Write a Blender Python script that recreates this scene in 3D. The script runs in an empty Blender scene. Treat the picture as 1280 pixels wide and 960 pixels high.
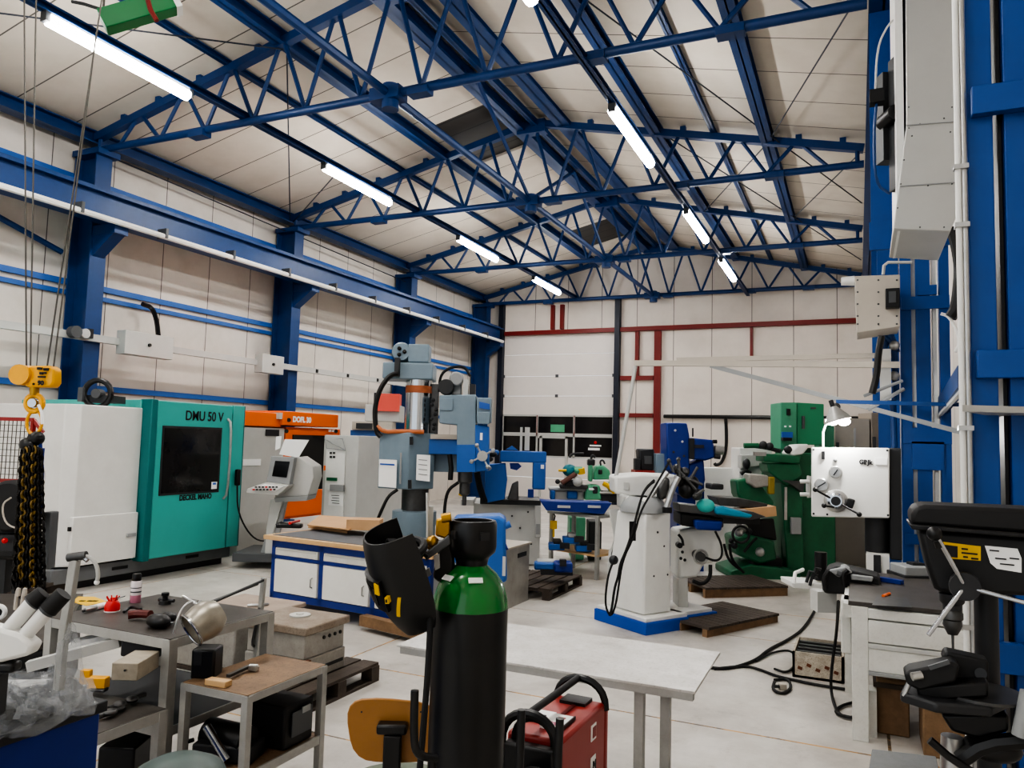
import bpy, bmesh, math, random
from mathutils import Vector, Matrix
random.seed(7)
SC = bpy.context.scene
COL = SC.collection
PI = math.pi

# ------------------------------------------------------------------ camera geometry
FPX = 950.0
EYE = 1.9
def _n(v):
    l = math.sqrt(sum(a*a for a in v)); return tuple(a/l for a in v)
def _cr(a, b): return (a[1]*b[2]-a[2]*b[1], a[2]*b[0]-a[0]*b[2], a[0]*b[1]-a[1]*b[0])
AY = _n((433.0, 85.0, FPX))
AZ = _n(_cr((1, .027, 0), AY))
if AZ[1] > 0: AZ = tuple(-a for a in AZ)
AX = _n(_cr(AY, AZ))
if AX[0] < 0: AX = tuple(-a for a in AX)
def ray(px, py):
    d = ((px-640)/FPX, (py-480)/FPX, 1.0)
    return Vector((sum(a*b for a, b in zip(d, AX)), sum(a*b for a, b in zip(d, AY)), sum(a*b for a, b in zip(d, AZ))))
EY = Vector((0, 0, EYE))
FW = Vector((AX[2], AY[2], 0)).normalized()      # horizontal forward
RT = Vector((FW.y, -FW.x, 0))                    # horizontal right
VANG = math.atan2(RT.y, RT.x)
def atZ(px, py, z=0.0):
    r = ray(px, py); return EY + r*((z-EYE)/r.z)
def atY(px, py, Y):
    r = ray(px, py); return EY + r*(Y/r.y)
def atX(px, py, X):
    r = ray(px, py); return EY + r*(X/r.x)
def at(px, py, d):
    r = ray(px, py); return EY + r*(d/r.dot(FW))

# ------------------------------------------------------------------ materials
def lin(c):
    return tuple(((v/255)/12.92 if v/255 <= .04045 else ((v/255+.055)/1.055)**2.4) for v in c)
MATS = {}
def mat(name, rgb, rough=.5, metal=0.0, dirt=.25, dscale=3.0, dark=None, bump=0.0, bscale=60, emit=0, alpha=None, fine=0.0, coat=0.0):
    if name in MATS: return MATS[name]
    m = bpy.data.materials.new(name); m.use_nodes = True
    nt = m.node_tree; b = nt.nodes['Principled BSDF']
    c = lin(rgb); dk = lin(dark) if dark else tuple(v*.45 for v in c)
    tc = nt.nodes.new('ShaderNodeTexCoord')
    nz = nt.nodes.new('ShaderNodeTexNoise'); nz.inputs['Scale'].default_value = dscale
    nz.inputs['Detail'].default_value = 8; nz.inputs['Roughness'].default_value = .7
    nt.links.new(tc.outputs['Object'], nz.inputs['Vector'])
    rp = nt.nodes.new('ShaderNodeValToRGB')
    rp.color_ramp.elements[0].position = .38; rp.color_ramp.elements[1].position = .78
    rp.color_ramp.elements[0].color = (0, 0, 0, 1); rp.color_ramp.elements[1].color = (1, 1, 1, 1)
    nt.links.new(nz.outputs['Fac'], rp.inputs['Fac'])
    mul = nt.nodes.new('ShaderNodeMath'); mul.operation = 'MULTIPLY'; mul.inputs[1].default_value = dirt
    nt.links.new(rp.outputs['Color'], mul.inputs[0])
    mx = nt.nodes.new('ShaderNodeMix'); mx.data_type = 'RGBA'
    mx.inputs[6].default_value = (*c, 1); mx.inputs[7].default_value = (*dk, 1)
    nt.links.new(mul.outputs[0], mx.inputs[0])
    out = mx.outputs[2]
    if fine:
        n2 = nt.nodes.new('ShaderNodeTexNoise'); n2.inputs['Scale'].default_value = dscale*14; n2.inputs['Detail'].default_value = 6
        nt.links.new(tc.outputs['Object'], n2.inputs['Vector'])
        r2 = nt.nodes.new('ShaderNodeValToRGB'); r2.color_ramp.elements[0].position = .56; r2.color_ramp.elements[1].position = .64
        nt.links.new(n2.outputs['Fac'], r2.inputs['Fac'])
        m2 = nt.nodes.new('ShaderNodeMath'); m2.operation = 'MULTIPLY'; m2.inputs[1].default_value = fine
        nt.links.new(r2.outputs['Color'], m2.inputs[0])
        mx2 = nt.nodes.new('ShaderNodeMix'); mx2.data_type = 'RGBA'
        nt.links.new(m2.outputs[0], mx2.inputs[0]); nt.links.new(out, mx2.inputs[6]); mx2.inputs[7].default_value = (*[v*.6 for v in dk], 1)
        out = mx2.outputs[2]
    nt.links.new(out, b.inputs['Base Color'])
    b.inputs['Roughness'].default_value = rough; b.inputs['Metallic'].default_value = metal
    if coat: b.inputs['Coat Weight'].default_value = coat
    if bump:
        nb = nt.nodes.new('ShaderNodeTexNoise'); nb.inputs['Scale'].default_value = bscale
        nt.links.new(tc.outputs['Object'], nb.inputs['Vector'])
        bp = nt.nodes.new('ShaderNodeBump'); bp.inputs['Strength'].default_value = bump; bp.inputs['Distance'].default_value = .01
        nt.links.new(nb.outputs['Fac'], bp.inputs['Height']); nt.links.new(bp.outputs['Normal'], b.inputs['Normal'])
    if emit:
        b.inputs['Emission Color'].default_value = (*c, 1); b.inputs['Emission Strength'].default_value = emit
    if alpha is not None:
        b.inputs['Alpha'].default_value = alpha
    m['out'] = 1
    MATS[name] = m
    return m

def panel_mat(name, rgb, lines, rough=.6, dirt=.15, linecol=(95, 90, 85)):
    """painted sheet panels: lines = [(axis, spacing, offset, width)]"""
    m = bpy.data.materials.new(name); m.use_nodes = True
    nt = m.node_tree; b = nt.nodes['Principled BSDF']; N = nt.nodes.new; Lk = nt.links.new
    tc = N('ShaderNodeTexCoord'); sp = N('ShaderNodeSeparateXYZ'); Lk(tc.outputs['Object'], sp.inputs[0])
    nz = N('ShaderNodeTexNoise'); nz.inputs['Scale'].default_value = .9; nz.inputs['Detail'].default_value = 9; nz.inputs['Roughness'].default_value = .65
    Lk(tc.outputs['Object'], nz.inputs['Vector'])
    c = lin(rgb)
    mx = N('ShaderNodeMix'); mx.data_type = 'RGBA'; mx.inputs[6].default_value = (*c, 1)
    mx.inputs[7].default_value = (c[0]*.62, c[1]*.58, c[2]*.53, 1)
    mm = N('ShaderNodeMapRange'); mm.inputs[1].default_value = .42; mm.inputs[2].default_value = .8; mm.inputs[3].default_value = 0; mm.inputs[4].default_value = dirt*2
    Lk(nz.outputs['Fac'], mm.inputs[0]); Lk(mm.outputs[0], mx.inputs[0])
    acc = None
    for ax, spc, off, w in lines:
        a = N('ShaderNodeMath'); a.operation = 'SUBTRACT'; Lk(sp.outputs['XYZ'.index(ax)], a.inputs[0]); a.inputs[1].default_value = off
        d = N('ShaderNodeMath'); d.operation = 'DIVIDE'; Lk(a.outputs[0], d.inputs[0]); d.inputs[1].default_value = spc
        f = N('ShaderNodeMath'); f.operation = 'FRACT'; Lk(d.outputs[0], f.inputs[0])
        l = N('ShaderNodeMath'); l.operation = 'LESS_THAN'; Lk(f.outputs[0], l.inputs[0]); l.inputs[1].default_value = w/spc
        if acc is None: acc = l.outputs[0]
        else:
            q = N('ShaderNodeMath'); q.operation = 'MAXIMUM'; Lk(acc, q.inputs[0]); Lk(l.outputs[0], q.inputs[1]); acc = q.outputs[0]
    mx2 = N('ShaderNodeMix'); mx2.data_type = 'RGBA'; Lk(mx.outputs[2], mx2.inputs[6]); mx2.inputs[7].default_value = (*lin(linecol), 1)
    if acc is not None: Lk(acc, mx2.inputs[0])
    else: mx2.inputs[0].default_value = 0
    Lk(mx2.outputs[2], b.inputs['Base Color']); b.inputs['Roughness'].default_value = rough
    return m

BLUE = mat('blue_steel_paint', (20, 62, 116), .42, dirt=.3, dark=(10, 30, 62))
BLUE3 = mat('column_blue_paint', (16, 74, 146), .4, dirt=.35, dark=(12, 48, 100))
BLUE2 = mat('bright_blue_paint', (44, 98, 172), .4, dirt=.2)
NAVY = mat('deep_blue_machine_paint', (16, 50, 136), .38, dirt=.35, dscale=6)
WHITE = mat('white_machine_paint', (226, 226, 222), .4, dirt=.14, dark=(150, 140, 125), fine=.0)
WHITED = mat('worn_white_paint', (216, 216, 210), .45, dirt=.3, dark=(150, 140, 124), fine=.08, dscale=5)
LGREY = mat('light_grey_paint', (190, 190, 186), .45, dirt=.2)
GREY = mat('machine_grey_paint', (150, 152, 152), .45, dirt=.25)
GREYB = mat('grey_blue_paint', (124, 142, 154), .42, dirt=.3, dark=(80, 92, 100))
DGREY = mat('dark_grey_paint', (82, 84, 86), .5, dirt=.3)
CHAR = mat('charcoal_paint', (44, 45, 47), .5, dirt=.3)
BLACK = mat('black_plastic', (20, 20, 21), .38, dirt=.2, dark=(40, 38, 36))
MBLACK = mat('matt_black_plastic', (24, 24, 25), .6, dirt=.3, dark=(48, 46, 44))
RUBBER = mat('black_rubber', (17, 17, 18), .65, dirt=.2, dark=(34, 34, 34))
TEAL = mat('teal_machine_paint', (72, 170, 162), .38, dirt=.1)
TEALD = mat('dark_teal_paint', (10, 112, 112), .4, dirt=.12)
ORANGE = mat('orange_machine_paint', (240, 112, 36), .4, dirt=.1)
GREEN = mat('dark_green_machine_paint', (34, 106, 72), .4, dirt=.4, dscale=5, dark=(12, 42, 26))
GREEN2 = mat('mid_green_paint', (78, 152, 120), .42, dirt=.2)
GREEN3 = mat('bottle_green_paint', (16, 120, 44), .22, dirt=.25, dscale=9, dark=(8, 76, 26), coat=.4)
MINT = mat('mint_green_paint', (92, 170, 132), .42, dirt=.3, dscale=6)
STEEL = mat('brushed_steel', (190, 190, 188), .32, metal=.85, dirt=.4, dscale=7, dark=(110, 105, 98))
STEELD = mat('dull_dark_steel', (96, 96, 96), .42, metal=.7, dirt=.5, dscale=6, dark=(48, 44, 40))
CHROME = mat('polished_chrome', (190, 194, 198), .16, metal=1.0, dirt=.1)
GALV = mat('galvanised_bar', (176, 176, 172), .45, metal=.35, dirt=.4, dscale=8, dark=(110, 106, 98))
BENCHTOP = mat('stained_bench_top', (86, 82, 78), .42, metal=.15, dirt=.9, dscale=3.5, dark=(58, 50, 44), fine=.25)
PLATE = mat('worn_zinc_plate', (206, 204, 200), .42, metal=.25, dirt=.6, dscale=4, dark=(140, 134, 124), fine=.2)
WOOD = mat('worn_plywood', (136, 110, 84), .6, dirt=.75, dscale=6, dark=(70, 56, 46), fine=.3)
CHAIRW = mat('varnished_plywood', (160, 112, 56), .35, dirt=.4, dscale=4, dark=(120, 78, 36))
PALLET = mat('pallet_timber', (140, 112, 84), .8, dirt=.6, dscale=7, dark=(72, 56, 42), bump=.3)
PALLETD = mat('dark_oiled_timber', (84, 74, 66), .75, dirt=.6, dscale=7, dark=(44, 38, 34), bump=.3)
BEECH = mat('beech_worktop', (208, 172, 126), .5, dirt=.3, dscale=5)
CARD = mat('brown_cardboard', (196, 158, 118), .75, dirt=.25)
CAST = mat('grey_cast_housing', (168, 165, 158), .6, dirt=.6, dscale=4, dark=(104, 94, 84), fine=.12)
REDP = mat('red_welder_paint', (150, 46, 40), .38, dirt=.25, dark=(110, 26, 24))
REDS = mat('dark_red_primer', (122, 32, 28), .5, dirt=.3)
RED = mat('bright_red_plastic', (206, 30, 26), .35, dirt=.15)
SALMON = mat('salmon_red_panel', (224, 92, 78), .5, dirt=.05)
YELLOW = mat('hoist_yellow_paint', (232, 168, 20), .38, dirt=.25, dark=(150, 98, 14))
YEL2 = mat('label_yellow', (226, 182, 26), .5, dirt=.1)
BRASS = mat('aged_brass', (178, 138, 60), .3, metal=.85, dirt=.4, dscale=14)
PAPER = mat('white_paper', (240, 240, 238), .7, dirt=.03)
PRINT = mat('black_print', (26, 26, 28), .6, dirt=0)
PBLUE = mat('blue_print', (52, 96, 176), .6, dirt=0)
GLASSD = mat('dark_window_glass', (34, 32, 32), .12, dirt=.3, dscale=2, dark=(56, 54, 52))
SCREEN = mat('black_screen', (14, 15, 15), .15, dirt=.1)
BEIGE = mat('beige_cabinet_paint', (186, 178, 166), .5, dirt=.2)
DOORW = mat('sectional_door_white', (222, 216, 210), .5, dirt=.1)
DUCT = mat('galvanised_duct_sheet', (184, 184, 180), .4, metal=.2, dirt=.15, dscale=2)
PURP = mat('purple_label', (120, 90, 170), .6, dirt=0)
CLEARB = mat('clear_bottle', (214, 206, 208), .15, dirt=.1)
PINK = mat('pink_liquid', (196, 128, 150), .15, dirt=.1)
ROPE = mat('wire_rope', (96, 92, 86), .5, metal=.5, dirt=.3)
def bag_mat():
    m = bpy.data.materials.new('clear_plastic_film'); m.use_nodes = True
    nt = m.node_tree; b = nt.nodes['Principled BSDF']
    b.inputs['Base Color'].default_value = (.5, .52, .54, 1); b.inputs['Roughness'].default_value = .1
    b.inputs['Alpha'].default_value = .22
    tc = nt.nodes.new('ShaderNodeTexCoord'); n = nt.nodes.new('ShaderNodeTexNoise'); n.inputs['Scale'].default_value = 9; n.inputs['Detail'].default_value = 3
    n.inputs['Distortion'].default_value = 2.0
    nt.links.new(tc.outputs['Object'], n.inputs['Vector'])
    bp = nt.nodes.new('ShaderNodeBump'); bp.inputs['Strength'].default_value = 1; bp.inputs['Distance'].default_value = .04
    nt.links.new(n.outputs['Fac'], bp.inputs['Height']); nt.links.new(bp.outputs['Normal'], b.inputs['Normal'])
    return m
FILM = bag_mat()

# ------------------------------------------------------------------ objects
def tag(o, label=None, cat=None, group=None, kind=None):
    if label: o['label'] = label
    if cat: o['category'] = cat
    if group: o['group'] = group
    if kind: o['kind'] = kind
    return o
def thing(name, label, cat, loc=(0, 0, 0), rot=0.0, group=None):
    o = bpy.data.objects.new(name, None); COL.objects.link(o)
    o.empty_display_size = .1
    o.location = loc; o.rotation_euler = (0, 0, rot)
    return tag(o, label, cat, group)
def dup(root, loc=None, rot=None, label=None):
    r = root.copy(); COL.objects.link(r)
    if loc is not None: r.location = loc
    if rot is not None: r.rotation_euler = (0, 0, rot)
    if label: r['label'] = label
    for ch in list(root.children):
        c = ch.copy(); COL.objects.link(c); c.parent = r
        for g in list(ch.children):
            d = g.copy(); COL.objects.link(d); d.parent = c
    return r

def perp(d):
    d = d.normalized()
    a = Vector((0, 0, 1)) if abs(d.z) < .9 else Vector((1, 0, 0))
    u = d.cross(a).normalized(); return u, d.cross(u).normalized()

class MB:
    """collects shapes in world metres (or local metres with local=True)"""
    def __init__(s, local=False):
        s.v = []; s.f = []; s.sm = []; s.local = local
    def add(s, vs, fs, smooth=False):
        k = len(s.v); s.v += [Vector(v) for v in vs]
        for f in fs:
            s.f.append(tuple(i+k for i in f)); s.sm.append(smooth)
        return s
    def hexa(s, p):   # 8 corners: bottom 4 ccw, top 4 ccw
        return s.add(p, [(3, 2, 1, 0), (4, 5, 6, 7), (0, 1, 5, 4), (1, 2, 6, 5), (2, 3, 7, 6), (3, 0, 4, 7)])
    def box(s, x0, x1, y0, y1, z0, z1):
        if x0 > x1: x0, x1 = x1, x0
        if y0 > y1: y0, y1 = y1, y0
        if z0 > z1: z0, z1 = z1, z0
        return s.hexa([(x0, y0, z0), (x1, y0, z0), (x1, y1, z0), (x0, y1, z0), (x0, y0, z1), (x1, y0, z1), (x1, y1, z1), (x0, y1, z1)])
    def obox(s, c, size, rz=0.0, rx=0.0, ry=0.0):
        c = Vector(c); R = Matrix.Rotation(rz, 3, 'Z') @ Matrix.Rotation(ry, 3, 'Y') @ Matrix.Rotation(rx, 3, 'X')
        a, b, d = size[0]/2, size[1]/2, size[2]/2
        return s.hexa([c + R @ Vector(q) for q in [(-a, -b, -d), (a, -b, -d), (a, b, -d), (-a, b, -d), (-a, -b, d), (a, -b, d), (a, b, d), (-a, b, d)]])
    def bar(s, p0, p1, w, h=None):   # rectangular bar between points
        p0 = Vector(p0); p1 = Vector(p1); h = h or w; d = (p1-p0).normalized()
        if abs(d.z) > .95: a = Vector((1, 0, 0)); a = (a-d*a.dot(d)).normalized(); u = a; n = d.cross(u)
        else: u = d.cross(Vector((0, 0, 1))).normalized(); n = u.cross(d)
        a, b = u*w/2, n*h/2
        return s.hexa([p0-a-b, p0+a-b, p1+a-b, p1-a-b, p0-a+b, p0+a+b, p1+a+b, p1-a+b])
    def cyl(s, p0, p1, r0, r1=None, n=16):
        p0 = Vector(p0); p1 = Vector(p1); r1 = r0 if r1 is None else r1
        u, w = perp(p1-p0); vs = []
        for p, r in ((p0, r0), (p1, r1)):
            for i in range(n):
                a = 2*PI*i/n; vs.append(p + (u*math.cos(a)+w*math.sin(a))*r)
        s.add(vs, [(i, (i+1) % n, n+(i+1) % n, n+i) for i in range(n)], True)
        k = len(s.v)-2*n
        s.f.append(tuple(k+i for i in range(n-1, -1, -1))); s.sm.append(False)
        s.f.append(tuple(k+n+i for i in range(n))); s.sm.append(False)
        return s
    def lathe(s, prof, c=(0, 0, 0), axis=(0, 0, 1), n=24):   # prof [(r, h)]
        c = Vector(c); ax = Vector(axis).normalized(); u, w = perp(ax); vs = []; fs = []
        for r, h in prof:
            for i in range(n):
                a = 2*PI*i/n; vs.append(c + ax*h + (u*math.cos(a)+w*math.sin(a))*max(r, 1e-4))
        for j in range(len(prof)-1):
            for i in range(n):
                fs.append((j*n+i, j*n+(i+1) % n, (j+1)*n+(i+1) % n, (j+1)*n+i))
        s.add(vs, fs, True)
        k = len(s.v)-n*len(prof)
        s.f.append(tuple(k+i for i in range(n-1, -1, -1))); s.sm.append(False)
        k2 = k+n*(len(prof)-1)
        s.f.append(tuple(k2+i for i in range(n))); s.sm.append(False)
        return s
    def tube(s, pts, r, n=8, smoothpath=0):
        P = [Vector(p) for p in pts]
        for _ in range(smoothpath):   # chaikin
            Q = [P[0]]
            for a, b in zip(P, P[1:]): Q += [a*.75+b*.25, a*.25+b*.75]
            Q.append(P[-1]); P = Q
        u, w = perp(P[1]-P[0]); vs = []; fs = []
        for j, p in enumerate(P):
            d = (P[min(j+1, len(P)-1)]-P[max(j-1, 0)]).normalized()
            u = (u-d*u.dot(d)).normalized(); w = d.cross(u)
            rr = r[j*(len(r)-1)//max(len(P)-1, 1)] if isinstance(r, (list, tuple)) else r
            for i in range(n):
                a = 2*PI*i/n; vs.append(p+(u*math.cos(a)+w*math.sin(a))*rr)
        for j in range(len(P)-1):
            for i in range(n): fs.append((j*n+i, j*n+(i+1) % n, (j+1)*n+(i+1) % n, (j+1)*n+i))
        s.add(vs, fs, True)
        k = len(s.v)-n*len(P)
        s.f.append(tuple(k+i for i in range(n-1, -1, -1))); s.sm.append(False)
        k2 = k+n*(len(P)-1); s.f.append(tuple(k2+i for i in range(n))); s.sm.append(False)
        return s
    def prism(s, poly, o, u, v, w):   # polygon [(a,b)] in plane o + a*u + b*v, extruded by vector w
        o = Vector(o); u = Vector(u); v = Vector(v); w = Vector(w); n = len(poly)
        vs = [o+u*a+v*b for a, b in poly]; vs += [p+w for p in vs]
        s.add(vs, [tuple(range(n-1, -1, -1)), tuple(range(n, 2*n))]+[(i, (i+1) % n, n+(i+1) % n, n+i) for i in range(n)])
        return s
    def ball(s, c, r, sc=(1, 1, 1), n=16):
        c = Vector(c); m = n//2; vs = []; fs = []
        for j in range(m+1):
            t = PI*j/m
            for i in range(n):
                a = 2*PI*i/n
                vs.append(c+Vector((math.sin(t)*math.cos(a)*r*sc[0], math.sin(t)*math.sin(a)*r*sc[1], math.cos(t)*r*sc[2])))
        for j in range(m):
            for i in range(n): fs.append((j*n+i, (j+1)*n+i, (j+1)*n+(i+1) % n, j*n+(i+1) % n))
        return s.add(vs, fs, True)
    # ---- boxes whose front face spans a pixel rectangle on a known plane of the room
    def vb(s, x0, y0, x1, y1, d, depth):   # facing the camera's horizontal direction at distance d
        ym = (y0+y1)/2; xm = (x0+x1)/2
        A = at(x0, ym, d); B = at(x1, ym, d); zt = at(xm, y0, d).z; zb = at(xm, y1, d).z
        w = FW*depth
        q = [A, B, B+w, A+w]
        return s.hexa([Vector((p.x, p.y, zb)) for p in q]+[Vector((p.x, p.y, zt)) for p in q])
    def yb(s, x0, y0, x1, y1, Y, depth):   # faces -Y
        ym = (y0+y1)/2; xm = (x0+x1)/2
        return s.box(atY(x0, ym, Y).x, atY(x1, ym, Y).x, Y, Y+depth, atY(xm, y1, Y).z, atY(xm, y0, Y).z)
    def xb(s, x0, y0, x1, y1, X, depth):   # faces +X
        ym = (y0+y1)/2; xm = (x0+x1)/2
        return s.box(X-depth, X, atX(x0, ym, X).y, atX(x1, ym, X).y, atX(xm, y1, X).z, atX(xm, y0, X).z)
    def build(s, name, m, parent=None, bevel=0.0, label=None, seg=2):
        me = bpy.data.meshes.new(name)
        vs = s.v
        off = Vector((0, 0, 0))
        if not s.local:
            if parent is not None:
                M = Matrix.Identity(4); p = parent
                ch = []
                while p is not None: ch.append(p); p = p.parent
                for p in reversed(ch): M = M @ Matrix.Translation(p.location) @ p.rotation_euler.to_matrix().to_4x4()
                Mi = M.inverted(); vs = [Mi @ v for v in vs]
        if parent is None and vs:   # top-level mesh: origin at base centre
            xs = [v.x for v in vs]; ys = [v.y for v in vs]; zs = [v.z for v in vs]
            off = Vector(((min(xs)+max(xs))/2, (min(ys)+max(ys))/2, min(zs)))
            vs = [v-off for v in vs]
        me.from_pydata([tuple(v) for v in vs], [], s.f)
        me.polygons.foreach_set('use_smooth', s.sm)
        me.validate(); me.update()
        me.set_sharp_from_angle(angle=math.radians(38))
        bm = bmesh.new(); bm.from_mesh(me); bmesh.ops.recalc_face_normals(bm, faces=bm.faces); bm.to_mesh(me); bm.free(); me.set_sharp_from_angle(angle=math.radians(38))
        me.materials.append(m)
        o = bpy.data.objects.new(name, me); COL.objects.link(o)
        o.location = off
        if parent is not None: o.parent = parent
        if bevel:
            b = o.modifiers.new('edge', 'BEVEL'); b.width = bevel; b.segments = seg; b.limit_method = 'ANGLE'; b.angle_limit = math.radians(40)
            b.harden_normals = False
        if label: o['label'] = label
        return o

def words(name, s, size, o, u, v, m, parent, thick=.002, align='LEFT', bold=0.0, squash=1.0, label=None):
    """lettering as flat mesh: baseline at world point o, reading along u, up along v"""
    cu = bpy.data.curves.new(name, 'FONT'); cu.body = s; cu.size = size; cu.extrude = thick; cu.align_x = align; cu.offset = bold; cu.space_line = 1.0
    t = bpy.data.objects.new(name, cu); COL.objects.link(t)
    dg = bpy.context.evaluated_depsgraph_get()
    me = bpy.data.meshes.new_from_object(t.evaluated_get(dg))
    bpy.data.objects.remove(t); bpy.data.curves.remove(cu)
    u = Vector(u).normalized(); v = Vector(v).normalized(); w = u.cross(v)
    mb = MB(); mb.v = [Vector(o)+u*(p.co.x*squash)+v*p.co.y+w*p.co.z for p in me.vertices]
    mb.f = [tuple(p.vertices) for p in me.polygons]; mb.sm = [False]*len(mb.f)
    bpy.data.meshes.remove(me)
    return mb.build(name, m, parent, label=label)
def txv(*a, **k): return words(*a, **k)
def zero(o, s): return Vector((o[0], o[1], o[2]))

# ================================================================== SETTING
TY = [8.63, 13.65, 18.68, 23.7]
RIDGE_X, RIDGE_Z, SL = -5.93, 8.33, .226
XW, YB, XR = -12.35, 24.0, 1.05
def zc(x): return RIDGE_Z-SL*abs(x-RIDGE_X)

def concrete():
    m = bpy.data.materials.new('sealed_concrete'); m.use_nodes = True
    nt = m.node_tree; b = nt.nodes['Principled BSDF']; N = nt.nodes.new; Lk = nt.links.new
    tc = N('ShaderNodeTexCoord'); sp = N('ShaderNodeSeparateXYZ'); Lk(tc.outputs['Object'], sp.inputs[0])
    n1 = N('ShaderNodeTexNoise'); n1.inputs['Scale'].default_value = .8; n1.inputs['Detail'].default_value = 10; n1.inputs['Roughness'].default_value = .7
    Lk(tc.outputs['Object'], n1.inputs['Vector'])
    r = N('ShaderNodeValToRGB'); e = r.color_ramp.elements; e[0].position = .36; e[1].position = .6
    e[0].color = (*lin((170, 165, 158)), 1); e[1].color = (*lin((200, 196, 189)), 1)
    Lk(n1.outputs['Fac'], r.inputs['Fac'])
    n2 = N('ShaderNodeTexNoise'); n2.inputs['Scale'].default_value = 3.5; n2.inputs['Detail'].default_value = 12; n2.inputs['Roughness'].default_value = .8
    Lk(tc.outputs['Object'], n2.inputs['Vector'])
    r2 = N('ShaderNodeMapRange'); r2.inputs[1].default_value = .55; r2.inputs[2].default_value = .75; r2.inputs[3].default_value = 0; r2.inputs[4].default_value = .55
    Lk(n2.outputs['Fac'], r2.inputs[0])
    mx = N('ShaderNodeMix'); mx.data_type = 'RGBA'; Lk(r2.outputs[0], mx.inputs[0]); Lk(r.outputs['Color'], mx.inputs[6]); mx.inputs[7].default_value = (*lin((128, 121, 110)), 1)
    acc = None
    for ax, spc, off, w in (('Y', 4.05, 1.40, .022), ('Y', 4.05, .05, .016), ('X', 4.2, .16, .02)):
        a = N('ShaderNodeMath'); a.operation = 'SUBTRACT'; Lk(sp.outputs['XYZ'.index(ax)], a.inputs[0]); a.inputs[1].default_value = off
        d = N('ShaderNodeMath'); d.operation = 'DIVIDE'; Lk(a.outputs[0], d.inputs[0]); d.inputs[1].default_value = spc
        f = N('ShaderNodeMath'); f.operation = 'FRACT'; Lk(d.outputs[0], f.inputs[0])
        l = N('ShaderNodeMath'); l.operation = 'LESS_THAN'; Lk(f.outputs[0], l.inputs[0]); l.inputs[1].default_value = w/spc
        if acc is None: acc = l.outputs[0]
        else:
            q = N('ShaderNodeMath'); q.operation = 'MAXIMUM'; Lk(acc, q.inputs[0]); Lk(l.outputs[0], q.inputs[1]); acc = q.outputs[0]
    jr = N('ShaderNodeValToRGB'); jr.color_ramp.elements[0].position = .45; jr.color_ramp.elements[1].position = .55
    jr.color_ramp.elements[0].color = (*lin((196, 150, 84)), 1); jr.color_ramp.elements[1].color = (*lin((92, 82, 70)), 1)
    Lk(n2.outputs['Fac'], jr.inputs['Fac'])
    mx2 = N('ShaderNodeMix'); mx2.data_type = 'RGBA'; Lk(acc, mx2.inputs[0]); Lk(mx.outputs[2], mx2.inputs[6]); Lk(jr.outputs['Color'], mx2.inputs[7])
    Lk(mx2.outputs[2], b.inputs['Base Color'])
    rr = N('ShaderNodeMapRange'); Lk(n2.outputs['Fac'], rr.inputs[0]); rr.inputs[3].default_value = .32; rr.inputs[4].default_value = .6
    Lk(rr.outputs[0], b.inputs['Roughness'])
    return m
o = MB().box(XW-.2, 8, -8, YB+.2, -.2, 0).build('floor', concrete()); tag(o, kind='structure')
o.data.transform(Matrix.Translation(o.location)); o.location = (0, 0, 0)

WALLM = panel_mat('wall_sheet_panels', (214, 207, 198), [('Y', 1.17, 9.28, .018)], dirt=.25)
BACKM = panel_mat('back_wall_sheet_panels', (222, 214, 205), [('X', 1.2, -5.35, .02)], dirt=.2)
ROOFM = panel_mat('roof_sheet_panels', (216, 207, 194), [('Y', 1.0, 10.27, .022)], dirt=.22)
def struct(name, mb, m, bevel=0):
    o = mb.build(name, m, None, bevel=bevel); o['kind'] = 'structure'
    o.data.transform(Matrix.Translation(o.location)); o.location = (0, 0, 0); return o
struct('wall_left', MB().box(XW-.15, XW, -8, YB, 0, 7.3), WALLM)
struct('wall_right', MB().box(XR, XR+.15, -8, YB, 0, 7.3), WALLM)
zt = 8.5
gable = [(XW, 0), (-11.3, 0), (-11.3, 5.62), (-7.27, 5.62), (-7.27, 0), (XR, 0), (XR, zt-SL*(XR-RIDGE_X)), (RIDGE_X, zt), (XW, zt-SL*(RIDGE_X-XW))]
# back wall around the door opening
bw = MB()
bw.box(XW, -11.32, YB, YB+.15, 0, 5.62)
bw.box(-7.26, XR, YB, YB+.15, 0, 5.62)
bw.prism([(XW, 5.62), (XR, 5.62), (XR, zt-SL*(XR-RIDGE_X)), (RIDGE_X, zt), (XW, zt-SL*(RIDGE_X-XW))], (0, YB, 0), (1, 0, 0), (0, 0, 1), (0, .15, 0))
struct('wall_back', bw, BACKM)
# roof slopes
def roofpatch(x0, x1, y0, y1):
    mb = MB(); a = zt-SL*abs(x0-RIDGE_X); b = zt-SL*abs(x1-RIDGE_X)
    mb.hexa([(x0, y0, a), (x1, y0, b), (x1, y1, b), (x0, y1, a), (x0, y0, a+.12), (x1, y0, b+.12), (x1, y1, b+.12), (x0, y1, a+.12)])
    return mb
cl = roofpatch(XW, -7.75, -8, YB+.1)
ds = [(12.6, 14.75), (20.5, 22.5)]
ys = [-8] + [v for p in ds for v in p] + [YB+.1]
for i in range(0, len(ys), 2):
    q = roofpatch(-7.75, -6.17, ys[i], ys[i+1]); cl.add(q.v, q.f)
q = roofpatch(-6.17, RIDGE_X, -8, YB+.1); cl.add(q.v, q.f)
q = roofpatch(RIDGE_X, XR+.2, -8, YB+.1); cl.add(q.v, q.f)
struct('ceiling', cl, ROOFM)
SKYL = panel_mat('dark_rooflight_sheet', (66, 64, 62), [('Y', .55, .1, .03)], dirt=.3, linecol=(30, 30, 30))
for i, (a, b) in enumerate(ds):
    q = roofpatch(-7.78, -6.14, a-.02, b+.02)
    q.v = [v+Vector((0, 0, .06)) for v in q.v]
    struct('window_%d' % (i+1), q, SKYL)

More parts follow.
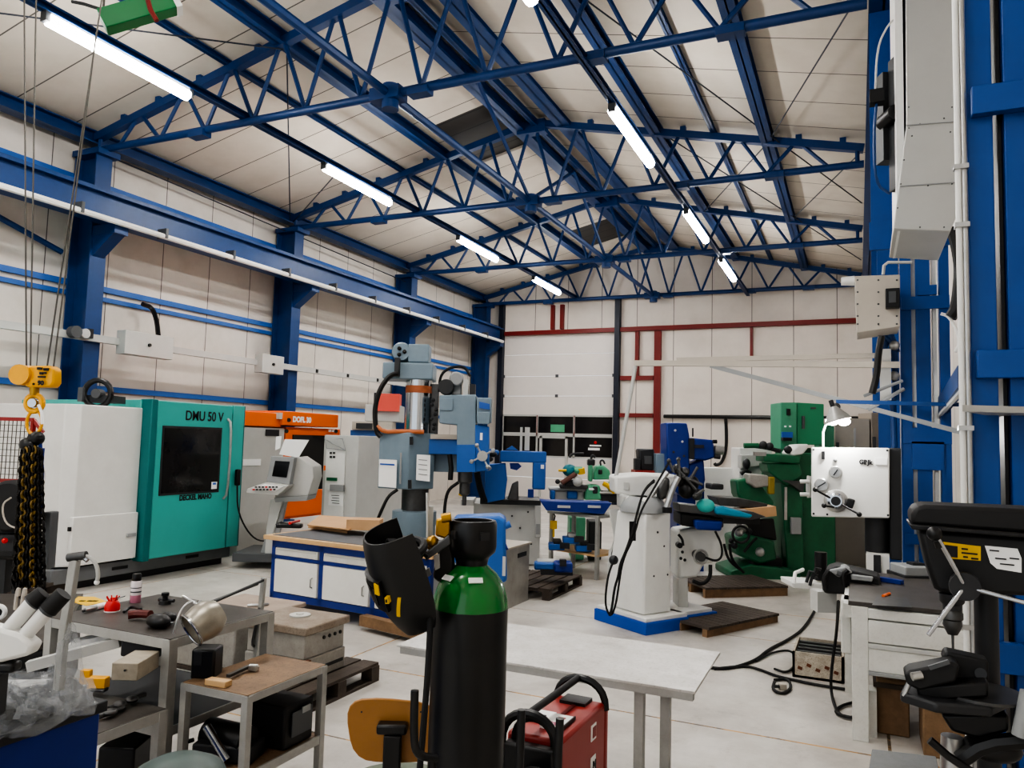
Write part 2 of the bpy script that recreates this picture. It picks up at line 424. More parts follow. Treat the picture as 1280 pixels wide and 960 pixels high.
# ---- sectional door in the back wall
DY = YB
dr = thing('door_1', None, None, (-9.3, DY, 0)); dr['kind'] = 'structure'
DX0, DX1 = -11.32, -7.26
zs = [0, .75, 1.43, 2.18, 2.86, 3.52, 4.2, 4.95, 5.62]
for i in (0, 5, 6, 7):
    MB().box(DX0, DX1, DY+.04, DY+.09, zs[i]+.006, zs[i+1]-.006 if i < 7 else zs[i+1]).build('door_panel', DOORW, dr, bevel=.01)
MB().box(DX0, DX1, DY+.04, DY+.09, zs[1]+.006, zs[2]-.006).build('door_panel', DOORW, dr, bevel=.01)
MB().box(DX0, DX1, DY+.04, DY+.09, zs[4]+.006, zs[5]-.006).build('door_panel', DOORW, dr, bevel=.01)
fr_ = MB()
for z in (1.43, 2.14, 2.2, 2.82): fr_.box(DX0, DX1, DY+.02, DY+.09, z, z+.06)
for x in (DX0, -10.02, -8.68, DX1-.06): fr_.box(x, x+.06, DY+.02, DY+.09, 1.43, 2.88)
for x in (-10.02+.14, -8.95): fr_.box(x, x+.09, DY+.0, DY+.09, .1, 2.16)
fr_.box(-9.95, -8.86, DY, DY+.09, 2.08, 2.18)
fr_.build('window_frame', LGREY, dr)
for k, (x0, x1) in enumerate(((-11.26, -10.02), (-9.96, -8.68), (-8.62, -7.32))):
    for z0, z1 in ((1.49, 2.14), (2.26, 2.82)):
        MB().box(x0, x1, DY+.06, DY+.07, z0, z1).build('pane', GLASSD, dr)
for x in (-10.0, -8.65): MB().box(x, x+.02, DY+.01, DY+.02, 2.2, 2.86).build('red_tape', REDS, dr)
MB().box(-9.5, -9.0, DY+.05, DY+.058, 2.3, 2.55).build('green_sticker', MINT, dr)
MB().box(-8.1, -7.7, DY+.05, DY+.058, 1.85, 1.9).build('white_sticker', PAPER, dr)
MB().box(-8.15, -7.75, DY+.05, DY+.058, 1.72, 1.8).build('white_sticker', PAPER, dr)
MB().ball((-7.9, DY+.05, 1.98), .05, (1, .3, 1)).build('red_dot', RED, dr)
for x in (-11.3, -9.3, -7.3):
    for z in (3.52, 4.2): MB().box(x-.05, x+.05, DY+.0, DY+.04, z-.05, z+.05).build('hinge', DGREY, dr)
for x in (-11.45, -7.24):
    o = MB().box(x, x+.17, DY-.2, DY, 0, 6.75).build('trim_%d' % (1 if x < -9 else 2), mat('black_blue_post', (26, 32, 48), .5), None); o['kind'] = 'structure'

# ---- red primed framing on the back wall
RX = dict(cat='wall framing')
def red(name, label, parts, **k):
    mb = MB()
    for (x0, x1, z0, z1) in parts: mb.box(x0, x1, DY-.14, DY-.002, z0, z1)
    return tag(mb.build(name, REDS), label, 'framing')
red('wall_beam', 'long dark red horizontal beam across the back wall above the sectional door', [(-11.25, .9, 5.62, 5.76)])
red('wall_post', 'tall dark red post on the back wall right of the sectional door', [(-5.93, -5.72, 0, 5.6)])
red('wall_post', 'thin dark red upright left of the tall red post on the back wall', [(-6.56, -6.44, 4.16, 5.6)])
red('wall_post', 'left one of two short red hangers between roof truss and beam over the door', [(-9.52, -9.4, 5.78, 6.62)])
red('wall_post', 'right one of two short red hangers between roof truss and beam over the door', [(-9.18, -9.06, 5.78, 6.62)])
red('wall_post', 'thin dark red drop post under the beam at right of the back wall', [(-2.98, -2.9, 4.55, 5.6)])
red('wall_rail', 'short dark red horizontal rail at mid height beside the red post', [(-7.05, -5.95, 4.02, 4.16)])
red('wall_rail', 'dark red horizontal rail level with the door windows', [(-7.05, -5.95, 2.82, 2.95)])
o = MB().tube([(-5.6, DY-.12, 2.86), (.6, DY-.12, 2.86)], .06).build('pipe', BLACK); tag(o, 'long black pipe running horizontally along the lower back wall', 'pipe')
# black hanging conduit hoop
p = [(-3.66, DY-.2, 2.86), (-3.62, DY-.2, 2.5), (-3.62, DY-.2, 1.6), (-3.7, DY-.2, 1.35), (-3.95, DY-.2, 1.25), (-4.1, DY-.2, 1.28)]
p = [atY(*q, DY-.2) for q in ((907, 522), (908, 540), (908, 560), (903, 578), (895, 582), (893, 579))]
o = MB().tube(p, .05, smoothpath=2).build('hose', BLACK); tag(o, 'black hose hanging in a hook shape from the long pipe on the back wall', 'hose')

# ---- roof trusses
truss_words = ['blue lattice roof truss nearest the camera, crossing the top of the view', 'second blue lattice roof truss, just beyond the first dark rooflight',
               'third blue lattice roof truss, in front of the one at the end wall', 'farthest blue roof truss, right against the back wall']
T0 = thing('roof_truss', truss_words[0], 'roof truss', (RIDGE_X, 0, 6.7), group='blue roof trusses')
T0.location = (RIDGE_X, TY[0], 6.7)
def tl(x, z, y=0): return (x, TY[0]+y, z)
for sx in (-1, 1):
    xe = RIDGE_X+sx*6.05
    MB().bar(tl(xe, zc(xe)), tl(RIDGE_X, RIDGE_Z), .13, .13).build('top_chord', BLUE, T0)
MB().tube([tl(-12, 6.74), tl(.12, 6.7)], .062, n=10).build('bottom_chord', BLUE, T0)
for k in range(-6, 7):
    if abs(k) == 6: continue
    xt = RIDGE_X+k*1.0
    for d in (-.5, .5):
        MB().tube([tl(xt+(.04 if d > 0 else -.04), zc(xt)), tl(xt+d, 6.72)], .034, n=6).build('diagonal_brace', BLUE, T0)
for sx in (-1, 1):
    MB().tube([tl(RIDGE_X+sx*5.95, zc(RIDGE_X+sx*5.9)), tl(RIDGE_X+sx*5.95, 6.72)], .04, n=6).build('end_post', BLUE, T0)
for x in (-9.55, -5.45, -2.95, -1.3): MB().box(x-.16, x+.16, TY[0]-.09, TY[0]+.09, 6.62, 6.72).build('gusset_plate', BLUE, T0)
g = MB().box(RIDGE_X-.28, RIDGE_X+.2, TY[0]-.12, TY[0]+.12, 6.62, 6.8); g.cyl((RIDGE_X, TY[0], 6.5), (RIDGE_X, TY[0], 6.85), .12).build('centre_joint', BLUE, T0)
MB().box(RIDGE_X-.3, RIDGE_X+.3, TY[0]-.1, TY[0]+.1, 8.1, 8.36).build('ridge_plate', BLUE, T0)
for x in (-11.3, -10.5, -9.6, -8.4, -4.7, -3.9, -2.9, -.9, -.2):
    MB().box(x-.05, x+.05, TY[0]-.05, TY[0]+.05, zc(x)+.06, zc(x)+.15).build('cleat', BLUE, T0)
for k in (1, 2, 3): dup(T0, (RIDGE_X, TY[k], 6.7), label=truss_words[k])

# ---- purlins and long beams under the roof
def beamY(name, x, z, w, h, label, y0=-3.0, y1=YB-.02, cat='beam', m=BLUE):
    mb = MB(); t = min(.02, w*.2)
    mb.box(x-w/2, x+w/2, y0, y1, z-h/2, z-h/2+t); mb.box(x-w/2, x+w/2, y0, y1, z+h/2-t, z+h/2); mb.box(x-t/2, x+t/2, y0, y1, z-h/2, z+h/2)
    return tag(mb.build(name, m), label, cat)
beamY('roof_purlin', -7.94, zc(-7.94)+.05, .2, .2, 'wide blue purlin under the left roof slope, halfway to the ridge')
beamY('roof_purlin', -3.41, zc(-3.41)+.05, .2, .2, 'wide blue purlin under the right roof slope above the right light row')
beamY('roof_purlin', -1.42, zc(-1.42)+.05, .2, .2, 'wide blue purlin under the right roof slope, nearest the right wall')
beamY('roof_purlin', -8.99, zc(-8.99)+.1, .09, .09, 'thin blue purlin just above the left row of lights')
beamY('roof_purlin', -2.35, zc(-2.35)+.1, .09, .09, 'thin blue purlin between the two wide purlins on the right slope')
beamY('ridge_beam', -6.2, 8.27, .26, .2, 'wide blue ridge beam left of the roof apex')
beamY('ridge_beam', -5.25, 8.25, .28, .2, 'wide blue ridge beam right of the roof apex')
beamY('ridge_beam', -5.85, 8.3, .1, .14, 'narrow blue ridge rail between the two wide ridge beams')
o = MB().tube([(-5.95, -3, 6.72), (-5.95, YB-.1, 6.72)], .06).build('tie_tube', BLUE); tag(o, 'round blue tie tube joining the truss centres under the ridge', 'beam')
beamY('tie_beam', -8.6, 6.82, .12, .1, 'blue longitudinal beam that carries the left row of lights')
beamY('tie_beam', -3.05, 6.64, .1, .1, 'thin blue longitudinal beam that carries the right row of lights')
beamY('eave_beam', -12.02, 6.95, .26, .22, 'heavy blue eave beam along the top of the left wall')
beamY('eave_beam', .28, 6.75, .28, .3, 'heavy blue eave beam running along the right side of the hall')
for i, (a, b) in enumerate(((8.63, 13.65), (13.65, 18.68), (18.68, 23.7))):
    w = ['nearest', 'middle', 'farthest'][i]; mid = (a+b)/2
    o = MB().tube([(-5.95, a, 6.75), (-5.95, mid, 8.2)], .04, n=6).tube([(-5.95, mid, 8.2), (-5.95, b, 6.75)], .04, n=6).build('ridge_brace', BLUE)
    tag(o, 'V shaped blue brace under the ridge in the %s roof bay' % w, 'brace', 'ridge braces')
# tie rods
ROD = mat('dark_tie_rod', (48, 54, 66), .5)
def rod(p0, p1, label, r=.012):
    tag(MB().tube([p0, p1], r, n=6).build('tie_rod', ROD), label, 'tie rod', 'roof tie rods')
rod((-12.0, 3.6, 6.95), (-7.9, 8.6, 7.75), 'thin bracing rod under the left roof slope at the near end')
rod((-12.0, 13.6, 6.9), (-7.9, 8.7, 7.7), 'thin bracing rod crossing the first left roof bay behind the big light')
rod((-12.0, 13.7, 6.9), (-8.6, 11.0, 6.8), 'short thin rod from the second left column to the light beam')
rod((-12.0, 8.7, 6.75), (-12.0, 18.6, 6.5), 'thin sagging rod under the left eave beam')
rod((-1.42, 13.7, 7.3), (.1, 8.7, 6.95), 'dark rod crossing the first right roof bay towards the duct')
rod((-3.41, 18.6, 7.7), (-1.42, 13.7, 7.3), 'dark rod crossing the second right roof bay')
rod((-3.41, 8.7, 7.8), (.1, 16.5, 6.9), 'long dark rod passing over the second truss at right')
rod((-1.42, 18.7, 7.3), (.1, 13.7, 6.95), 'dark rod in the second right roof bay near the column')
rod((-3.3, 13.7, 7.75), (.1, 21.5, 6.9), 'long dark rod passing over the third truss at right')

# ---- LED battens
LEDM = mat('led_tube_glow', (255, 252, 246), .4, emit=1.0, dirt=0)
bs = LEDM.node_tree.nodes['Principled BSDF']; bs.inputs['Emission Color'].default_value = (1, .985, .96, 1); bs.inputs['Emission Strength'].default_value = 50
lw = ['largest LED batten, top left of the view', 'second LED batten of the left row, over the first truss bay', 'third LED batten of the left row', 'farthest LED batten of the left row, near the back wall',
      'LED batten cut by the top edge of the view, right row', 'long LED batten of the right row just beyond the second truss', 'third LED batten of the right row', 'farthest small LED batten of the right row']
def batten(x, y0, z, L, label):
    r = thing('led_batten', label, 'ceiling light', (x, y0+L/2, z), group='LED battens under the roof')
    mb = MB(local=True); mb.box(-.045, .045, -L/2, L/2, .0, .05); mb.build('housing', LGREY, r)
    mb = MB(local=True); mb.tube([(0, -L/2+.03, -.03), (0, L/2-.03, -.05)], .075, n=12); mb.build('diffuser', LEDM, r)
    for s in (-1, 1):
        mb = MB(local=True); mb.box(-.05, .05, s*L/2-.03, s*L/2+.03, -.07, .06); mb.build('end_cap', DGREY, r)
    ld = bpy.data.lights.new('led_light', 'AREA'); ld.shape = 'RECTANGLE'; ld.size = .09; ld.size_y = L; ld.energy = LEDW; ld.color = (1, .975, .94)
    lo = bpy.data.objects.new('led_light', ld); COL.objects.link(lo); lo.parent = r; lo.location = (0, 0, -.1)
    return r
LEDW = 400
nl = 0
for i, y in enumerate((5.45, 10.55, 15.55, 20.15)): batten(-8.6, y, 6.72, 2.1, lw[i])
for i, y in enumerate((4.8, 9.75, 14.7, 18.9)): batten(-3.05, y, 6.54, 2.15, lw[4+i])
for x in (-8.6, -3.05):   # the rows carry on behind the viewer
    for y in (.4, -4.6): batten(x, y, 6.6, 2.1, 'LED batten continuing the row behind the viewer')

# ---- left wall columns
cn = [8.63, 13.65, 18.68, 23.6]
cwords = ['tall blue steel column on the left wall behind the white and teal machine', 'blue steel column on the left wall behind the orange machine', 'blue steel column on the left wall behind the radial drill', 'blue steel column in the far left corner of the hall']
c0 = thing('steel_column', cwords[0], 'column', (-12, 8.63, 0), group='columns along the left wall')
def cb(*a): return MB().box(*a)
mb = cb(-11.77, -11.74, 8.48, 8.78, 0, 6.7); mb.box(-12.28, -12.25, 8.48, 8.78, 0, 6.7); mb.box(-12.25, -11.77, 8.615, 8.645, 0, 6.7); mb.build('shaft', BLUE, c0)
mb = cb(-11.74, -11.2, 8.5, 8.76, 5.2, 5.36); mb.prism([(-11.74, 4.85), (-11.74, 5.2), (-11.25, 5.2)], (0, 8.52, 0), (1, 0, 0), (0, 0, 1), (0, .22, 0)); mb.build('crane_corbel', BLUE, c0)
cb(-12.28, -11.62, 8.42, 8.84, 6.6, 6.7).build('head_plate', BLUE, c0)
cb(-12.3, -11.68, 8.4, 8.86, 0, .03).build('base_plate', BLUE, c0)
for k in (1, 2, 3): dup(c0, (-12, cn[k], 0), label=cwords[k])
# crane runway
mb = MB(); x = -11.4
mb.box(x-.13, x+.13, -2, 23.9, 5.36, 5.39); mb.box(x-.13, x+.13, -2, 23.9, 5.83, 5.87); mb.box(x-.012, x+.012, -2, 23.9, 5.38, 5.84)
crane = thing('crane_runway', 'long blue crane runway girder along the left wall with white conductor bar', 'crane girder', (x, 10, 5.36))
mb.build('girder', BLUE, crane)
MB().box(x-.03, x+.03, -2, 23.9, 5.87, 5.93).build('rail', BLUE, crane)
MB().tube([(-11.12, -2, 5.36), (-11.12, 23.5, 5.36)], .05, n=8).build('conductor_bar', WHITE, crane)
for k in range(0, 13):
    MB().box(-11.28, -11.06, 3+k*1.6, 3.05+k*1.6, 5.33, 5.5).build('hanger', DGREY, crane)
# wall girts
for z, h, lb in ((6.27, .12, 'upper blue girt rail on the left wall under the eave'), (4.44, .1, 'upper one of the paired blue girts at mid height on the left wall'), (4.26, .08, 'lower one of the paired blue girts at mid height on the left wall'), (2.66, .1, 'low blue girt rail on the left wall behind the machines')):
    mb = MB().box(-12.34, -12.285, -2, 23.9, z-h/2, z+h/2); tag(mb.build('wall_girt', BLUE2), lb, 'girt')
o = MB().tube([(-12.2, 3.7, 6.2), (-12.2, 8.3, 4.9)], .05).build('wall_brace', BLUE); tag(o, 'sloping blue brace on the left wall near the crane ropes', 'brace')
# cable tray with boxes
XT = -11.62
t = thing('cable_trunking', 'long beige cable trunking running across the left wall columns', 'trunking', (XT, 10, 3.5))
MB().box(XT-.1, XT, 2.0, 19.5, 3.4, 3.52).build('channel', LGREY, t)
for yy in (9.6, 12.55, 12.75, 13.0, 14.3, 15.5, 16.8): MB().box(XT-.01, XT+.02, yy, yy+.07, 3.42, 3.5).build('socket', BLACK, t)
for x0, y0, x1, y1, lb in ((156, 417, 217, 446, 'long beige busbar box on the trunking between the two nearest columns'), (328, 444, 355, 467, 'small beige busbar box on the trunking beside the second column')):
    bb = thing('busbar_box', lb, 'electrical box', tuple(atX(x0, y1, XT+.02)))
    MB().xb(x0, y0, x1, y1, XT+.14, .22).build('housing', LGREY, bb, bevel=.008)
    c = atX((x0+x1)/2, (y0+y1)/2, XT+.14); MB().cyl(c, c+Vector((.03, 0, 0)), .03).build('knob', BLACK, bb)
o = MB().tube([atX(178, 380, -12.1), atX(190, 384, -12.1), atX(196, 400, -11.9), atX(198, 420, XT+.03)], .045, smoothpath=2).build('cable', BLACK); tag(o, 'thick black cable dropping into the long busbar box', 'cable')
kn = thing('isolator_knobs', 'dark rotary isolator on the trunking in front of the nearest column', 'switch', tuple(atX(95, 420, XT)))
c = atX(90, 415, XT+.02); MB().cyl(c, c+Vector((.12, 0, 0)), .1).build('dial', DGREY, kn)
c = atX(103, 417, XT+.02); MB().cyl(c, c+Vector((.09, 0, 0)), .08).build('cap', LGREY, kn)
MB().xb(111, 411, 117, 423, XT+.1, .1).build('switch_box', BLACK, kn)

# ================================================================== RIGHT SIDE STEELWORK
def comp(name, label, cat, anchor, group=None): return thing(name, label, cat, tuple(anchor), group=group)
lat = comp('lattice_column', 'blue lattice column of three posts and plates at right, behind the drill heads', 'column', (.62, 8.75, 0))
Y2 = 8.65
for x0, x1 in ((.40, .5), (.54, .67), (.75, .84)): MB().box(x0, x1, Y2, Y2+.14, 0, 6.6).build('post', BLUE3, lat)
for x0, x1, z0, z1 in ((.41, .84, 3.36, 3.49), (.41, .84, 2.0, 2.16), (.49, .77, 1.74, 2.02), (.56, .73, 3.5, 3.6), (.42, .84, 1.0, 1.1), (.12, .86, 4.0, 4.3)):
    MB().box(x0, x1, Y2-.03, Y2, z0, z1).build('tie_plate', BLUE3, lat)
MB().box(.5, .54, Y2+.05, Y2+.1, 0, 5).build('side_strip', WHITE, lat)
MB().box(.69, .73, Y2+.05, Y2+.1, 0, 5).build('side_strip', WHITE, lat)
uc = comp('steel_column', 'blue upper column between the truss end and the grey duct at right', 'column', (.26, 8.75, 4.3))
mb = MB().box(.14, .38, Y2+.02, Y2+.05, 4.3, 6.6); mb.box(.14, .38, Y2+.3, Y2+.33, 4.3, 6.6); mb.box(.25, .27, Y2+.05, Y2+.3, 4.3, 6.6); mb.build('shaft', BLUE3, uc)
for i, y in enumerate((13.65, 18.68)):
    cc = comp('steel_column', ['blue column on the right side beyond the lattice column', 'far blue column on the right side of the hall'][i], 'column', (.45, y, 0))
    mb = MB().box(.3, .6, y-.2, y-.17, 0, 6.6); mb.box(.3, .6, y+.17, y+.2, 0, 6.6); mb.box(.43, .46, y-.17, y+.17, 0, 6.6); mb.build('shaft', BLUE3, cc)
nc = comp('lattice_column', 'nearest blue double column with welded plates at the right edge of the view', 'column', (.6, 3.7, 0))
MB().box(.43, .525, 3.65, 3.78, 0, 6.6).build('post', BLUE3, nc, bevel=.004)
MB().box(.565, .72, 3.65, 3.78, 0, 6.6).build('post', BLUE3, nc, bevel=.004)
for y0, y1 in ((108, 143), (438, 473), (800, 838)):
    za = atY(1230, y0, 3.62).z; zb = atY(1230, y1, 3.62).z
    MB().box(.445, .74, 3.6, 3.65, zb, za).build('tie_plate', BLUE3, nc, bevel=.004)
MB().box(.548, .562, 3.7, 3.9, 0, 6.6).build('dark_gap_strip', BLACK, nc)  # black bar stands in for the dark gap between the posts
cp = comp('conduit_pipe', 'pair of shiny vertical pipes running up beside the nearest blue column', 'pipe', (.4, 3.62, 0))
MB().cyl((.392, 3.62, 0), (.392, 3.62, 6.6), .012).build('white_pipe', WHITE, cp)
MB().cyl((.414, 3.63, 0), (.414, 3.63, 6.6), .014).build('steel_pipe', STEEL, cp)
for z in (1.2, 2.0, 2.85, 3.1): MB().box(.375, .43, 3.6, 3.645, z, z+.02).build('clip', STEEL, cp)
# duct
du = comp('air_duct', 'large grey sheet metal duct box with tapered riveted bottom hanging top right', 'duct', (.5, 6.3, 3.5))
yd = 6.0
P_ = lambda x, y: atY(x, y, yd)
a = [P_(1132, -60), P_(1133, 155), P_(1117, 286), P_(1188, 289), P_(1199, 262), P_(1196, 155), P_(1196, -60)]
mb = MB(); mb.prism([(p.x, p.z) for p in a], (0, yd, 0), (1, 0, 0), (0, 0, 1), (0, .9, 0)); mb.build('casing', DUCT, du, bevel=.006)
for y in (152, 228):
    p0 = P_(1133 if y < 200 else 1125, y+5); p1 = P_(1197, y)
    MB().bar((p0.x, yd-.004, p0.z), (p1.x, yd-.004, p1.z), .01, .006).build('seam', GREY, du)
for x, y in ((1136, 160), (1150, 155), (1180, 148), (1188, 165), (1140, 170), (1130, 200), (1126, 230), (1122, 260), (1150, 284), (1180, 284), (1190, 230), (1160, 232), (1136, 134), (1190, 134)):
    c = P_(x, y); MB().ball((c.x, yd-.002, c.z), .006, n=8).build('rivet', DGREY, du)
MB().box(.27, .32, 6.05, 6.9, 3.5, 6.3).build('side_flange', WHITE, du)
fm = comp('fan_motor', 'black motor and bracket assembly on the left side of the grey duct', 'motor', (.22, 6.2, 4.0))
mb = MB(); mb.vb(1119, 70, 1127, 235, 5.6, .1); mb.vb(1104, 90, 1119, 200, 5.7, .12); mb.build('bracket', CHAR, fm)
c = at(1120, 140, 5.55); MB().cyl(c, c+FW*.2, .06).build('motor_barrel', BLACK, fm)
c = at(1096, 122, 5.6); MB().obox(c, (.1, .1, .1)).build('switch', BLACK, fm)
MB().tube([at(1094, 120, 5.6), at(1096, 60, 5.6), at(1110, 30, 5.6), at(1124, 20, 5.7)], .008, smoothpath=2).build('wire', LGREY, fm)
MB().tube([at(1096, 125, 5.6), at(1092, 170, 5.6), at(1094, 230, 5.6), at(1112, 242, 5.7)], .01, smoothpath=2).build('wire', BLUE, fm)
# electrical box
eb = comp('electrical_box', 'beige riveted electrical box with a black socket on the lattice column', 'electrical box', tuple(atY(1095, 412, 8.0)))
q = [atY(1068, 345, 8.0), atY(1125, 343, 8.0), atY(1125, 408, 8.0), atY(1071, 416, 8.0)]
mb = MB(); mb.prism([(p.x, p.z) for p in q], (0, 8.0, 0), (1, 0, 0), (0, 0, 1), (0, .5, 0)); mb.build('housing', BEIGE, eb, bevel=.008)
for x in (1072, 1098, 1121):
    for y in (350, 365, 380, 395, 405):
        c = atY(x, y, 7.997); MB().ball(c, .01, n=6).build('rivet', DGREY, eb)
c = atY(1068, 351, 8.1); MB().cyl(c, c-Vector((.12, 0, 0)), .05, .04).build('spout', WHITE, eb)
MB().yb(1107, 360, 1125, 384, 7.9, .12).build('socket', BLACK, eb, bevel=.006)
MB().yb(1111, 364, 1120, 378, 7.89, .02).build('socket_lid', DGREY, eb)
MB().tube([atY(1104, 343, 8.0), atY(1105, 332, 8.0), atY(1110, 328, 8.0), atY(1140, 328, 8.0)], .015).build('conduit', LGREY, eb)
# jib arms and leaning pole
YJ = 8.3
jb = comp('jib_arm', 'long thin beige jib arm with diagonal stay reaching left from the lattice column', 'jib arm', tuple(atY(1122, 456, YJ)))
MB().bar(atY(793, 454, YJ), atY(1124, 456, YJ), .05, .06).build('boom', BEIGE, jb)
MB().bar(atY(846, 450, YJ+.3), atY(1118, 444, YJ+.3), .04, .05).build('upper_boom', BEIGE, jb)
MB().bar(atY(888, 457, YJ), atY(1204, 541, YJ), .035, .045).build('stay', GREY, jb)
MB().yb(1100, 436, 1114, 500, YJ+.02, .1).build('mount_plate', LGREY, jb)
o = MB().cyl(atY(795, 455, YJ), atY(769, 602, YJ-.05), .022).build('pole', LGREY); tag(o, 'thin pale pole leaning down from the tip of the jib arm', 'pole')
ba = comp('wall_bracket_arm', 'thin blue and grey arm behind the lamp reaching to the blue columns', 'arm', tuple(atY(1120, 502, 7.8)))
MB().bar(atY(1045, 502, 7.8), atY(1206, 506, 7.8), .03, .035).build('arm_bar', BLUE, ba)
MB().tube([atY(1085, 512, 8.0), atY(1130, 486, 8.1)], .018).build('rod', GREY, ba)
MB().tube([atY(1080, 495, 8.0), atY(1128, 476, 8.1)], .015).build('rod', GREY, ba)
# hoses on the right steel
for pts, lb in ((((1190, 285), (1197, 310), (1201, 340), (1196, 385), (1188, 397)), 'thick black cable curving down beside the pipes at right'),
                (((1102, 420), (1098, 440), (1096, 470), (1090, 492)), 'black cable hanging under the beige electrical box'),
                (((1176, 392), (1186, 395), (1196, 412), (1200, 430), (1194, 440)), 'thin white looped hose on the lattice column')):
    o = MB().tube([atY(x, y, 7.6) for x, y in pts], .05 if 'thick' in lb else (.03 if 'black' in lb else .014), smoothpath=2).build('cable', WHITE if 'white' in lb else BLACK); tag(o, lb, 'cable')
# blue pipework left of the lattice column
bp = comp('pipe_cluster', 'tangle of blue pipes and valves under the beige electrical box', 'pipework', tuple(atY(1112, 500, 8.5)))
for pts in (((1105, 418), (1108, 460), (1106, 500)), ((1112, 415), (1118, 430), (1120, 500)), ((1092, 416), (1110, 422), (1118, 436)), ((1100, 470), (1124, 468)), ((1104, 440), (1124, 436)), ((1116, 500), (1118, 560), (1117, 620))):
    MB().tube([atY(x, y, 8.5) for x, y in pts], .03, smoothpath=1).build('pipe', BLUE, bp)
for x, y in ((1118, 432), (1118, 470), (1106, 455)):
    MB().ball(atY(x, y, 8.46), .05).build('valve', STEEL, bp)
lg = comp('ledge', 'pale wedge shaped metal shelf end jutting in at the right edge', 'shelf', tuple(at(1240, 508, 3.0)))
A_ = [at(1203, 511, 2.9), at(1285, 517, 2.9), at(1285, 488, 3.2), at(1250, 497, 3.3)]
zb = A_[0].z
mb = MB(); mb.prism([(p.x, p.y) for p in A_], (0, 0, zb-.01), (1, 0, 0), (0, 1, 0), (0, 0, .025)); mb.build('plate', DUCT, lg)
ch = comp('crane_girder_end', 'sloping blue girder stub behind the lattice column at right', 'beam', tuple(atY(1190, 480, 9.2)))
MB().bar(atY(1176, 510, 9.0), atY(1205, 470, 6.5), .08, .16).build('girder', BLUE, ch)
MB().bar(atY(1172, 522, 9.0), atY(1205, 485, 6.5), .03, .03).build('edge_rail', LGREY, ch)

# ================================================================== LEFT MACHINES
XN, YN, ZN = Vector((1, 0, 0)), Vector((0, 1, 0)), Vector((0, 0, 1))
# ---- milling centre, white and teal
mc = thing('machining_centre', 'large white and teal machining centre with dark window beside the left wall', 'milling machine', (-9.7, 7.3, 0))
MB().box(-10.8, -8.62, 5.98, 8.66, .0, .1).build('plinth', CHAR, mc)
MB().box(-10.85, -8.52, 5.95, 8.72, .1, .27).build('skirt', mat('skirt_grey', (112, 114, 116), .5, dirt=.35), mc, bevel=.01)
for y0 in (6.75, 7.9): MB().box(-8.53, -8.51, y0, y0+.22, .17, .21).build('skirt_slot', BLACK, mc)
mb = MB(); mb.prism([(-10.95, 6.05), (-8.62, 6.05), (-8.5, 6.17), (-8.5, 7.04), (-10.95, 7.04)], (0, 0, .29), XN, YN, (0, 0, 1.93)); mb.build('side_housing', WHITE, mc, bevel=.012)
ld = MB().box(-8.5, -8.44, 6.12, 7.02, .3, .88).build('lower_door', WHITE, mc, bevel=.01)
MB().box(-8.44, -8.41, 6.86, 6.98, .58, .62).build('handle', GREY, ld)
MB().box(-8.47, -8.44, 6.08, 6.11, .72, .77).build('latch', BLACK, mc)
MB().box(-10.95, -8.52, 7.02, 8.74, .27, 2.33).build('main_housing', TEAL, mc, bevel=.012)
MB().box(-8.56, -8.34, 7.04, 7.14, .25, 2.34).build('edge_fin', TEALD, mc, bevel=.01)
dd = MB().box(-8.5, -8.36, 7.15, 8.46, .27, 2.33).build('sliding_door', TEAL, mc, bevel=.012)
wf = MB().box(-8.37, -8.352, 7.24, 8.27, 1.08, 2.0).build('door_window_frame', CHAR, dd)
MB().box(-8.353, -8.346, 7.27, 8.24, 1.11, 1.97).build('door_window', GLASSD, dd)
MB().box(-8.346, -8.342, 8.12, 8.22, 1.13, 1.23).build('warning_sticker', PAPER, dd)
MB().box(-8.342, -8.34, 8.14, 8.2, 1.19, 1.22).build('warning_print', PBLUE, dd)
MB().box(-8.52, -8.38, 8.5, 8.72, .27, 2.34).build('edge_column', TEAL, mc, bevel=.01)
MB().box(-8.6, -8.42, 8.72, 8.78, .26, 2.34).build('edge_strip', TEALD, mc, bevel=.006)
MB().tube([(-8.35, 8.36, .98), (-8.3, 8.38, 1.05), (-8.28, 8.38, 1.6), (-8.3, 8.38, 2.08), (-8.35, 8.36, 2.13)], .018, smoothpath=1).build('door_handle', STEEL, mc)
words('lettering', 'DMU 50 V', .185, (-8.355, 7.60, 2.09), YN, ZN, PRINT, mc, .001, bold=.003, squash=.84)
words('lettering', 'DECKEL MAHO', .1, (-8.355, 7.58, 1.0), YN, ZN, PRINT, mc, .001, bold=.004, squash=.82)
pd = MB().obox((-8.33, 8.6, 1.28), (.06, .07, .24)).build('remote_control', BLACK, mc, bevel=.015)
MB().tube([(-8.33, 8.6, 1.16), (-8.32, 8.62, .8), (-8.25, 8.75, .5), (-8.2, 8.95, .32), (-8.2, 9.3, .3)], .012, smoothpath=2).build('remote_cable', BLACK, mc)
fan = thing('cable_reel', 'black open ring reel on top of the teal and white machining centre', 'reel', tuple(at(122, 500, 9.6)))
c = at(122, 492, 9.6); mb = MB(); pts = [c+RT*(.17*math.cos(a))+ZN*(.17*math.sin(a)) for a in [i*2*PI/20 for i in range(21)]]
mb.tube(pts, .035, n=8); mb.build('ring', BLACK, fan)
mb = MB(); mb.cyl(c-FW*.05, c+FW*.08, .06); mb.build('hub', DGREY, fan)
MB().vb(97, 484, 103, 502, 9.5, .05).build('bracket', DGREY, fan)
MB().vb(102, 494, 142, 503, 9.6, .3).build('stand', CHAR, fan)
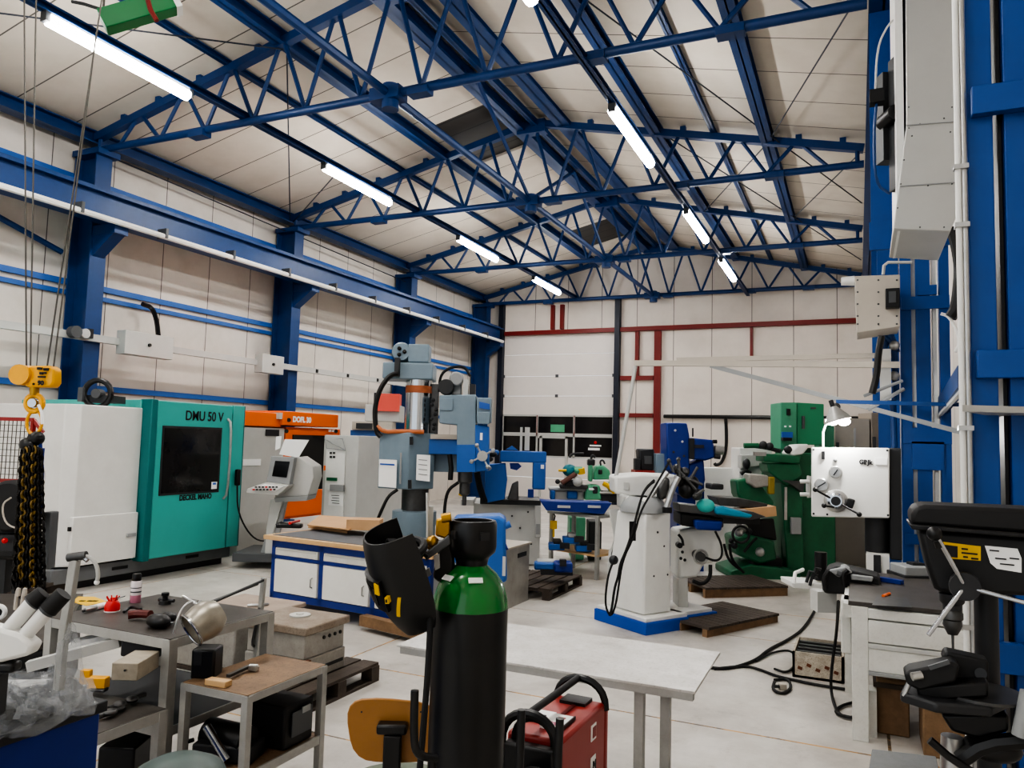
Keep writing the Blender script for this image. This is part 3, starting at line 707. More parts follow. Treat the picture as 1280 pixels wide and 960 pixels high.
# ---- things left of it
g = thing('mesh_guard', 'red framed wire mesh guard at the left edge beside the white machine', 'guard', tuple(at(20, 600, 7.3)))
A_, B_ = at(-40, 525, 7.3), at(42, 525, 7.3); zb, zt_ = at(20, 601, 7.3).z, at(20, 524, 7.3).z
mb = MB(); q = Vector((0, 0, 1))
a0 = Vector((A_.x, A_.y, zb)); a1 = Vector((A_.x, A_.y, zt_)); b0 = Vector((B_.x, B_.y, zb)); b1 = Vector((B_.x, B_.y, zt_))
for p0, p1 in ((a0, b0), (b0, b1), (b1, a1), (a1, a0)): mb.bar(p0, p1, .035, .035)
mb.bar(b1, b1+RT*.1-ZN*.12, .03); mb.bar(b0, Vector((b0.x, b0.y, .75)), .04)
mb.bar(a0, Vector((a0.x, a0.y, .0)), .04)
mb.build('frame', REDP, g)
mb = MB()
for i in range(1, 16):
    p0 = a0.lerp(b0, i/16); mb.bar(p0, p0+q*(zt_-zb), .006)
for i in range(1, 10):
    z = zb+(zt_-zb)*i/10; mb.bar(Vector((a0.x, a0.y, z)), Vector((b0.x, b0.y, z)), .006)
mb.build('wire_mesh', ROPE, g)
bm_ = thing('press_machine', 'black machine block with round cover half hidden behind the hanging chains', 'machine', tuple(at(12, 735, 6.9)))
MB().vb(-50, 618, 26, 700, 6.9, .3).build('body', BLACK, bm_, bevel=.04)
c = at(18, 632, 6.85); MB().lathe([(.0, 0), (.2, .0), (.23, .04), (.23, .16)], c-FW*.1, FW, 24).build('round_cover', MBLACK, bm_)
c2 = at(18, 660, 6.7); MB().tube([at(25, 662, 6.7), at(6, 655, 6.7), at(2, 630, 6.7), at(14, 622, 6.7)], .008, smoothpath=2).build('hose', BEIGE, bm_)
MB().vb(-10, 668, 18, 690, 6.8, .15).build('control_box', CHAR, bm_, bevel=.01)
MB().ball(at(6, 676, 6.75), .025).build('stop_button', RED, bm_)
for x in (2, 22): MB().vb(x-6, 695, x+4, 742, 6.95, .1).build('leg', CHAR, bm_)
sc = thing('dark_panel_stand', 'dark grey sheet metal stand beside the white machine base', 'stand', tuple(at(58, 730, 7.0)))
MB().vb(52, 640, 62, 712, 7.0, .12).build('panel', DGREY, sc, bevel=.01)
MB().vb(47, 588, 50, 735, 6.7, .03).build('white_upright', WHITE, sc); MB().vb(45, 560, 47, 735, 6.7, .03).build('blue_upright', NAVY, sc)
dk = thing('timber_skid', 'low dark timber skid on the floor beneath the hanging chains', 'skid', tuple(atZ(30, 752, 0)))
p0 = atZ(-40, 765, 0); p1 = atZ(66, 740, 0)
for k in range(4):
    MB().bar(p0+Vector((-.12, .22*k, .12)), p1+Vector((-.12, .22*k, .12)), .16, .04).build('board', PALLETD, dk)
for k in range(3): MB().bar(p0.lerp(p1, k/2)+Vector((-.12, -.08, .05)), p0.lerp(p1, k/2)+Vector((-.12, .75, .05)), .1, .1).build('bearer', PALLETD, dk)

# ---- crane hook block with ropes, chain bundle
DH = 5.2
hb = thing('hook_block', 'yellow crane hook block with rings hanging on wire ropes at left', 'crane hook', tuple(at(45, 520, DH)))
pts = [(30, 459), (36, 457), (62, 457), (67, 461), (67, 478), (63, 484), (34, 484), (28, 480), (27, 466)]
P = [at(x, y, DH-.04) for x, y in pts]
o0 = P[0]
mb = MB(); mb.prism([((p-o0).dot(RT), (p-o0).z) for p in P], o0, RT, ZN, FW*.1); mb.build('sheave_case', YELLOW, hb, bevel=.012)
c = at(29, 469, DH-.02); MB().cyl(c-FW*.05, c+FW*.09, .07).build('sheave', YELLOW, hb)
mb = MB()
words('lettering', '90', .04, at(47, 481, DH-.06), RT, ZN, PRINT, hb, .001, bold=.003)
for x0_, x1_, y_, h_ in ((46, 52, 459, 3), (54, 60, 460, 3), (49, 53, 465, 3), (54, 57, 465, 2), (47, 56, 470, 2)): MB().vb(x0_, y_, x1_, y_+h_, DH-.055, .012).build('worn_print', PRINT, hb)
for x, y in ((42, 480), (56, 462), (50, 478)): MB().cyl(at(x, y, DH-.05), at(x, y, DH-.06), .008).build('bolt', BLACK, hb)
c = at(43, 492, DH); MB().cyl(at(43, 483, DH), at(43, 494, DH), .03).build('swivel', BRASS, hb)
def ring(mb, c, r, t, u, v, n=20, sx=1, sy=1):
    mb.tube([c+u*(r*sx*math.cos(a))+v*(r*sy*math.sin(a)) for a in [i*2*PI/n for i in range(n+1)]], t, n=8)
c = at(43, 504, DH); mb = MB(); ring(mb, c, .055, .02, RT, ZN); mb.build('hook', YELLOW, hb)
MB().cyl(c-FW*.03, c+FW*.03, .03).build('hook_pin', CHROME, hb)
c = at(43, 528, DH); mb = MB(); ring(mb, c, .052, .011, RT, ZN, sy=1.55); mb.build('master_link', YELLOW, hb)
MB().tube([at(48, 506, DH-.03), at(52, 515, DH-.03), at(53, 530, DH-.03)], .01).build('latch', PAPER, hb)
for i, (a, b) in enumerate((((33, 458), (30, -60)), ((38, 458), (46, -60)), ((59, 458), (136, -60)), ((67, 458), (118, 60)))):
    p0 = at(*a, DH); p1 = at(*b, DH); MB().cyl(p0, p0+(p1-p0)*1.05, .006, n=6).build('wire_rope', ROPE, hb)
cb_ = thing('chain_bundle', 'bundle of dark and yellow lifting chains hanging from the yellow hook', 'chains', tuple(at(42, 740, DH)))
mb = MB(); mb.ball(at(35, 556, DH), .07, (1, .7, .7)); mb.ball(at(46, 548, DH), .05); ring(mb, at(42, 549, DH), .035, .012, RT, ZN); mb.build('shackle', BLACK, cb_)
CHB = mat('black_chain', (30, 26, 22), .4, metal=.6, dirt=.3); CHY = mat('yellow_chain', (120, 94, 24), .45, dirt=.7, dscale=20)
def chain(p0, p1, m, L=.05, t=.0075):
    n = int((p1-p0).length/(L*.72)); d = (p1-p0).normalized(); u, w_ = perp(d); mb = MB()
    for i in range(n):
        c = p0.lerp(p1, (i+.5)/n)
        a = u if i % 2 else w_
        pts = [c+a*(L*.34*math.cos(q))+d*(L*.5*math.sin(q)) for q in [k*2*PI/8 for k in range(9)]]
        mb.tube(pts, t, n=5)
    mb.build('chain', m, cb_)
for i in range(20):
    fx = (i % 7)/6; rowd = (i//7)*.045
    x0 = 29+fx*21; x1 = 20+fx*34+random.uniform(-2, 2)
    chain(at(x0, 558+abs(fx-.5)*8, DH-.05+rowd), at(x1, 738+random.uniform(-18, 10), DH-.05+rowd), CHY if i in (1, 4, 9, 12) else CHB, .055, .009)
MB().tube([at(50, 552, DH), at(53, 590, DH), at(50, 640, DH), at(47, 690, DH)], .012).build('blue_sling', NAVY, cb_)

# ---- orange CNC machine
om = thing('orange_machine', 'orange and grey CNC machine behind the teal machining centre', 'milling machine', (-9.3, 10, 0))
XO = -8.9
MB().xb(300, 534, 352, 694, XO-.02, 1.8).build('grey_housing', LGREY, om, bevel=.012)
MB().xb(301, 515, 352, 533, XO+.02, 1.8).build('top_band', ORANGE, om, bevel=.01)
lb = MB().xb(354, 516, 423, 533, XO+.1, 1.8).build('front_band', ORANGE, om, bevel=.012)
MB().xb(349, 516, 354, 524, XO+.08, .2).build('hinge', LGREY, om)
MB().xb(355, 535, 423, 645, XO+.0, 1.7).build('orange_housing', ORANGE, om, bevel=.012)
MB().xb(365, 544, 412, 612, XO+.02, .06).build('door_window', GLASSD, om)
MB().xb(356, 613, 403, 644, XO+.06, .1).build('lower_panel', ORANGE, om, bevel=.01)
MB().xb(333, 537, 349, 545, XO+.0, .03).build('dark_grille', CHAR, om)
MB().xb(304, 574, 326, 582, XO+.0, .03).build('white_sticker', PAPER, om)
p = atX(366, 527, XO+.105); words('lettering', 'DOFL 30', .125, p, YN, ZN, PAPER, om, .001, bold=.008)
for x, y in ((361, 525), (358, 539), (420, 539)): MB().cyl(atX(x, y, XO+.1), atX(x, y, XO+.12), .035).build('screw_cap', BLACK, om)
for k in range(2): MB().xb(411+k*4, 537, 414+k*4, 540, XO+.01, .02).build('white_mark', PAPER, om)
MB().xb(300, 690, 350, 697, XO-.0, 1.5).build('base', CHAR, om)
# ---- control console
ct = thing('control_console', 'grey control console with tilted screen and keys on a pedestal', 'control panel', tuple(atZ(345, 705, 0)))
DC = 10.9
def SP(poly, d, depth):  # polygon in pixels extruded away from the viewer
    P = [at(x, y, d) for x, y in poly]; o = P[0]
    return MB().prism([((p-o).dot(RT), (p-o).z) for p in P], o, RT, ZN, FW*depth)
SP([(361, 572), (373, 571), (391, 583), (392, 597), (385, 620), (343, 622), (347, 610)], DC+.05, .5).build('housing', LGREY, ct, bevel=.01)
SP([(339, 570), (368, 572), (362, 606), (333, 602)], DC-.1, .15).build('screen_bezel', GREY, ct, bevel=.008)
SP([(344, 576), (362, 577), (358, 597), (340, 595)], DC-.11, .02).build('screen', SCREEN, ct)
SP([(332, 603), (361, 607), (347, 619), (308, 616), (309, 611)], DC-.25, .3).build('keyboard_shelf', LGREY, ct, bevel=.006)
mb = MB()
K = SP([(331, 605), (354, 608), (344, 614), (315, 611)], DC-.27, .02).build('key_pad', PAPER, ct)
for k in range(14):
    c = at(317+(k % 7)*4.3+(k//7)*3, 612-(k//7)*3.2, DC-.29); MB().obox(c, (.028, .02, .02), VANG).build('key', RED if k % 5 == 0 else CHAR, ct)
SP([(343, 622), (385, 620), (383, 626), (344, 628)], DC+.0, .5).build('underside', GREY, ct)
SP([(338, 625), (354, 625), (342, 664), (340, 700), (330, 700), (333, 660)], DC+.15, .25).build('pedestal', LGREY, ct, bevel=.01)
SP([(346, 625), (358, 625), (350, 660), (338, 702), (322, 702)], DC+.2, .1).build('strut', GREY, ct)
SP([(345, 546), (352, 545), (350, 560), (344, 563)], DC+.25, .01).build('paper_sheet', PAPER, ct)
SP([(356, 549), (386, 550), (373, 572), (349, 568)], DC+.12, .02).build('white_lid', PAPER, ct)
mb = MB(); mb.vb(290, 692, 352, 703, DC+.1, .9); mb.build('foot_plate', DGREY, ct, bevel=.01)
def SPY(poly, Y, depth):  # the same on a plane across the hall
    P = [atY(x, y, Y) for x, y in poly]; o = P[0]
    return MB().prism([((p-o).x, (p-o).z) for p in P], o, XN, ZN, YN*depth)
# ---- white electrical cabinet
wc = thing('electrical_cabinet', 'tall white electrical cabinet with posted papers between orange machine and radial drill', 'cabinet', tuple(atY(430, 660, 9.6)))
YC = 9.5
x0 = atY(403, 600, YC).x; x1 = atY(446, 600, YC).x; zt_ = atY(425, 544, YC).z
MB().box(x0, x1, YC, YC+1.75, 0, zt_).build('body', LGREY, wc, bevel=.01)
MB().yb(406, 562, 430, 646, YC-.02, .02).build('front_door', WHITE, wc)
mb = MB(); mb.tube([atY(406, 548, YC-.05), atY(408, 560, YC-.05), atY(432, 563, YC-.05), atY(428, 548, YC-.05), atY(408, 550, YC-.05), atY(432, 563, YC-.05)], .008); mb.build('wire_rack', GREY, wc)
for x in (413, 417):
    for y in (566, 571): MB().yb(x-1, y-1, x+1.5, y+1.5, YC-.03, .02).build('button', BLACK, wc)
MB().yb(408, 597, 421, 601, YC-.03, .02).build('green_label', GREEN, wc)
MB().yb(404.5, 582, 406.5, 588, YC-.03, .02).build('orange_label', ORANGE, wc)
MB().yb(411, 606, 429, 632, YC-.03, .012).build('posted_paper', PAPER, wc)
MB().yb(412, 606, 429, 614, YC-.07, .04).build('clip_pocket', GREY, wc)
for k in range(4): MB().yb(414+k % 2, 619+k*3.2, 424, 619.8+k*3.2, YC-.036, .004).build('printed_line', DGREY, wc)
# ---- white/salmon machine beyond
sm = thing('salmon_panel_machine', 'white machine head with a salmon red panel behind the radial drill column', 'machine', tuple(at(480, 620, 13)))
MB().vb(456, 506, 500, 527, 14.2, .6).build('white_head', LGREY, sm, bevel=.015)
MB().vb(471, 492, 499, 514, 14.1, .3).build('salmon_panel', SALMON, sm)
MB().vb(467, 491, 472, 515, 14.15, .35).build('dark_edge', CHAR, sm)
MB().vb(440, 527, 490, 538, 14.0, .5).build('control_strip', BEIGE, sm, bevel=.01)
MB().vb(445, 529, 465, 536, 13.95, .05).build('display', CHAR, sm)
MB().vb(438, 538, 478, 546, 14.1, .6).build('blue_ledge', BLUE2, sm)
MB().vb(440, 546, 500, 690, 14.2, .6).build('base_column', LGREY, sm)

# ================================================================== BLUE WORKBENCH
wA, wB = atZ(337, 747, .13), atZ(462, 769, .13)
RW = math.atan2(wB.y-wA.y, wB.x-wA.x)
wb = thing('workbench', 'blue framed workbench with white doors and drawers and a wooden top', 'workbench', (wA.x, wA.y, 0), RW)
Lb, Db, z0 = (wB-wA).length*1.5, .8, .13
def lb_(): return MB(local=True)
bay = Lb/3
mb = lb_()
mb.box(0, Lb, 0, Db, z0, z0+.07); mb.box(0, Lb, 0, .04, .69, .765); mb.box(0, Lb, 0, .04, .565, .6)
for k in range(4): mb.box(k*bay-.025*(k == 3)-(.0 if k else 0), k*bay+.05-.025*(k == 3), 0, .05, z0, .765)
mb.build('frame', NAVY, wb)
lb_().box(0.01, Lb-.01, .02, Db, z0+.01, .76).build('carcass', LGREY, wb)
lb_().box(-.08, Lb+.08, -.06, Db+.1, .765, .812).build('worktop', BEECH, wb, bevel=.004)
lb_().box(-.0, Lb, .0, Db+.06, .812, .817).build('rubber_mat', mat('grey_mat', (96, 98, 102), .5, dirt=.4), wb)
for k in range(3):
    xa, xb_ = k*bay+.065, (k+1)*bay-.02
    d_ = lb_().box(xa, xb_, -.012, .02, z0+.08, .56).build('door', WHITE, wb, bevel=.004)
    lb_().tube([(xb_-.06, -.012, .31), (xb_-.06, -.04, .32), (xb_-.06, -.04, .4), (xb_-.06, -.012, .41)], .007).build('handle', STEEL, d_)
    w_ = lb_().box(xa, xb_, -.012, .02, .605, .685).build('drawer', WHITED, wb, bevel=.004)
    lb_().box(xa+.02, xb_-.02, -.02, -.012, .662, .68).build('grip_rail', LGREY, w_)
pl = thing('timber_block', 'long timber skid on the floor under the right end of the blue bench', 'skid', tuple(atZ(490, 785, 0)))
p0, p1 = atZ(449, 773, .12), atZ(521, 790, .12)
mb = MB(); n_ = (p1-p0).normalized(); s_ = Vector((-n_.y, n_.x, 0))
mb.bar(p0+s_*.05-ZN*.02, p1+s_*.05-ZN*.02, .1, .1); mb.build('front_beam', PALLET, pl)
mb = MB(); mb.bar(p0+s_*.3+ZN*.03-ZN*.035, p1+s_*.3-ZN*.005, .35, .02); mb.build('top_board', PALLET, pl)
cbx = thing('cardboard_box', 'opened flat brown cardboard box lying on the blue bench', 'box', tuple(atZ(430, 662, .745)))
MB().vb(433, 650, 474, 663, 8.6, .28).build('tray', CARD, cbx)
q = [atZ(384, 657, .87), atZ(437, 663, .88), atZ(470, 650, .92), atZ(400, 645, .9)]
mb = MB(); mb.add([*q, *[p+ZN*.012 for p in q]], [(3, 2, 1, 0), (4, 5, 6, 7), (0, 1, 5, 4), (1, 2, 6, 5), (2, 3, 7, 6), (3, 0, 4, 7)]); mb.build('flap', CARD, cbx)
q = [atZ(385, 660, .82), atZ(434, 667, .82), atZ(436, 659, .83), atZ(392, 654, .84)]
mb = MB(); mb.add([*q, *[p+ZN*.03 for p in q]], [(3, 2, 1, 0), (4, 5, 6, 7), (0, 1, 5, 4), (1, 2, 6, 5), (2, 3, 7, 6), (3, 0, 4, 7)]); mb.build('flap', CARD, cbx)
tl_ = thing('hand_tool', 'small black tool and red driver at the left back of the blue bench', 'tool', tuple(atZ(362, 658, .745)))
MB().obox(atZ(362, 657, .845), (.3, .12, .05), .5).build('body', BLACK, tl_, bevel=.015)
MB().tube([atZ(345, 656, .84), atZ(352, 653, .87), atZ(358, 655, .86)], .012).build('cord', BLACK, tl_)
MB().cyl(atZ(362, 654, .89), atZ(374, 651, .87), .015).build('red_grip', RED, tl_)

# ================================================================== RADIAL DRILL
DR = 10.5
rd = thing('radial_drill', 'tall grey and blue radial drilling machine with chrome column behind the blue bench', 'drilling machine', tuple(atZ(515, 690, 0)))
cx = at(521, 560, DR+.3)
def zat(py, d=DR, px=521): return at(px, py, d).z
ctr = Vector((cx.x, cx.y, 0))
def V3(z): return ctr+ZN*z
MB().lathe([(.34, 0), (.34, .1), (.3, .14), (.3, zat(660)), (.31, zat(658)), (.31, zat(641)), (.26, zat(640))], V3(0), ZN, 28).build('base_collar', GREYB, rd)
MB().cyl(V3(zat(642)), V3(zat(608)), .19).build('lower_column', STEELD, rd)
MB().cyl(V3(zat(545)), V3(zat(470)), .185, n=28).build('chrome_column', CHROME, rd)
MB().cyl(V3(zat(490))+RT*.0-FW*.03, V3(zat(481))-FW*.03, .187).build('orange_stripe', mat('rust_mark', (170, 96, 60), .6, dirt=.8, dscale=12), rd)
# clamp box turned so its corner faces the viewer
A0 = at(511, 575, DR-.05); A0.z = 0
ul = (-(RT*.80)+FW*.25).normalized(); ur = (RT*.62+FW*.5).normalized()
def quadbox(z0, z1, a, b, o=A0, g=0.0):
    o = o.copy(); p = [o, o+ur*b, o+ur*b+ul*a, o+ul*a]
    return MB().hexa([Vector((v.x, v.y, z0)) for v in p]+[Vector((v.x, v.y, z1)) for v in p])
quadbox(zat(612), zat(541), .46, .42).build('clamp_housing', GREYB, rd, bevel=.015)
SP([(474, 574), (496, 575), (495, 610), (473, 608)], DR-.12, .01).build('posted_sheet', PAPER, rd)
SP([(475, 579), (493, 580), (493, 582), (475, 581)], DR-.13, .006).build('sheet_header', PBLUE, rd)
SP([(521, 568), (538, 569), (537, 602), (520, 600)], DR-.02, .01).build('posted_sheet', PAPER, rd)
for k in range(4): SP([(523, 574+k*6), (534, 575+k*6), (534, 576+k*6), (523, 575+k*6)], DR-.03, .006).build('sheet_line', GREY, rd)
SP([(512, 546), (516, 546), (516, 556), (512, 556)], DR-.12, .05).build('switch', BLACK, rd)
SP([(510, 600), (514, 600), (514, 611), (510, 611)], DR-.12, .05).build('switch', BLACK, rd)
SP([(500, 566), (502, 566), (501, 605), (499, 605)], DR-.14, .03).build('seam_bar', GREY, rd)
MB().vb(478, 453, 541, 474, DR+.1, .55).build('head_cap', GREYB, rd, bevel=.02)
MB().vb(510, 430, 536, 453, DR+.15, .35).build('top_cover', GREYB, rd, bevel=.015)
c = at(502, 440, DR+.2); MB().lathe([(.0, 0), (.12, 0), (.14, .04), (.14, .3), (.09, .34)], c-FW*.05, FW, 20).build('lift_motor', GREYB, rd)
mb = MB()
for k in range(3):
    a = k*2*PI/3; mb.ball(c-FW*.06+RT*(.05*math.cos(a))+ZN*(.05*math.sin(a)), .03)
mb.build('motor_vents', BLACK, rd)
MB().vb(493, 447, 499, 470, DR+.0, .12).build('motor_bracket', CHAR, rd)
MB().tube([at(498, 467, DR), at(488, 468, DR), at(475, 485, DR), at(468, 510, DR), at(470, 540, DR), at(476, 546, DR)], .035, smoothpath=2).build('thick_cable', BLACK, rd)
MB().tube([at(470, 532, DR), at(480, 540, DR), at(500, 539, DR), at(530, 540, DR)], .03, smoothpath=1).build('orange_cable', mat('orange_sleeve', (190, 110, 66), .5), rd)
MB().tube([at(497, 612, DR-.05), at(485, 620, DR-.05), at(476, 640, DR-.05), at(471, 652, DR)], .022, smoothpath=2).build('thin_cable', BLACK, rd)
MB().vb(534, 549, 573, 568, DR+.15, .3).build('arm', BLUE2, rd, bevel=.01)
MB().vb(538, 543, 573, 549, DR+.1, .4).build('arm_rail', BEIGE, rd)
MB().vb(539, 568, 573, 590, DR+.35, .2).build('arm_underside', GREYB, rd)
hd = SP([(549, 494), (595, 493), (595, 530), (594, 590), (571, 590), (571, 531), (549, 529)], DR-.15, .5); hd.build('drill_head', GREYB, rd, bevel=.015)
MB().vb(596, 497, 614, 528, DR-.18, .45).build('head_side', GREYB, rd, bevel=.012)
MB().vb(550, 498, 566, 513, DR-.17, .02).build('access_plate', GREYB, rd, bevel=.004)
SP([(599, 502), (612, 505), (612, 512), (599, 510)], DR-.21, .02).build('maker_badge', PBLUE, rd)
MB().vb(597, 515, 612, 530, DR-.24, .06).build('switch_cover', GREYB, rd, bevel=.008)
SP([(594, 531), (611, 533), (611, 588), (594, 590)], DR-.16, .4).build('blue_front', BLUE2, rd, bevel=.01)
SP([(571, 556), (594, 556), (594, 590), (571, 590)], DR-.18, .05).build('blue_cover', BLUE2, rd)
mb = MB(); mb.vb(600, 541, 603, 550, DR-.2, .04); mb.build('rocker_switch', PAPER, rd)
sp0 = at(581, 590, DR); MB().lathe([(.1, 0), (.1, -.14), (.075, -.16), (.075, -.3), (.03, -.34), (.03, -.46)], sp0+FW*.1, ZN, 18).build('spindle', STEELD, rd)
for k in range(4):
    a = k*PI/2+.5; c = at(603, 570, DR-.3); MB().tube([c, c+RT*(.16*math.cos(a))+ZN*(.16*math.sin(a))-FW*.05], .013).ball(c+RT*(.16*math.cos(a))+ZN*(.16*math.sin(a))-FW*.05, .03).build('feed_lever', STEEL, rd)
MB().cyl(at(603, 570, DR-.16), at(603, 570, DR-.36), .07).build('lever_hub', CHROME, rd)
# motors on top of the head
c = at(558, 484, DR+.05); MB().lathe([(.0, 0), (.1, 0), (.11, .03), (.11, .25), (.08, .28)], c-FW*.1, FW, 20).build('feed_motor', CHAR, rd)
c = at(571, 474, DR+.1); MB().lathe([(.0, 0), (.08, .0), (.1, .02), (.1, .1)], c-FW*.1, FW, 20).build('belt_wheel', GREY, rd)
MB().vb(564, 472, 577, 494, DR+.1, .1).build('belt_guard', GREY, rd, bevel=.02)
MB().vb(579, 474, 585, 494, DR, .2).build('terminal_plate', LGREY, rd); MB().vb(587, 480, 594, 493, DR, .2).build('terminal_box', CHAR, rd)
MB().tube([at(549, 490, DR+.2), at(550, 470, DR+.2), at(560, 460, DR+.2), at(580, 457, DR+.2), at(588, 470, DR+.2)], .02, smoothpath=2).build('hose', RUBBER, rd)
mb = MB(); mb.vb(538, 480, 548, 545, DR+.3, .05); mb.build('back_plate', STEELD, rd)
for k in range(7): MB().ball(at(541+random.uniform(-4, 6), 500+k*6, DR+.1), .03).build('valve', CHAR, rd)
MB().tube([at(562, 568, DR), at(564, 585, DR), at(563, 600, DR)], .035).build('black_hose', RUBBER, rd)
MB().tube([at(573, 603, DR), at(560, 612, DR), at(556, 630, DR), at(555, 655, DR)], .022, smoothpath=2).build('coolant_hose', RUBBER, rd)

# ---- blue band saw
DS = 11.9
bs_ = thing('band_saw', 'bright blue band saw on a pale grey base right of the radial drill', 'band saw', tuple(atZ(640, 690, 0)))
MB().vb(591, 630, 675, 705, DS+.1, 1.0).build('base', LGREY, bs_, bevel=.01)
MB().vb(576, 625, 592, 632, DS, .7).build('chip_tray', LGREY, bs_)
MB().vb(600, 625, 676, 631, DS, .9).build('table', CHAR, bs_)
MB().vb(625, 564, 683, 578, DS-.1, .35).build('saw_arm', BLUE2, bs_, bevel=.015)
MB().vb(666, 578, 682, 612, DS-.1, .3).build('wheel_housing', BLUE2, bs_, bevel=.02)
SP([(606, 581), (632, 579), (634, 600), (631, 624), (609, 629), (606, 618)], DS-.05, .35).build('left_housing', BLUE2, bs_, bevel=.015)
MB().vb(660, 612, 667, 622, DS-.05, .2).build('blade_guide', NAVY, bs_)
SP([(637, 579), (648, 579), (652, 583), (646, 588), (638, 586)], DS-.05, .2).build('guide_block', NAVY, bs_)
MB().vb(650, 534, 653, 564, DS, .08).build('post', LGREY, bs_); MB().vb(656, 534, 662, 563, DS, .08).build('post', LGREY, bs_)
SP([(632, 562), (640, 557), (648, 563)], DS-.05, .2).build('arm_cap', BLUE2, bs_)
SP([(634, 625), (640, 605), (648, 601), (648, 626)], DS-.12, .2).build('vise_jaw', STEELD, bs_, bevel=.02)
MB().vb(676, 581, 680, 586, DS-.13, .03).build('label', PAPER, bs_)
for x, y in ((597, 573), (604, 566), (611, 574), (602, 580), (616, 568), (609, 585)): MB().ball(at(x, y, DS-.4), .06, (1.2, .8, .7)).build('valve', STEEL if x < 610 else CHAR, bs_)
MB().tube([at(601, 568, DS-.4), at(612, 564, DS-.3), at(622, 566, DS-.2)], .04).build('pipe', BLUE2, bs_)
MB().tube([at(596, 590, DS-.3), at(600, 610, DS-.3), at(606, 628, DS-.3)], .05).build('hose', RUBBER, bs_)
for x, y in ((640, 645), (650, 660), (660, 640), (664, 680), (612, 660)): MB().cyl(at(x, y, DS+.1), at(x, y, DS+.08), .015).build('screw', CHAR, bs_)
SP([(669, 632), (676, 632), (676, 672), (669, 672)], DS-.02, .2).build('junction_box', LGREY, bs_, bevel=.008)
MB().vb(670, 655, 675, 668, DS-.04, .03).build('grille', GREY, bs_)
MB().ball(at(578, 618, DS), .05, (1.3, 1, .6)).build('yellow_bottle', YEL2, bs_)

# ---- small steel cabinet
sc2 = thing('steel_locker', 'small bare steel cabinet standing on the floor behind the green gas bottle', 'cabinet', (-3.8, 8.6, 0))
mb = MB().box(-4.1, -3.66, 7.95, 8.66, 0.0, .68); mb.build('body', mat('bare_steel_sheet', (168, 166, 160), .42, metal=.3, dirt=.6, dscale=3, dark=(110, 104, 94)), sc2, bevel=.006)
MB().box(-4.12, -3.64, 7.93, 8.68, .68, .70).build('lid', BEIGE, sc2)
MB().box(-3.655, -3.65, 8.3, 8.55, .55, .6).build('vent_slots', CHAR, sc2)
# ---- blue extractor body behind gas bottle
be = thing('blue_fume_unit', 'bright blue machine body with side pegs directly behind the gas bottle', 'machine', tuple(at(612, 760, 5.5)))
z0 = 0
p = [(566, 647), (624, 645), (633, 650), (632, 668), (634, 728), (590, 735), (566, 700)]
SP(p, 7.2, .35).build('body', BLUE2, be, bevel=.03)
MB().cyl(at(626, 660, 7.25), at(638, 655, 7.25), .032).build('peg', BLUE2, be)
MB().cyl(at(627, 686, 7.25), at(634, 683, 7.25), .032).build('peg', NAVY, be)
MB().vb(628, 696, 632, 720, 7.18, .02).build('label_strip', LGREY, be)
a = at(600, 730, 7.4); MB().box(a.x-.12, a.x+.12, a.y-.1, a.y+.15, 0, a.z).build('pillar', BLUE2, be)
# ---- pallet between
def pallet(name, label, corner, ang, L, W, m, h=.14, nb=6, group=None):
    t = thing(name, label, 'pallet', (corner[0], corner[1], 0), ang, group)
    for k in range(nb):
        w_ = W/nb; MB(local=True).box(0, L, k*w_+.01, (k+1)*w_-.012, h-.022, h).build('deck_board', m, t)
    for x in (.05, L/2, L-.05):
        MB(local=True).box(x-.05, x+.05, 0, W, h-.044, h-.022).build('cross_board', m, t)
        for y in (.05, W/2, W-.05): MB(local=True).box(x-.05, x+.05, y-.05, y+.05, .02, h-.044).build('block', m, t)
    for y in (.05, W/2, W-.05): MB(local=True).box(0, L, y-.05, y+.05, 0, .02).build('bottom_board', m, t)
    return t
pallet('pallet', 'dark topped wooden pallet on the floor beside the small steel cabinet', (-3.42, 8.75), math.radians(90), 1.2, .9, PALLETD)
# ---- lathe table
YT = 10.65
gt = thing('tool_table', 'small metal table with wooden lower shelf, blue case on top, by the green lathe', 'table', (-3.9, 11, 0))
tA = atZ(748, 645, .9); tB = atZ(684, 638, .9); ex = (tA-tB); ex.z = 0; ln = ex.length; ex.normalize(); ey = Vector((-ex.y, ex.x, 0))
def TB(a0, a1, b0, b1, z0, z1):
    p = [tB+ex*a0+ey*b0, tB+ex*a1+ey*b0, tB+ex*a1+ey*b1, tB+ex*a0+ey*b1]
    return MB().hexa([Vector((v.x, v.y, z0)) for v in p]+[Vector((v.x, v.y, z1)) for v in p])
TB(0, ln, 0, .6, .86, .9).build('top', GALV, gt, bevel=.004)
TB(0.02, ln-.02, 0.02, .58, .32, .35).build('shelf', BEECH, gt)
for a in (.03, ln-.07):
    for b in (.02, .54): TB(a, a+.05, b, b+.05, 0, .86).build('leg', GALV, gt)
bc = thing('blue_case', 'long bright blue flat tray case on top of the small metal table', 'case', tuple(tB+ex*.5+ZN*0))
SP([(675, 626), (765, 629), (755, 643), (683, 638)], 10.9, .4).build('tray', NAVY, bc, bevel=.01)
for x in (697, 735): MB().vb(x, 632, x+16, 635, 10.87, .03).build('clasp', LGREY, bc)
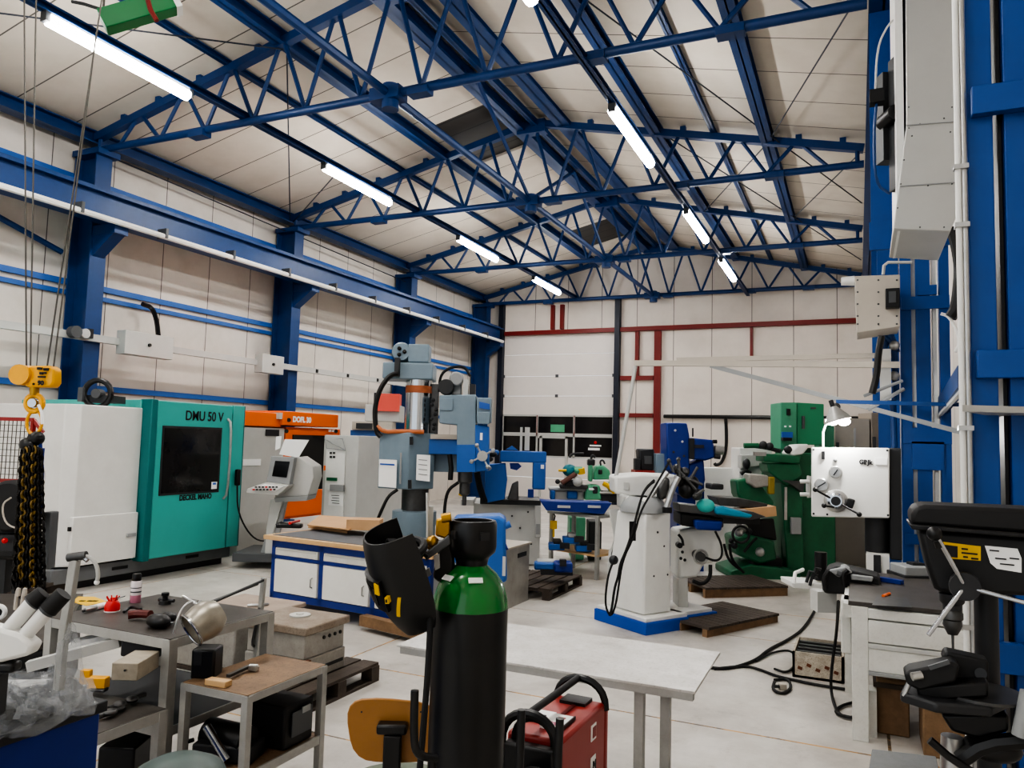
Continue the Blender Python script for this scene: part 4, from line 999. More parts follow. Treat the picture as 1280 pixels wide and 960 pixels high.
for x, y, lbl in ((694, 680, 'left blue'), (712, 672, 'middle grey topped blue'), (728, 682, 'right blue')):
    b = thing('blue_machine_vise', '%s machine vise on the wooden lower shelf of the table' % lbl, 'vise', tuple(at(x, 690, 11.1)))
    MB().vb(x-8, y, x+12, y+8, 11.0, .25).build('body', BLUE2, b, bevel=.015); MB().vb(x-2, y-5, x+8, y, 11.0, .2).build('jaw', STEEL if 'grey' in lbl else CHAR, b, bevel=.008)
    MB().vb(x+6, y-1, x+18, y+6, 10.95, .1).build('screw_end', CHAR, b)
b = thing('blue_machine_vise', 'blue and silver machine vise lying on the dark pallet below the table', 'vise', tuple(at(692, 715, 9.9)))
MB().vb(668, 704, 693, 713, 9.8, .2).build('body', BLUE2, b, bevel=.02); MB().vb(672, 701, 696, 706, 9.9, .2).build('jaw', LGREY, b, bevel=.01)
MB().vb(693, 704, 716, 716, 9.7, .25).build('base', NAVY, b, bevel=.02); MB().vb(700, 700, 708, 708, 9.65, .1).build('screw_end', CHAR, b)
MB().vb(676, 712, 716, 719, 9.8, .2).build('foot', CHAR, b)
# ---- green lathes
def ls(name, label, d, items, base):
    t = thing(name, label, 'lathe', tuple(base))
    for nm, m, kind, a in items:
        mb = MB()
        if kind == 'b': mb.vb(*a[:4], d+a[4], a[5]); mb.build(nm, m, t, bevel=.02)
        elif kind == 's': SP(a[0], d+a[1], a[2]).build(nm, m, t, bevel=.02)
        elif kind == 'o': mb.ball(at(a[0], a[1], d+a[2]), a[3], a[4] if len(a) > 4 else (1, 1, 1)); mb.build(nm, m, t)
        elif kind == 'c': mb.cyl(at(a[0], a[1], d+a[4]), at(a[2], a[3], d+a[5]), a[6]); mb.build(nm, m, t)
        elif kind == 't': mb.tube([at(x, y, d+a[1]) for x, y in a[0]], a[2], smoothpath=2); mb.build(nm, m, t)
    return t
ls('green_lathe', 'mint green lathe with chuck and levers behind the metal table', 12.2, [
    ('headstock', MINT, 's', ([(733, 612), (738, 606), (750, 607), (752, 625), (731, 625)], 0, .4)),
    ('cover', MINT, 's', ([(742, 592), (746, 583), (754, 581), (762, 588), (764, 599), (742, 600)], .1, .4)),
    ('column', MINT, 'b', (736, 581, 741, 602, 0, .2)), ('tool_post', CHAR, 'b', (735, 574, 744, 582, 0, .2)),
    ('lever', CHAR, 't', ([(739, 574), (740, 568), (744, 572)], -.1, .02)),
    ('lever', CHAR, 't', ([(712, 572), (714, 567), (730, 567)], -.1, .02)),
    ('turret', mat('blue_green_cover', (40, 128, 140), .4), 'o', (712, 588, 0, .1, (1.2, 1, 1))), ('handwheel', MINT, 'c', (718, 588, 728, 588, -.1, -.1, .06)),
    ('yellow_disc', YEL2, 'c', (726, 585, 727, 592, -.12, -.1, .06)), ('yellow_belt', YEL2, 't', ([(754, 604), (762, 608), (768, 616)], -.05, .04)),
    ('yellow_lever', YEL2, 'c', (698, 588, 708, 588, -.1, -.1, .02)), ('bed', LGREY, 'b', (686, 610, 752, 614, .1, .4)),
    ('bed_casting', LGREY, 'b', (688, 614, 730, 626, .15, .4)), ('gearbox', BLUE2, 'b', (688, 613, 694, 625, .05, .3)), ('gearbox', BLUE2, 'b', (709, 614, 722, 624, .05, .3)),
    ('carriage', LGREY, 'o', (722, 602, -.1, .08)), ('carriage', CHAR, 'b', (706, 600, 718, 608, -.1, .3)), ('knob', CHAR, 'o', (697, 602, -.1, .04)), ('slide', STEELD, 'b', (700, 606, 735, 611, -.05, .3)),
    ('arm', mat('brown_arm', (110, 70, 60), .5), 'c', (702, 604, 720, 592, -.15, -.1, .04)),
    ('pedestal', MINT, 'b', (712, 647, 732, 676, .3, .5)), ('foot', MINT, 'b', (714, 676, 730, 700, .3, .5)), ('base_box', CHAR, 'b', (736, 652, 752, 700, .4, .5)),
    ('nameplate', PAPER, 'b', (736, 610, 744, 613, -.02, .02)), ('opening', CHAR, 'b', (741, 608, 747, 617, -.02, .03)), ('cover_slot', CHAR, 'b', (748, 587, 753, 593, .08, .03)),
    ('lamp_ring', CHAR, 't', ([(751, 582), (750, 576), (754, 575), (756, 580)], -.1, .015)),
    ('tail', CHAR, 'b', (752, 615, 772, 628, 0, .4)), ('tail_motor', MINT, 'o', (768, 608, .1, .12)), ('shaft', STEEL, 'c', (750, 616, 776, 616, -.05, -.05, .02))],
   at(730, 700, 12.3))
yt = thing('yellow_tool', 'yellow handled tool hanging under the metal table', 'tool', tuple(at(692, 665, 11.3)))
MB().obox(at(692, 656, 11.2), (.1, .05, .12), VANG).build('head', YEL2, yt, bevel=.01); MB().cyl(at(692, 656, 11.2), at(692, 671, 11.2), .015).build('handle', YEL2, yt); MB().tube([at(692, 653, 11.2), at(694, 645, 11.2), at(692, 642, 11.2)], .01).build('cord', BLACK, yt)
# office style black thing and grey bin behind mill
of = thing('black_equipment', 'black boxy equipment standing on a red base behind the white mill', 'machine', tuple(at(808, 594, 12)))
SP([(798, 561), (818, 561), (820, 590), (800, 588)], 12, .3).build('body', CHAR, of, bevel=.03)
MB().vb(794, 573, 801, 588, 11.95, .2).build('side_box', CHAR, of, bevel=.01); MB().vb(794, 588, 824, 594, 11.9, .4).build('red_base', REDP, of)
MB().vb(796, 594, 822, 700, 12.0, .4).build('pedestal', GREY, of)
MB().vb(820, 567, 833, 592, 11.8, .3).build('grey_bin', GREYB, of, bevel=.01); MB().vb(806, 570, 815, 580, 11.95, .05).build('panel', DGREY, of)
# ================================================================== BLUE BORING HEAD
DB = 11.6
bh = thing('boring_machine', 'deep blue column machine with horizontal spindle head behind the white mill', 'milling machine', tuple(at(862, 700, 11.9)))
SP([(833, 528), (859, 529), (862, 545), (862, 590), (834, 588)], DB, .5).build('column_head', NAVY, bh, bevel=.02)
SP([(862, 547), (892, 550), (894, 572), (882, 576), (864, 574)], DB-.05, .4).build('spindle_housing', NAVY, bh, bevel=.03)
SP([(840, 588), (880, 574), (882, 600), (878, 616), (850, 620), (842, 612)], DB+.05, .5).build('saddle', NAVY, bh, bevel=.03)
MB().vb(846, 600, 880, 715, DB+.3, .5).build('pedestal', NAVY, bh)
MB().cyl(at(893, 562, DB), at(904, 563, DB), .07).build('spindle_nose', STEEL, bh); MB().cyl(at(893, 570, DB), at(900, 571, DB), .04).build('spindle_lever', STEELD, bh)
MB().cyl(at(891, 552, DB-.1), at(896, 552, DB-.1), .03).build('knob', BLACK, bh)
for x, y in ((844, 538), (853, 552), (842, 565), (846, 583), (855, 570), (875, 556), (884, 562), (868, 590)): MB().cyl(at(x, y, DB+.02), at(x, y, DB-.03), .018).build('bolt', STEEL if y < 560 else CHAR, bh)
MB().vb(866, 556, 880, 560, DB-.08, .05).build('dark_slot', CHAR, bh); MB().vb(862, 548, 868, 574, DB-.08, .1).build('joint_ring', CHAR, bh)
MB().cyl(at(866, 546, DB+.1), at(866, 535, DB+.1), .012).build('rod', CHAR, bh)

# ================================================================== WHITE KNEE MILL (local frame: x away to the right, y away to the left)
MA = math.radians(58.5)
km = thing('knee_mill', 'white knee milling machine seen from behind on a bright blue plinth', 'milling machine', (-1.96, 7.69, 0), MA)
def kb(*a): return MB(local=True).box(*a)
kb(0, .62, 0, .8, .0, .12).box(.55, 1.12, .05, .62, 0, .12).build('blue_plinth', mat('plinth_blue', (24, 84, 184), .4, dirt=.2), km, bevel=.006)
kb(.02, .62, .02, .78, .12, .16).box(.55, 1.06, .07, .58, .12, .16).build('white_plinth', WHITE, km, bevel=.006)
mb = MB(local=True); mb.hexa([(.1, .14, .16), (.5, .14, .16), (.5, .74, .16), (.1, .74, .16), (.13, .16, 1.2), (.5, .16, 1.2), (.5, .6, 1.2), (.13, .6, 1.2)]); mb.build('column', WHITE, km, bevel=.02)
mb = MB(local=True)
for p in ((.3, .15, 1.0), (.25, .15, .55), (.45, .15, .55), (.4, .155, .85)): mb = MB(local=True).ball(p, .012, n=8); mb.build('screw', CHAR, km)
MB(local=True).lathe([(.26, 0), (.25, .06), (.2, .12), (.16, .16)], (.3, .36, 1.2), (0, 0, 1), 24).build('turret', GREY, km)
kb(.15, .45, .2, .52, 1.26, 1.36).build('ram_saddle', WHITED, km, bevel=.04)
D8 = 8.15
SP([(768, 595), (800, 592), (848, 594), (850, 606), (840, 612), (825, 607), (823, 626), (793, 622), (769, 617)], D8+.3, .5).build('ram_cover', WHITE, km, bevel=.03)
MB().vb(780, 603, 786, 612, D8+.28, .01).build('label', LGREY, km)
SP([(776, 617), (794, 622), (794, 636), (784, 640), (776, 636)], D8+.2, .35).build('side_casting', LGREY, km, bevel=.03)
SP([(822, 610), (830, 596), (838, 598), (836, 622), (826, 626)], D8-.05, .2).build('clutch_cover', STEELD, km, bevel=.03)
MB().tube([at(834, 590, D8), at(820, 610, D8), at(806, 632, D8)], .03, smoothpath=1).build('draw_tube', STEEL, km)
MB().tube([at(848, 596, D8-.1), at(840, 612, D8-.1), at(833, 634, D8-.1)], .034, smoothpath=1).build('handle_tube', STEEL, km)
for c, r in (((850, 600), .07), ((858, 612), .09), ((866, 604), .07), ((856, 590), .05), ((871, 618), .06), ((846, 586), .05)): MB().ball(at(*c, D8+.1), r, (1, 1, 1.1)).build('gear_housing', BLACK if r > .06 else STEELD, km)
for a, b in (((848, 574), (850, 600)), ((836, 576), (842, 590)), ((862, 600), (872, 584)), ((855, 596), (878, 606)), ((868, 620), (880, 612)), ((845, 584), (870, 612))): MB().cyl(at(*a, D8), at(*b, D8), .016).ball(at(*a, D8), .026, n=8).build('lever', STEELD, km)
MB().cyl(at(834, 634, D8-.15), at(834, 641, D8-.15), .05).build('black_foot', BLACK, km)
for pts, r in ((((818, 600), (805, 612), (798, 635), (792, 660), (782, 690), (775, 705), (773, 720), (768, 735), (765, 760), (762, 770)), .013), (((836, 578), (815, 615), (800, 640), (793, 670), (778, 700), (773, 735), (770, 755), (764, 772), (757, 760), (757, 740), (761, 715), (770, 695)), .011), (((818, 602), (812, 606), (804, 616), (800, 628)), .012)):
    MB().tube([at(x, y, D8-.3-.012*i) for i, (x, y) in enumerate(pts)], r, smoothpath=2).build('cable', RUBBER, km)
MB().vb(787, 652, 795, 676, D8-.28, .03).build('cable_sleeve', RUBBER, km)
MB().ball(at(767, 700, D8-.1), .05).build('plug', CHAR, km)
SP([(765, 640), (778, 640), (777, 668), (762, 690), (760, 720), (764, 726), (770, 728), (776, 700)], D8+.45, .1).build('side_box', LGREY, km, bevel=.02)
# knee, saddle and table to the right
SP([(848, 664), (872, 660), (905, 658), (904, 700), (880, 706), (872, 722), (848, 724)], D8+.35, .45).build('knee', WHITE, km, bevel=.03)
SP([(848, 724), (860, 722), (860, 762), (848, 765)], D8+.3, .3).build('knee_screw_guard', LGREY, km, bevel=.01)
SP([(849, 630), (942, 640), (958, 646), (940, 650), (850, 640)], D8+.1, .35).build('table', STEELD, km, bevel=.01)
SP([(851, 641), (905, 648), (905, 660), (872, 660), (851, 657)], D8+.15, .4).build('saddle', BLACK, km, bevel=.02)
SP([(868, 650), (904, 652), (902, 664), (870, 662)], D8+.05, .1).build('blue_guard', NAVY, km, bevel=.02)
c = at(876, 696, D8+.1); mb = MB(); ring(mb, c, .07, .014, RT, ZN); mb.build('handwheel', STEEL, km)
MB().cyl(c-FW*.02, c+FW*.2, .05).build('hub', STEELD, km)
c = at(850, 682, D8+.1); MB().cyl(c, c+FW*.1, .03).build('knob', BLACK, km)
for x, y in ((853, 690), (851, 698), (856, 700)): MB().ball(at(x, y, D8+.25), .018, n=8).build('screw', BLACK, km)
MB().tube([at(848, 668, D8+.1), at(853, 674, D8+.1), at(854, 682, D8+.1)], .014, smoothpath=2).build('lube_hose', RUBBER, km)
MB().tube([at(894, 664, D8+.0), at(902, 680, D8), at(903, 695, D8), at(896, 702, D8), at(882, 697, D8)], .012, smoothpath=2).build('lube_hose', RUBBER, km)
MB().tube([at(888, 706, D8-.1), at(888, 722, D8-.1), at(878, 731, D8-.1), at(866, 726, D8-.1)], .02, smoothpath=2).build('drain_hose', RUBBER, km)
# things on the mill table
tb_ = thing('teal_tool_bag', 'teal tool and cloth lying on the mill table', 'tool', tuple(at(900, 642, 8.2)))
MB().ball(at(882, 632, 8.25), .1, (1, .8, .75)).build('bundle', mat('teal_cloth', (70, 176, 168), .6, dirt=.2), tb_)
SP([(892, 634), (905, 633), (942, 644), (938, 648), (895, 643)], 8.2, .12).build('blade_case', mat('blue_teal_tool', (36, 140, 170), .4), tb_, bevel=.02)
MB().vb(872, 626, 880, 632, 8.3, .1).build('cap', PAPER, tb_)
sh = thing('cast_table', 'dark machine table with cardboard piece between the white mill and the green mill', 'machine table', tuple(at(910, 635, 10.6)))
SP([(895, 622), (925, 623), (960, 630), (958, 636), (900, 632)], 10.5, .5).build('top', STEELD, sh, bevel=.01)
SP([(925, 637), (970, 633), (971, 645), (948, 647), (930, 644)], 10.4, .3).build('cardboard_piece', CARD, sh)
MB().vb(888, 605, 905, 612, 10.6, .3).build('clutter', CHAR, sh, bevel=.02)
MB().vb(900, 640, 950, 655, 10.7, .4).build('underframe', CHAR, sh)
for x, y in ((856, 625), (862, 628)): pass

# ---- slatted timber decks
def deck(label, corner, ang, L, W, h=.1, n=12):
    t = thing('timber_deck', label, 'floor grate', (corner[0], corner[1], 0), math.radians(ang), 'timber decks in front of the mills')
    for k in range(n):
        w_ = L/n; MB(local=True).box(k*w_+.006, (k+1)*w_-.006, 0, W, h-.025, h).build('slat', PALLETD, t)
    for y in (.02, W/2-.03, W-.08): MB(local=True).box(0, L, y, y+.06, 0, h-.025).build('bearer', PALLET, t)
deck('dark slatted timber deck on the floor right of the blue plinth of the mill', (-1.38, 7.93), 62.7, 1.25, .75)
deck('square slatted timber deck on the floor in front of the green milling machine', (-1.77, 9.96), 39.5, 1.2, .85, .13)

# ================================================================== GREEN MILL
DG = 11.5
gm = thing('green_mill', 'dark green milling machine with knee and dividing head', 'milling machine', tuple(atZ(960, 732, 0)))
SP([(975, 570), (1003, 567), (1044, 567), (1046, 716), (1001, 726), (978, 722)], DG+.2, .9).build('column', GREEN, gm, bevel=.03)
SP([(955, 567), (1002, 570), (1000, 580), (955, 577)], DG-.1, .4).build('overarm', GREEN, gm, bevel=.02)
SP([(959, 579), (1000, 580), (1004, 594), (984, 608), (961, 590)], DG-.05, .4).build('arm_casting', GREEN, gm, bevel=.02)
SP([(920, 600), (933, 598), (950, 604), (968, 628), (966, 640), (930, 634), (922, 618)], DG-.2, .35).build('dividing_head', GREEN, gm, bevel=.03)
SP([(936, 592), (960, 594), (965, 608), (945, 610), (936, 604)], DG-.35, .25).build('arbor_support', CAST, gm, bevel=.02)
MB().vb(961, 596, 969, 618, DG-.38, .1).build('yellowed_plate', mat('yellowed_brass_plate', (150, 130, 50), .5, dirt=.5), gm, bevel=.02)
SP([(978, 600), (1006, 602), (1004, 616), (990, 606)], DG-.1, .2).build('bracket_plate', STEELD, gm)
SP([(976, 596), (1003, 594), (1006, 716), (985, 722)], DG+.05, .3).build('column_way', GREEN, gm, bevel=.02)
SP([(918, 672), (935, 668), (968, 676), (972, 700), (950, 706), (922, 694)], DG-.1, .6).build('knee', GREEN, gm, bevel=.04)
SP([(930, 650), (968, 648), (972, 676), (935, 672)], DG, .5).build('saddle', BLACK, gm, bevel=.03)
MB().vb(958, 698, 978, 728, DG+.1, .3).build('knee_column', BLACK, gm)
MB().cyl(at(940, 698, DG), at(940, 722, DG), .05).build('elevating_screw', CHAR, gm)
SP([(912, 714), (940, 706), (1000, 714), (1004, 734), (930, 731), (912, 722)], DG-.15, .8).build('base', GREEN, gm, bevel=.02)
for x, y, r in ((924, 665, .07), (930, 660, .06), (918, 682, .05), (936, 664, .05), (950, 690, .07), (914, 676, .04)): MB().ball(at(x, y, DG-.25), r).build('handwheel_hub', STEEL if r > .055 else CHAR, gm)
mb = MB(); ring(mb, at(926, 668, DG-.3), .12, .02, RT, ZN); mb.build('handwheel', CHAR, gm)
for pts in (((905, 680), (910, 700), (925, 712)), ((912, 680), (914, 700), (930, 716)), ((930, 690), (938, 680), (946, 672))): MB().tube([at(x, y, DG-.3) for x, y in pts], .02, smoothpath=2).build('hose', RUBBER, gm)
MB().vb(989, 647, 1002, 668, DG-.02, .06).build('switch_plate', GREY, gm, bevel=.01)
MB().vb(981, 609, 984, 650, DG-.0, .03).build('scale_strip', STEEL, gm)
SP([(988, 566), (998, 556), (1010, 555), (1012, 558), (1004, 568), (990, 570)], DG-.1, .4).build('white_cover', WHITE, gm, bevel=.03)
MB().tube([at(932, 557, DG), at(946, 558, DG), at(960, 560, DG), at(975, 564, DG)], .03, smoothpath=1).build('lever_shaft', CHAR, gm)
MB().cyl(at(930, 557, DG), at(948, 557, DG), .04).build('grip', GREEN, gm)
for x, y in ((954, 556), (962, 558), (985, 562)): MB().ball(at(x, y, DG-.05), .06).build('lever_hub', CHAR, gm)
MB().vb(944, 565, 958, 570, DG-.1, .1).build('steel_block', STEEL, gm)
# green switch cabinet above
gc = thing('green_cabinet', 'mid green electrical cabinet rising above the green mill', 'electrical cabinet', tuple(at(1002, 700, 12.6)))
SP([(976, 503), (996, 503), (996, 562), (976, 561)], 12.4, .5).build('front', GREEN2, gc, bevel=.01)
SP([(996, 503), (1030, 505), (1030, 556), (996, 556)], 12.45, .5).build('side', mat('shaded_side_green', (52, 140, 100), .42, dirt=.2), gc, bevel=.01)  # darker green than the front: the side's shade is put into its colour
MB().vb(1030, 530, 1043, 700, 12.7, .4).build('rear_cover', GREEN2, gc)
MB().vb(984, 511, 988, 519, 12.37, .03).build('indicator', BLACK, gc); MB().vb(981, 532, 983, 534, 12.37, .03).build('lamp', PAPER, gc); MB().vb(987, 532, 989, 534, 12.37, .03).build('lamp', PAPER, gc)
MB().vb(978, 540, 991, 547, 12.35, .05).build('nameplate', PBLUE, gc); MB().vb(979, 547, 990, 551, 12.3, .1).build('black_switch', BLACK, gc)
MB().vb(1003, 520, 1006, 536, 12.42, .03).build('handle', DGREY, gc); MB().vb(1014, 509, 1020, 511, 12.42, .02).build('nameplate', DGREY, gc)
MB().vb(982, 560, 1040, 715, 12.9, .5).build('pedestal', GREEN, gc)
# white backing things
wm = thing('white_grinder', 'white machine with levers standing behind the green mill arm', 'machine', tuple(at(940, 610, 13.2)))
MB().vb(924, 560, 965, 612, 13.2, .5).build('housing', WHITE, wm, bevel=.02)
SP([(926, 568), (960, 568), (958, 582), (926, 586)], 13.1, .2).build('cover', LGREY, wm, bevel=.02)
MB().vb(880, 585, 922, 700, 13.6, .4).build('white_cabinet', WHITE, wm, bevel=.01)
c = at(933, 580, 12.9); MB().ball(c, .08, (.8, .8, 1.2)).build('lever_knob', CHAR, wm); MB().tube([at(926, 592, 12.9), at(932, 588, 12.9), at(938, 592, 12.9)], .04).build('lever_foot', CHAR, wm)
MB().vb(924, 612, 965, 720, 13.3, .5).build('base', LGREY, wm)
# beige cabinets behind lamp
for x0, y0, x1, y1, d, lb in ((1044, 523, 1088, 722, 13.0, 'wide beige cabinet with door behind the lamp and white drill head'), (1090, 516, 1118, 722, 13.0, 'narrow taupe cabinet right of the beige one behind the drill head')):
    t = thing('beige_cabinet', lb, 'cabinet', tuple(at((x0+x1)/2, y1, d)))
    a = at(x0, 620, d); b = at(x1, 620, d); z1 = at((x0+x1)/2, y0, d).z
    w_ = FW*.5; p = [a, b, b+w_, a+w_]
    MB().hexa([Vector((v.x, v.y, 0)) for v in p]+[Vector((v.x, v.y, z1)) for v in p]).build('body', BEIGE if x0 < 1060 else mat('taupe_paint', (150, 140, 128), .5, dirt=.2), t, bevel=.01)
    MB().vb((x0+x1)/2+2, y0+12, (x0+x1)/2+4, y0+40, d-.03, .03).build('door_bar', LGREY, t)
    MB().vb(x0+2, y0+30, x0+5, y0+44, d-.03, .03).build('handle', DGREY, t)

# ================================================================== FOREGROUND LEFT
def table(name, label, cat, x0, x1, y0, y1, z, topm, shelf_z=None, leg=.045, top_t=.035, legm=GALV, shelfm=None, apron=.05):
    t = thing(name, label, cat, ((x0+x1)/2, (y0+y1)/2, 0))
    MB().box(x0+.004, x1-.004, y0+.004, y1-.004, z-top_t*.4, z).build('top', topm, t, bevel=.003)
    f = MB()
    f.box(x0, x1, y0, y0+.012, z-apron, z-.004); f.box(x0, x1, y1-.012, y1, z-apron, z-.004)
    f.box(x0, x0+.012, y0, y1, z-apron, z-.004); f.box(x1-.012, x1, y0, y1, z-apron, z-.004)
    f.build('frame', legm, t)
    if shelf_z:
        MB().box(x0+.01, x1-.01, y0+.01, y1-.01, shelf_z-.012, shelf_z).build('shelf', shelfm or topm, t)
        f = MB(); f.box(x0, x1, y0, y0+.01, shelf_z-.04, shelf_z+.004); f.box(x0, x1, y1-.01, y1, shelf_z-.04, shelf_z+.004)
        f.box(x0, x0+.01, y0, y1, shelf_z-.04, shelf_z+.004); f.box(x1-.01, x1, y0, y1, shelf_z-.04, shelf_z+.004)
        f.build('shelf_frame', legm, t)
    for x in (x0, x1-leg):
        for y in (y0, y1-leg):
            MB().box(x-.0025*(x == x0), x+leg+.0025*(x != x0), y-.0025*(y == y0), y+leg+.0025*(y != y0), 0, z-.006).build('leg', legm, t, bevel=.002)
    return t
def on(px, py, z): return atZ(px, py, z)
# --- grey steel table with clutter
T1 = (-3.98, -3.06, 2.77, 3.50)
table('work_table', 'grey steel table with dark stained top holding a spray bottle and red cap', 'table', *T1, .9, BENCHTOP, .47, .05, .04, GALV, CHAR)
sb = thing('spray_bottle', 'clear spray bottle with black cap and pink liquid standing on the grey table', 'bottle', tuple(on(169, 752, .9)))
b = on(169, 753, .9); k_ = .0042
MB().lathe([(.028, 0), (.03, .004), (.03, .045), (.03, .05)], b, ZN, 20).build('pink_liquid', PINK, sb)
MB().lathe([(.0301, .045), (.0301, .12), (.024, .128)], b, ZN, 20).build('body', CLEARB, sb)
MB().lathe([(.0305, .06), (.0305, .068)], b, ZN, 20).build('label_band', DGREY, sb); MB().lathe([(.0305, .085), (.0305, .09)], b, ZN, 20).build('label_band', DGREY, sb)
MB().lathe([(.024, .125), (.026, .13), (.026, .162), (.022, .168)], b, ZN, 20).build('cap', BLACK, sb)
rc = thing('red_cap', 'small bright red toothed plastic cap on the grey table', 'cap', tuple(on(140, 764, .9)))
b = on(140, 764, .9); mb = MB().lathe([(.04, 0), (.04, .035), (.03, .055), (.02, .062), (.012, .075)], b, ZN, 20)
mb.build('body', RED, rc); MB().lathe([(.041, 0), (.041, .006)], b, ZN, 20).build('rim', PAPER, rc)
for k in range(7): a = k*.9; MB().tube([b+Vector((.02*math.cos(a), .02*math.sin(a), .06)), b+Vector((.034*math.cos(a), .034*math.sin(a), .082))], .004, n=5).build('tooth', RED, rc)
MB().tube([b+Vector((.02, .01, .07)), b+Vector((.06, .03, .085))], .003).build('wire', GREY, rc)
tt = thing('torch_tip', 'small silver threaded tool lying left of the red cap', 'tool', tuple(on(118, 761, .9)))
MB().cyl(on(106, 763, .915), on(120, 759, .915), .012).build('shank', STEEL, tt); MB().cyl(on(120, 759, .915), on(131, 756, .915), .016).build('head', PAPER, tt); MB().cyl(on(104, 764, .913), on(108, 762, .913), .007).build('tip', CHAR, tt)
yp = thing('yellow_sheet', 'yellow instruction sheet lying at the back left of the grey table', 'paper', tuple(on(112, 750, .902)))
q = [on(90, 752, .903), on(108, 757, .903), on(134, 752, .903), on(118, 746, .903), on(98, 746, .903)]
mb = MB(); mb.prism([(p.x, p.y) for p in q], (0, 0, .901), XN, YN, (0, 0, .003)); mb.build('sheet', YEL2, yp)
for x in (103, 113, 119): MB().obox(on(x, 751, .906), (.03, .02, .002), .3).build('mark', PRINT, yp)
gr = thing('grinder_tool', 'black angle grinder with dark red handle lying on the grey table', 'power tool', tuple(on(190, 772, .9)))
MB().ball(on(198, 776, .935), .06, (1.25, .8, .62)).ball(on(210, 772, .935), .045, (1, .9, .7)).build('body', BLACK, gr)
MB().tube([on(160, 769, .925), on(172, 767, .93), on(188, 768, .935)], .022, smoothpath=1).build('red_handle', mat('oxblood_plastic', (96, 34, 28), .45), gr)
MB().tube([on(198, 781, .915), on(217, 778, .92)], .006).build('chrome_rod', CHROME, gr)
MB().tube([on(155, 765, .91), on(164, 758, .92), on(176, 762, .93)], .008, smoothpath=2).build('cord', BLACK, gr)
kk = thing('knob_clamp', 'black knob clamp standing near the back of the grey table', 'clamp', tuple(on(206, 755, .9)))
b = on(206, 755, .9); MB().lathe([(.035, 0), (.03, .02), (.015, .025), (.015, .045), (.022, .05), (.022, .065)], b, ZN, 16).build('knob', BLACK, kk); MB().tube([b+Vector((-.05, 0, .02)), b+Vector((.05, .02, .02))], .01).build('bar', CHAR, kk)
# chrome pot like lamp housing at the corner
hp = thing('metal_reflector', 'upturned shiny metal bucket with wire bail at the corner of the grey table', 'bucket', tuple(on(245, 800, .9)))
c = on(252, 802, .9)+ZN*.062; ax = (-RT*.55-FW*.55-ZN*.42).normalized()
MB().lathe([(.01, -.1), (.06, -.092), (.088, -.05), (.092, .0), (.08, .05), (.085, .06), (.077, .06), (.074, .0), (.05, -.04), (.01, -.05)], c+ZN*.03, ax, 28).build('shell', mat('scratched_stainless', (164, 158, 146), .36, metal=.7, dirt=.45, dscale=14), hp)
mb = MB(); u_, w_ = perp(ax); ring(mb, c+ZN*.03+ax*.062, .082, .006, u_, w_, 24); mb.build('rolled_rim', CHROME, hp)
MB().tube([at(217, 792, 3.8), at(224, 765, 3.8), at(235, 752, 3.9), at(245, 752, 3.95)], .005, smoothpath=2).build('wire_bail', STEEL, hp)
MB().tube([at(228, 745, 3.95), at(238, 750, 3.95), at(246, 756, 3.9), at(250, 752, 3.95)], .006, smoothpath=2).build('wire_end', STEEL, hp)
MB().tube([at(258, 764, 4), at(262, 750, 4.05), at(268, 762, 4.0)], .012, smoothpath=1).build('hook', CHAR, hp)
bc_ = thing('metal_box', 'beige tin box on the lower shelf of the grey table', 'box', tuple(on(165, 850, .47)))
MB().vb(139, 829, 172, 851, 3.62, .22).build('body', mat('dirty_beige_tin', (170, 160, 142), .5, dirt=.6, dscale=12), bc_, bevel=.004)
MB().cyl(at(156, 838, 3.62), at(156, 838, 3.61), .005).build('rivet', CHAR, bc_)
bk = thing('black_case', 'black plastic case with grey lid on the right of the lower shelf', 'case', tuple(on(240, 840, .47)))
MB().vb(238, 812, 268, 850, 3.85, .12).build('body', BLACK, bk, bevel=.012); MB().vb(242, 816, 252, 832, 3.845, .01).build('grille', CHAR, bk)
bk = thing('blue_black_case', 'black case with a blue mark under the middle of the table top', 'case', tuple(on(175, 820, .47)))
MB().vb(150, 797, 200, 822, 3.95, .25).build('body', CHAR, bk, bevel=.012); MB().vb(178, 803, 196, 806, 3.945, .01).build('blue_mark', BLUE2, bk)
# low frame table in front, with tools
table('low_table', 'low grey frame table with oily tools between blue cabinet and steel table', 'table', -3.62, -2.95, 2.22, 2.68, .62, BENCHTOP, None, .045, .03)
for i, (x, y) in enumerate(((150, 880), (165, 874), (138, 890))):
    o = MB().tube([on(x-14, y+6, .635), on(x, y, .64), on(x+16, y-6, .636)], .012, smoothpath=1).ball(on(x, y, .645), .03, (1, 1, .5)).build('spanner', STEELD); tag(o, ['middle', 'rearmost', 'nearest'][i]+' oily tool on the low frame table', 'tool', 'oily tools')
yc = thing('yellow_bracket', 'yellow angle bracket standing between cabinet and table', 'bracket', tuple(on(110, 860, .62)))
MB().vb(99, 838, 112, 856, 3.82, .03).build('upright', YELLOW, yc, bevel=.004); MB().vb(108, 848, 131, 862, 3.77, .05).build('foot', YELLOW, yc, bevel=.004); MB().vb(108, 862, 130, 866, 3.75, .05).build('roller', BLACK, yc, bevel=.01)
dc = thing('dark_crate', 'open black plastic crate on the floor beside the blue cabinet', 'crate', tuple(atZ(145, 955, 0)))
MB().vb(120, 935, 166, 1014, 3.9, .3).build('body', BLACK, dc, bevel=.01)
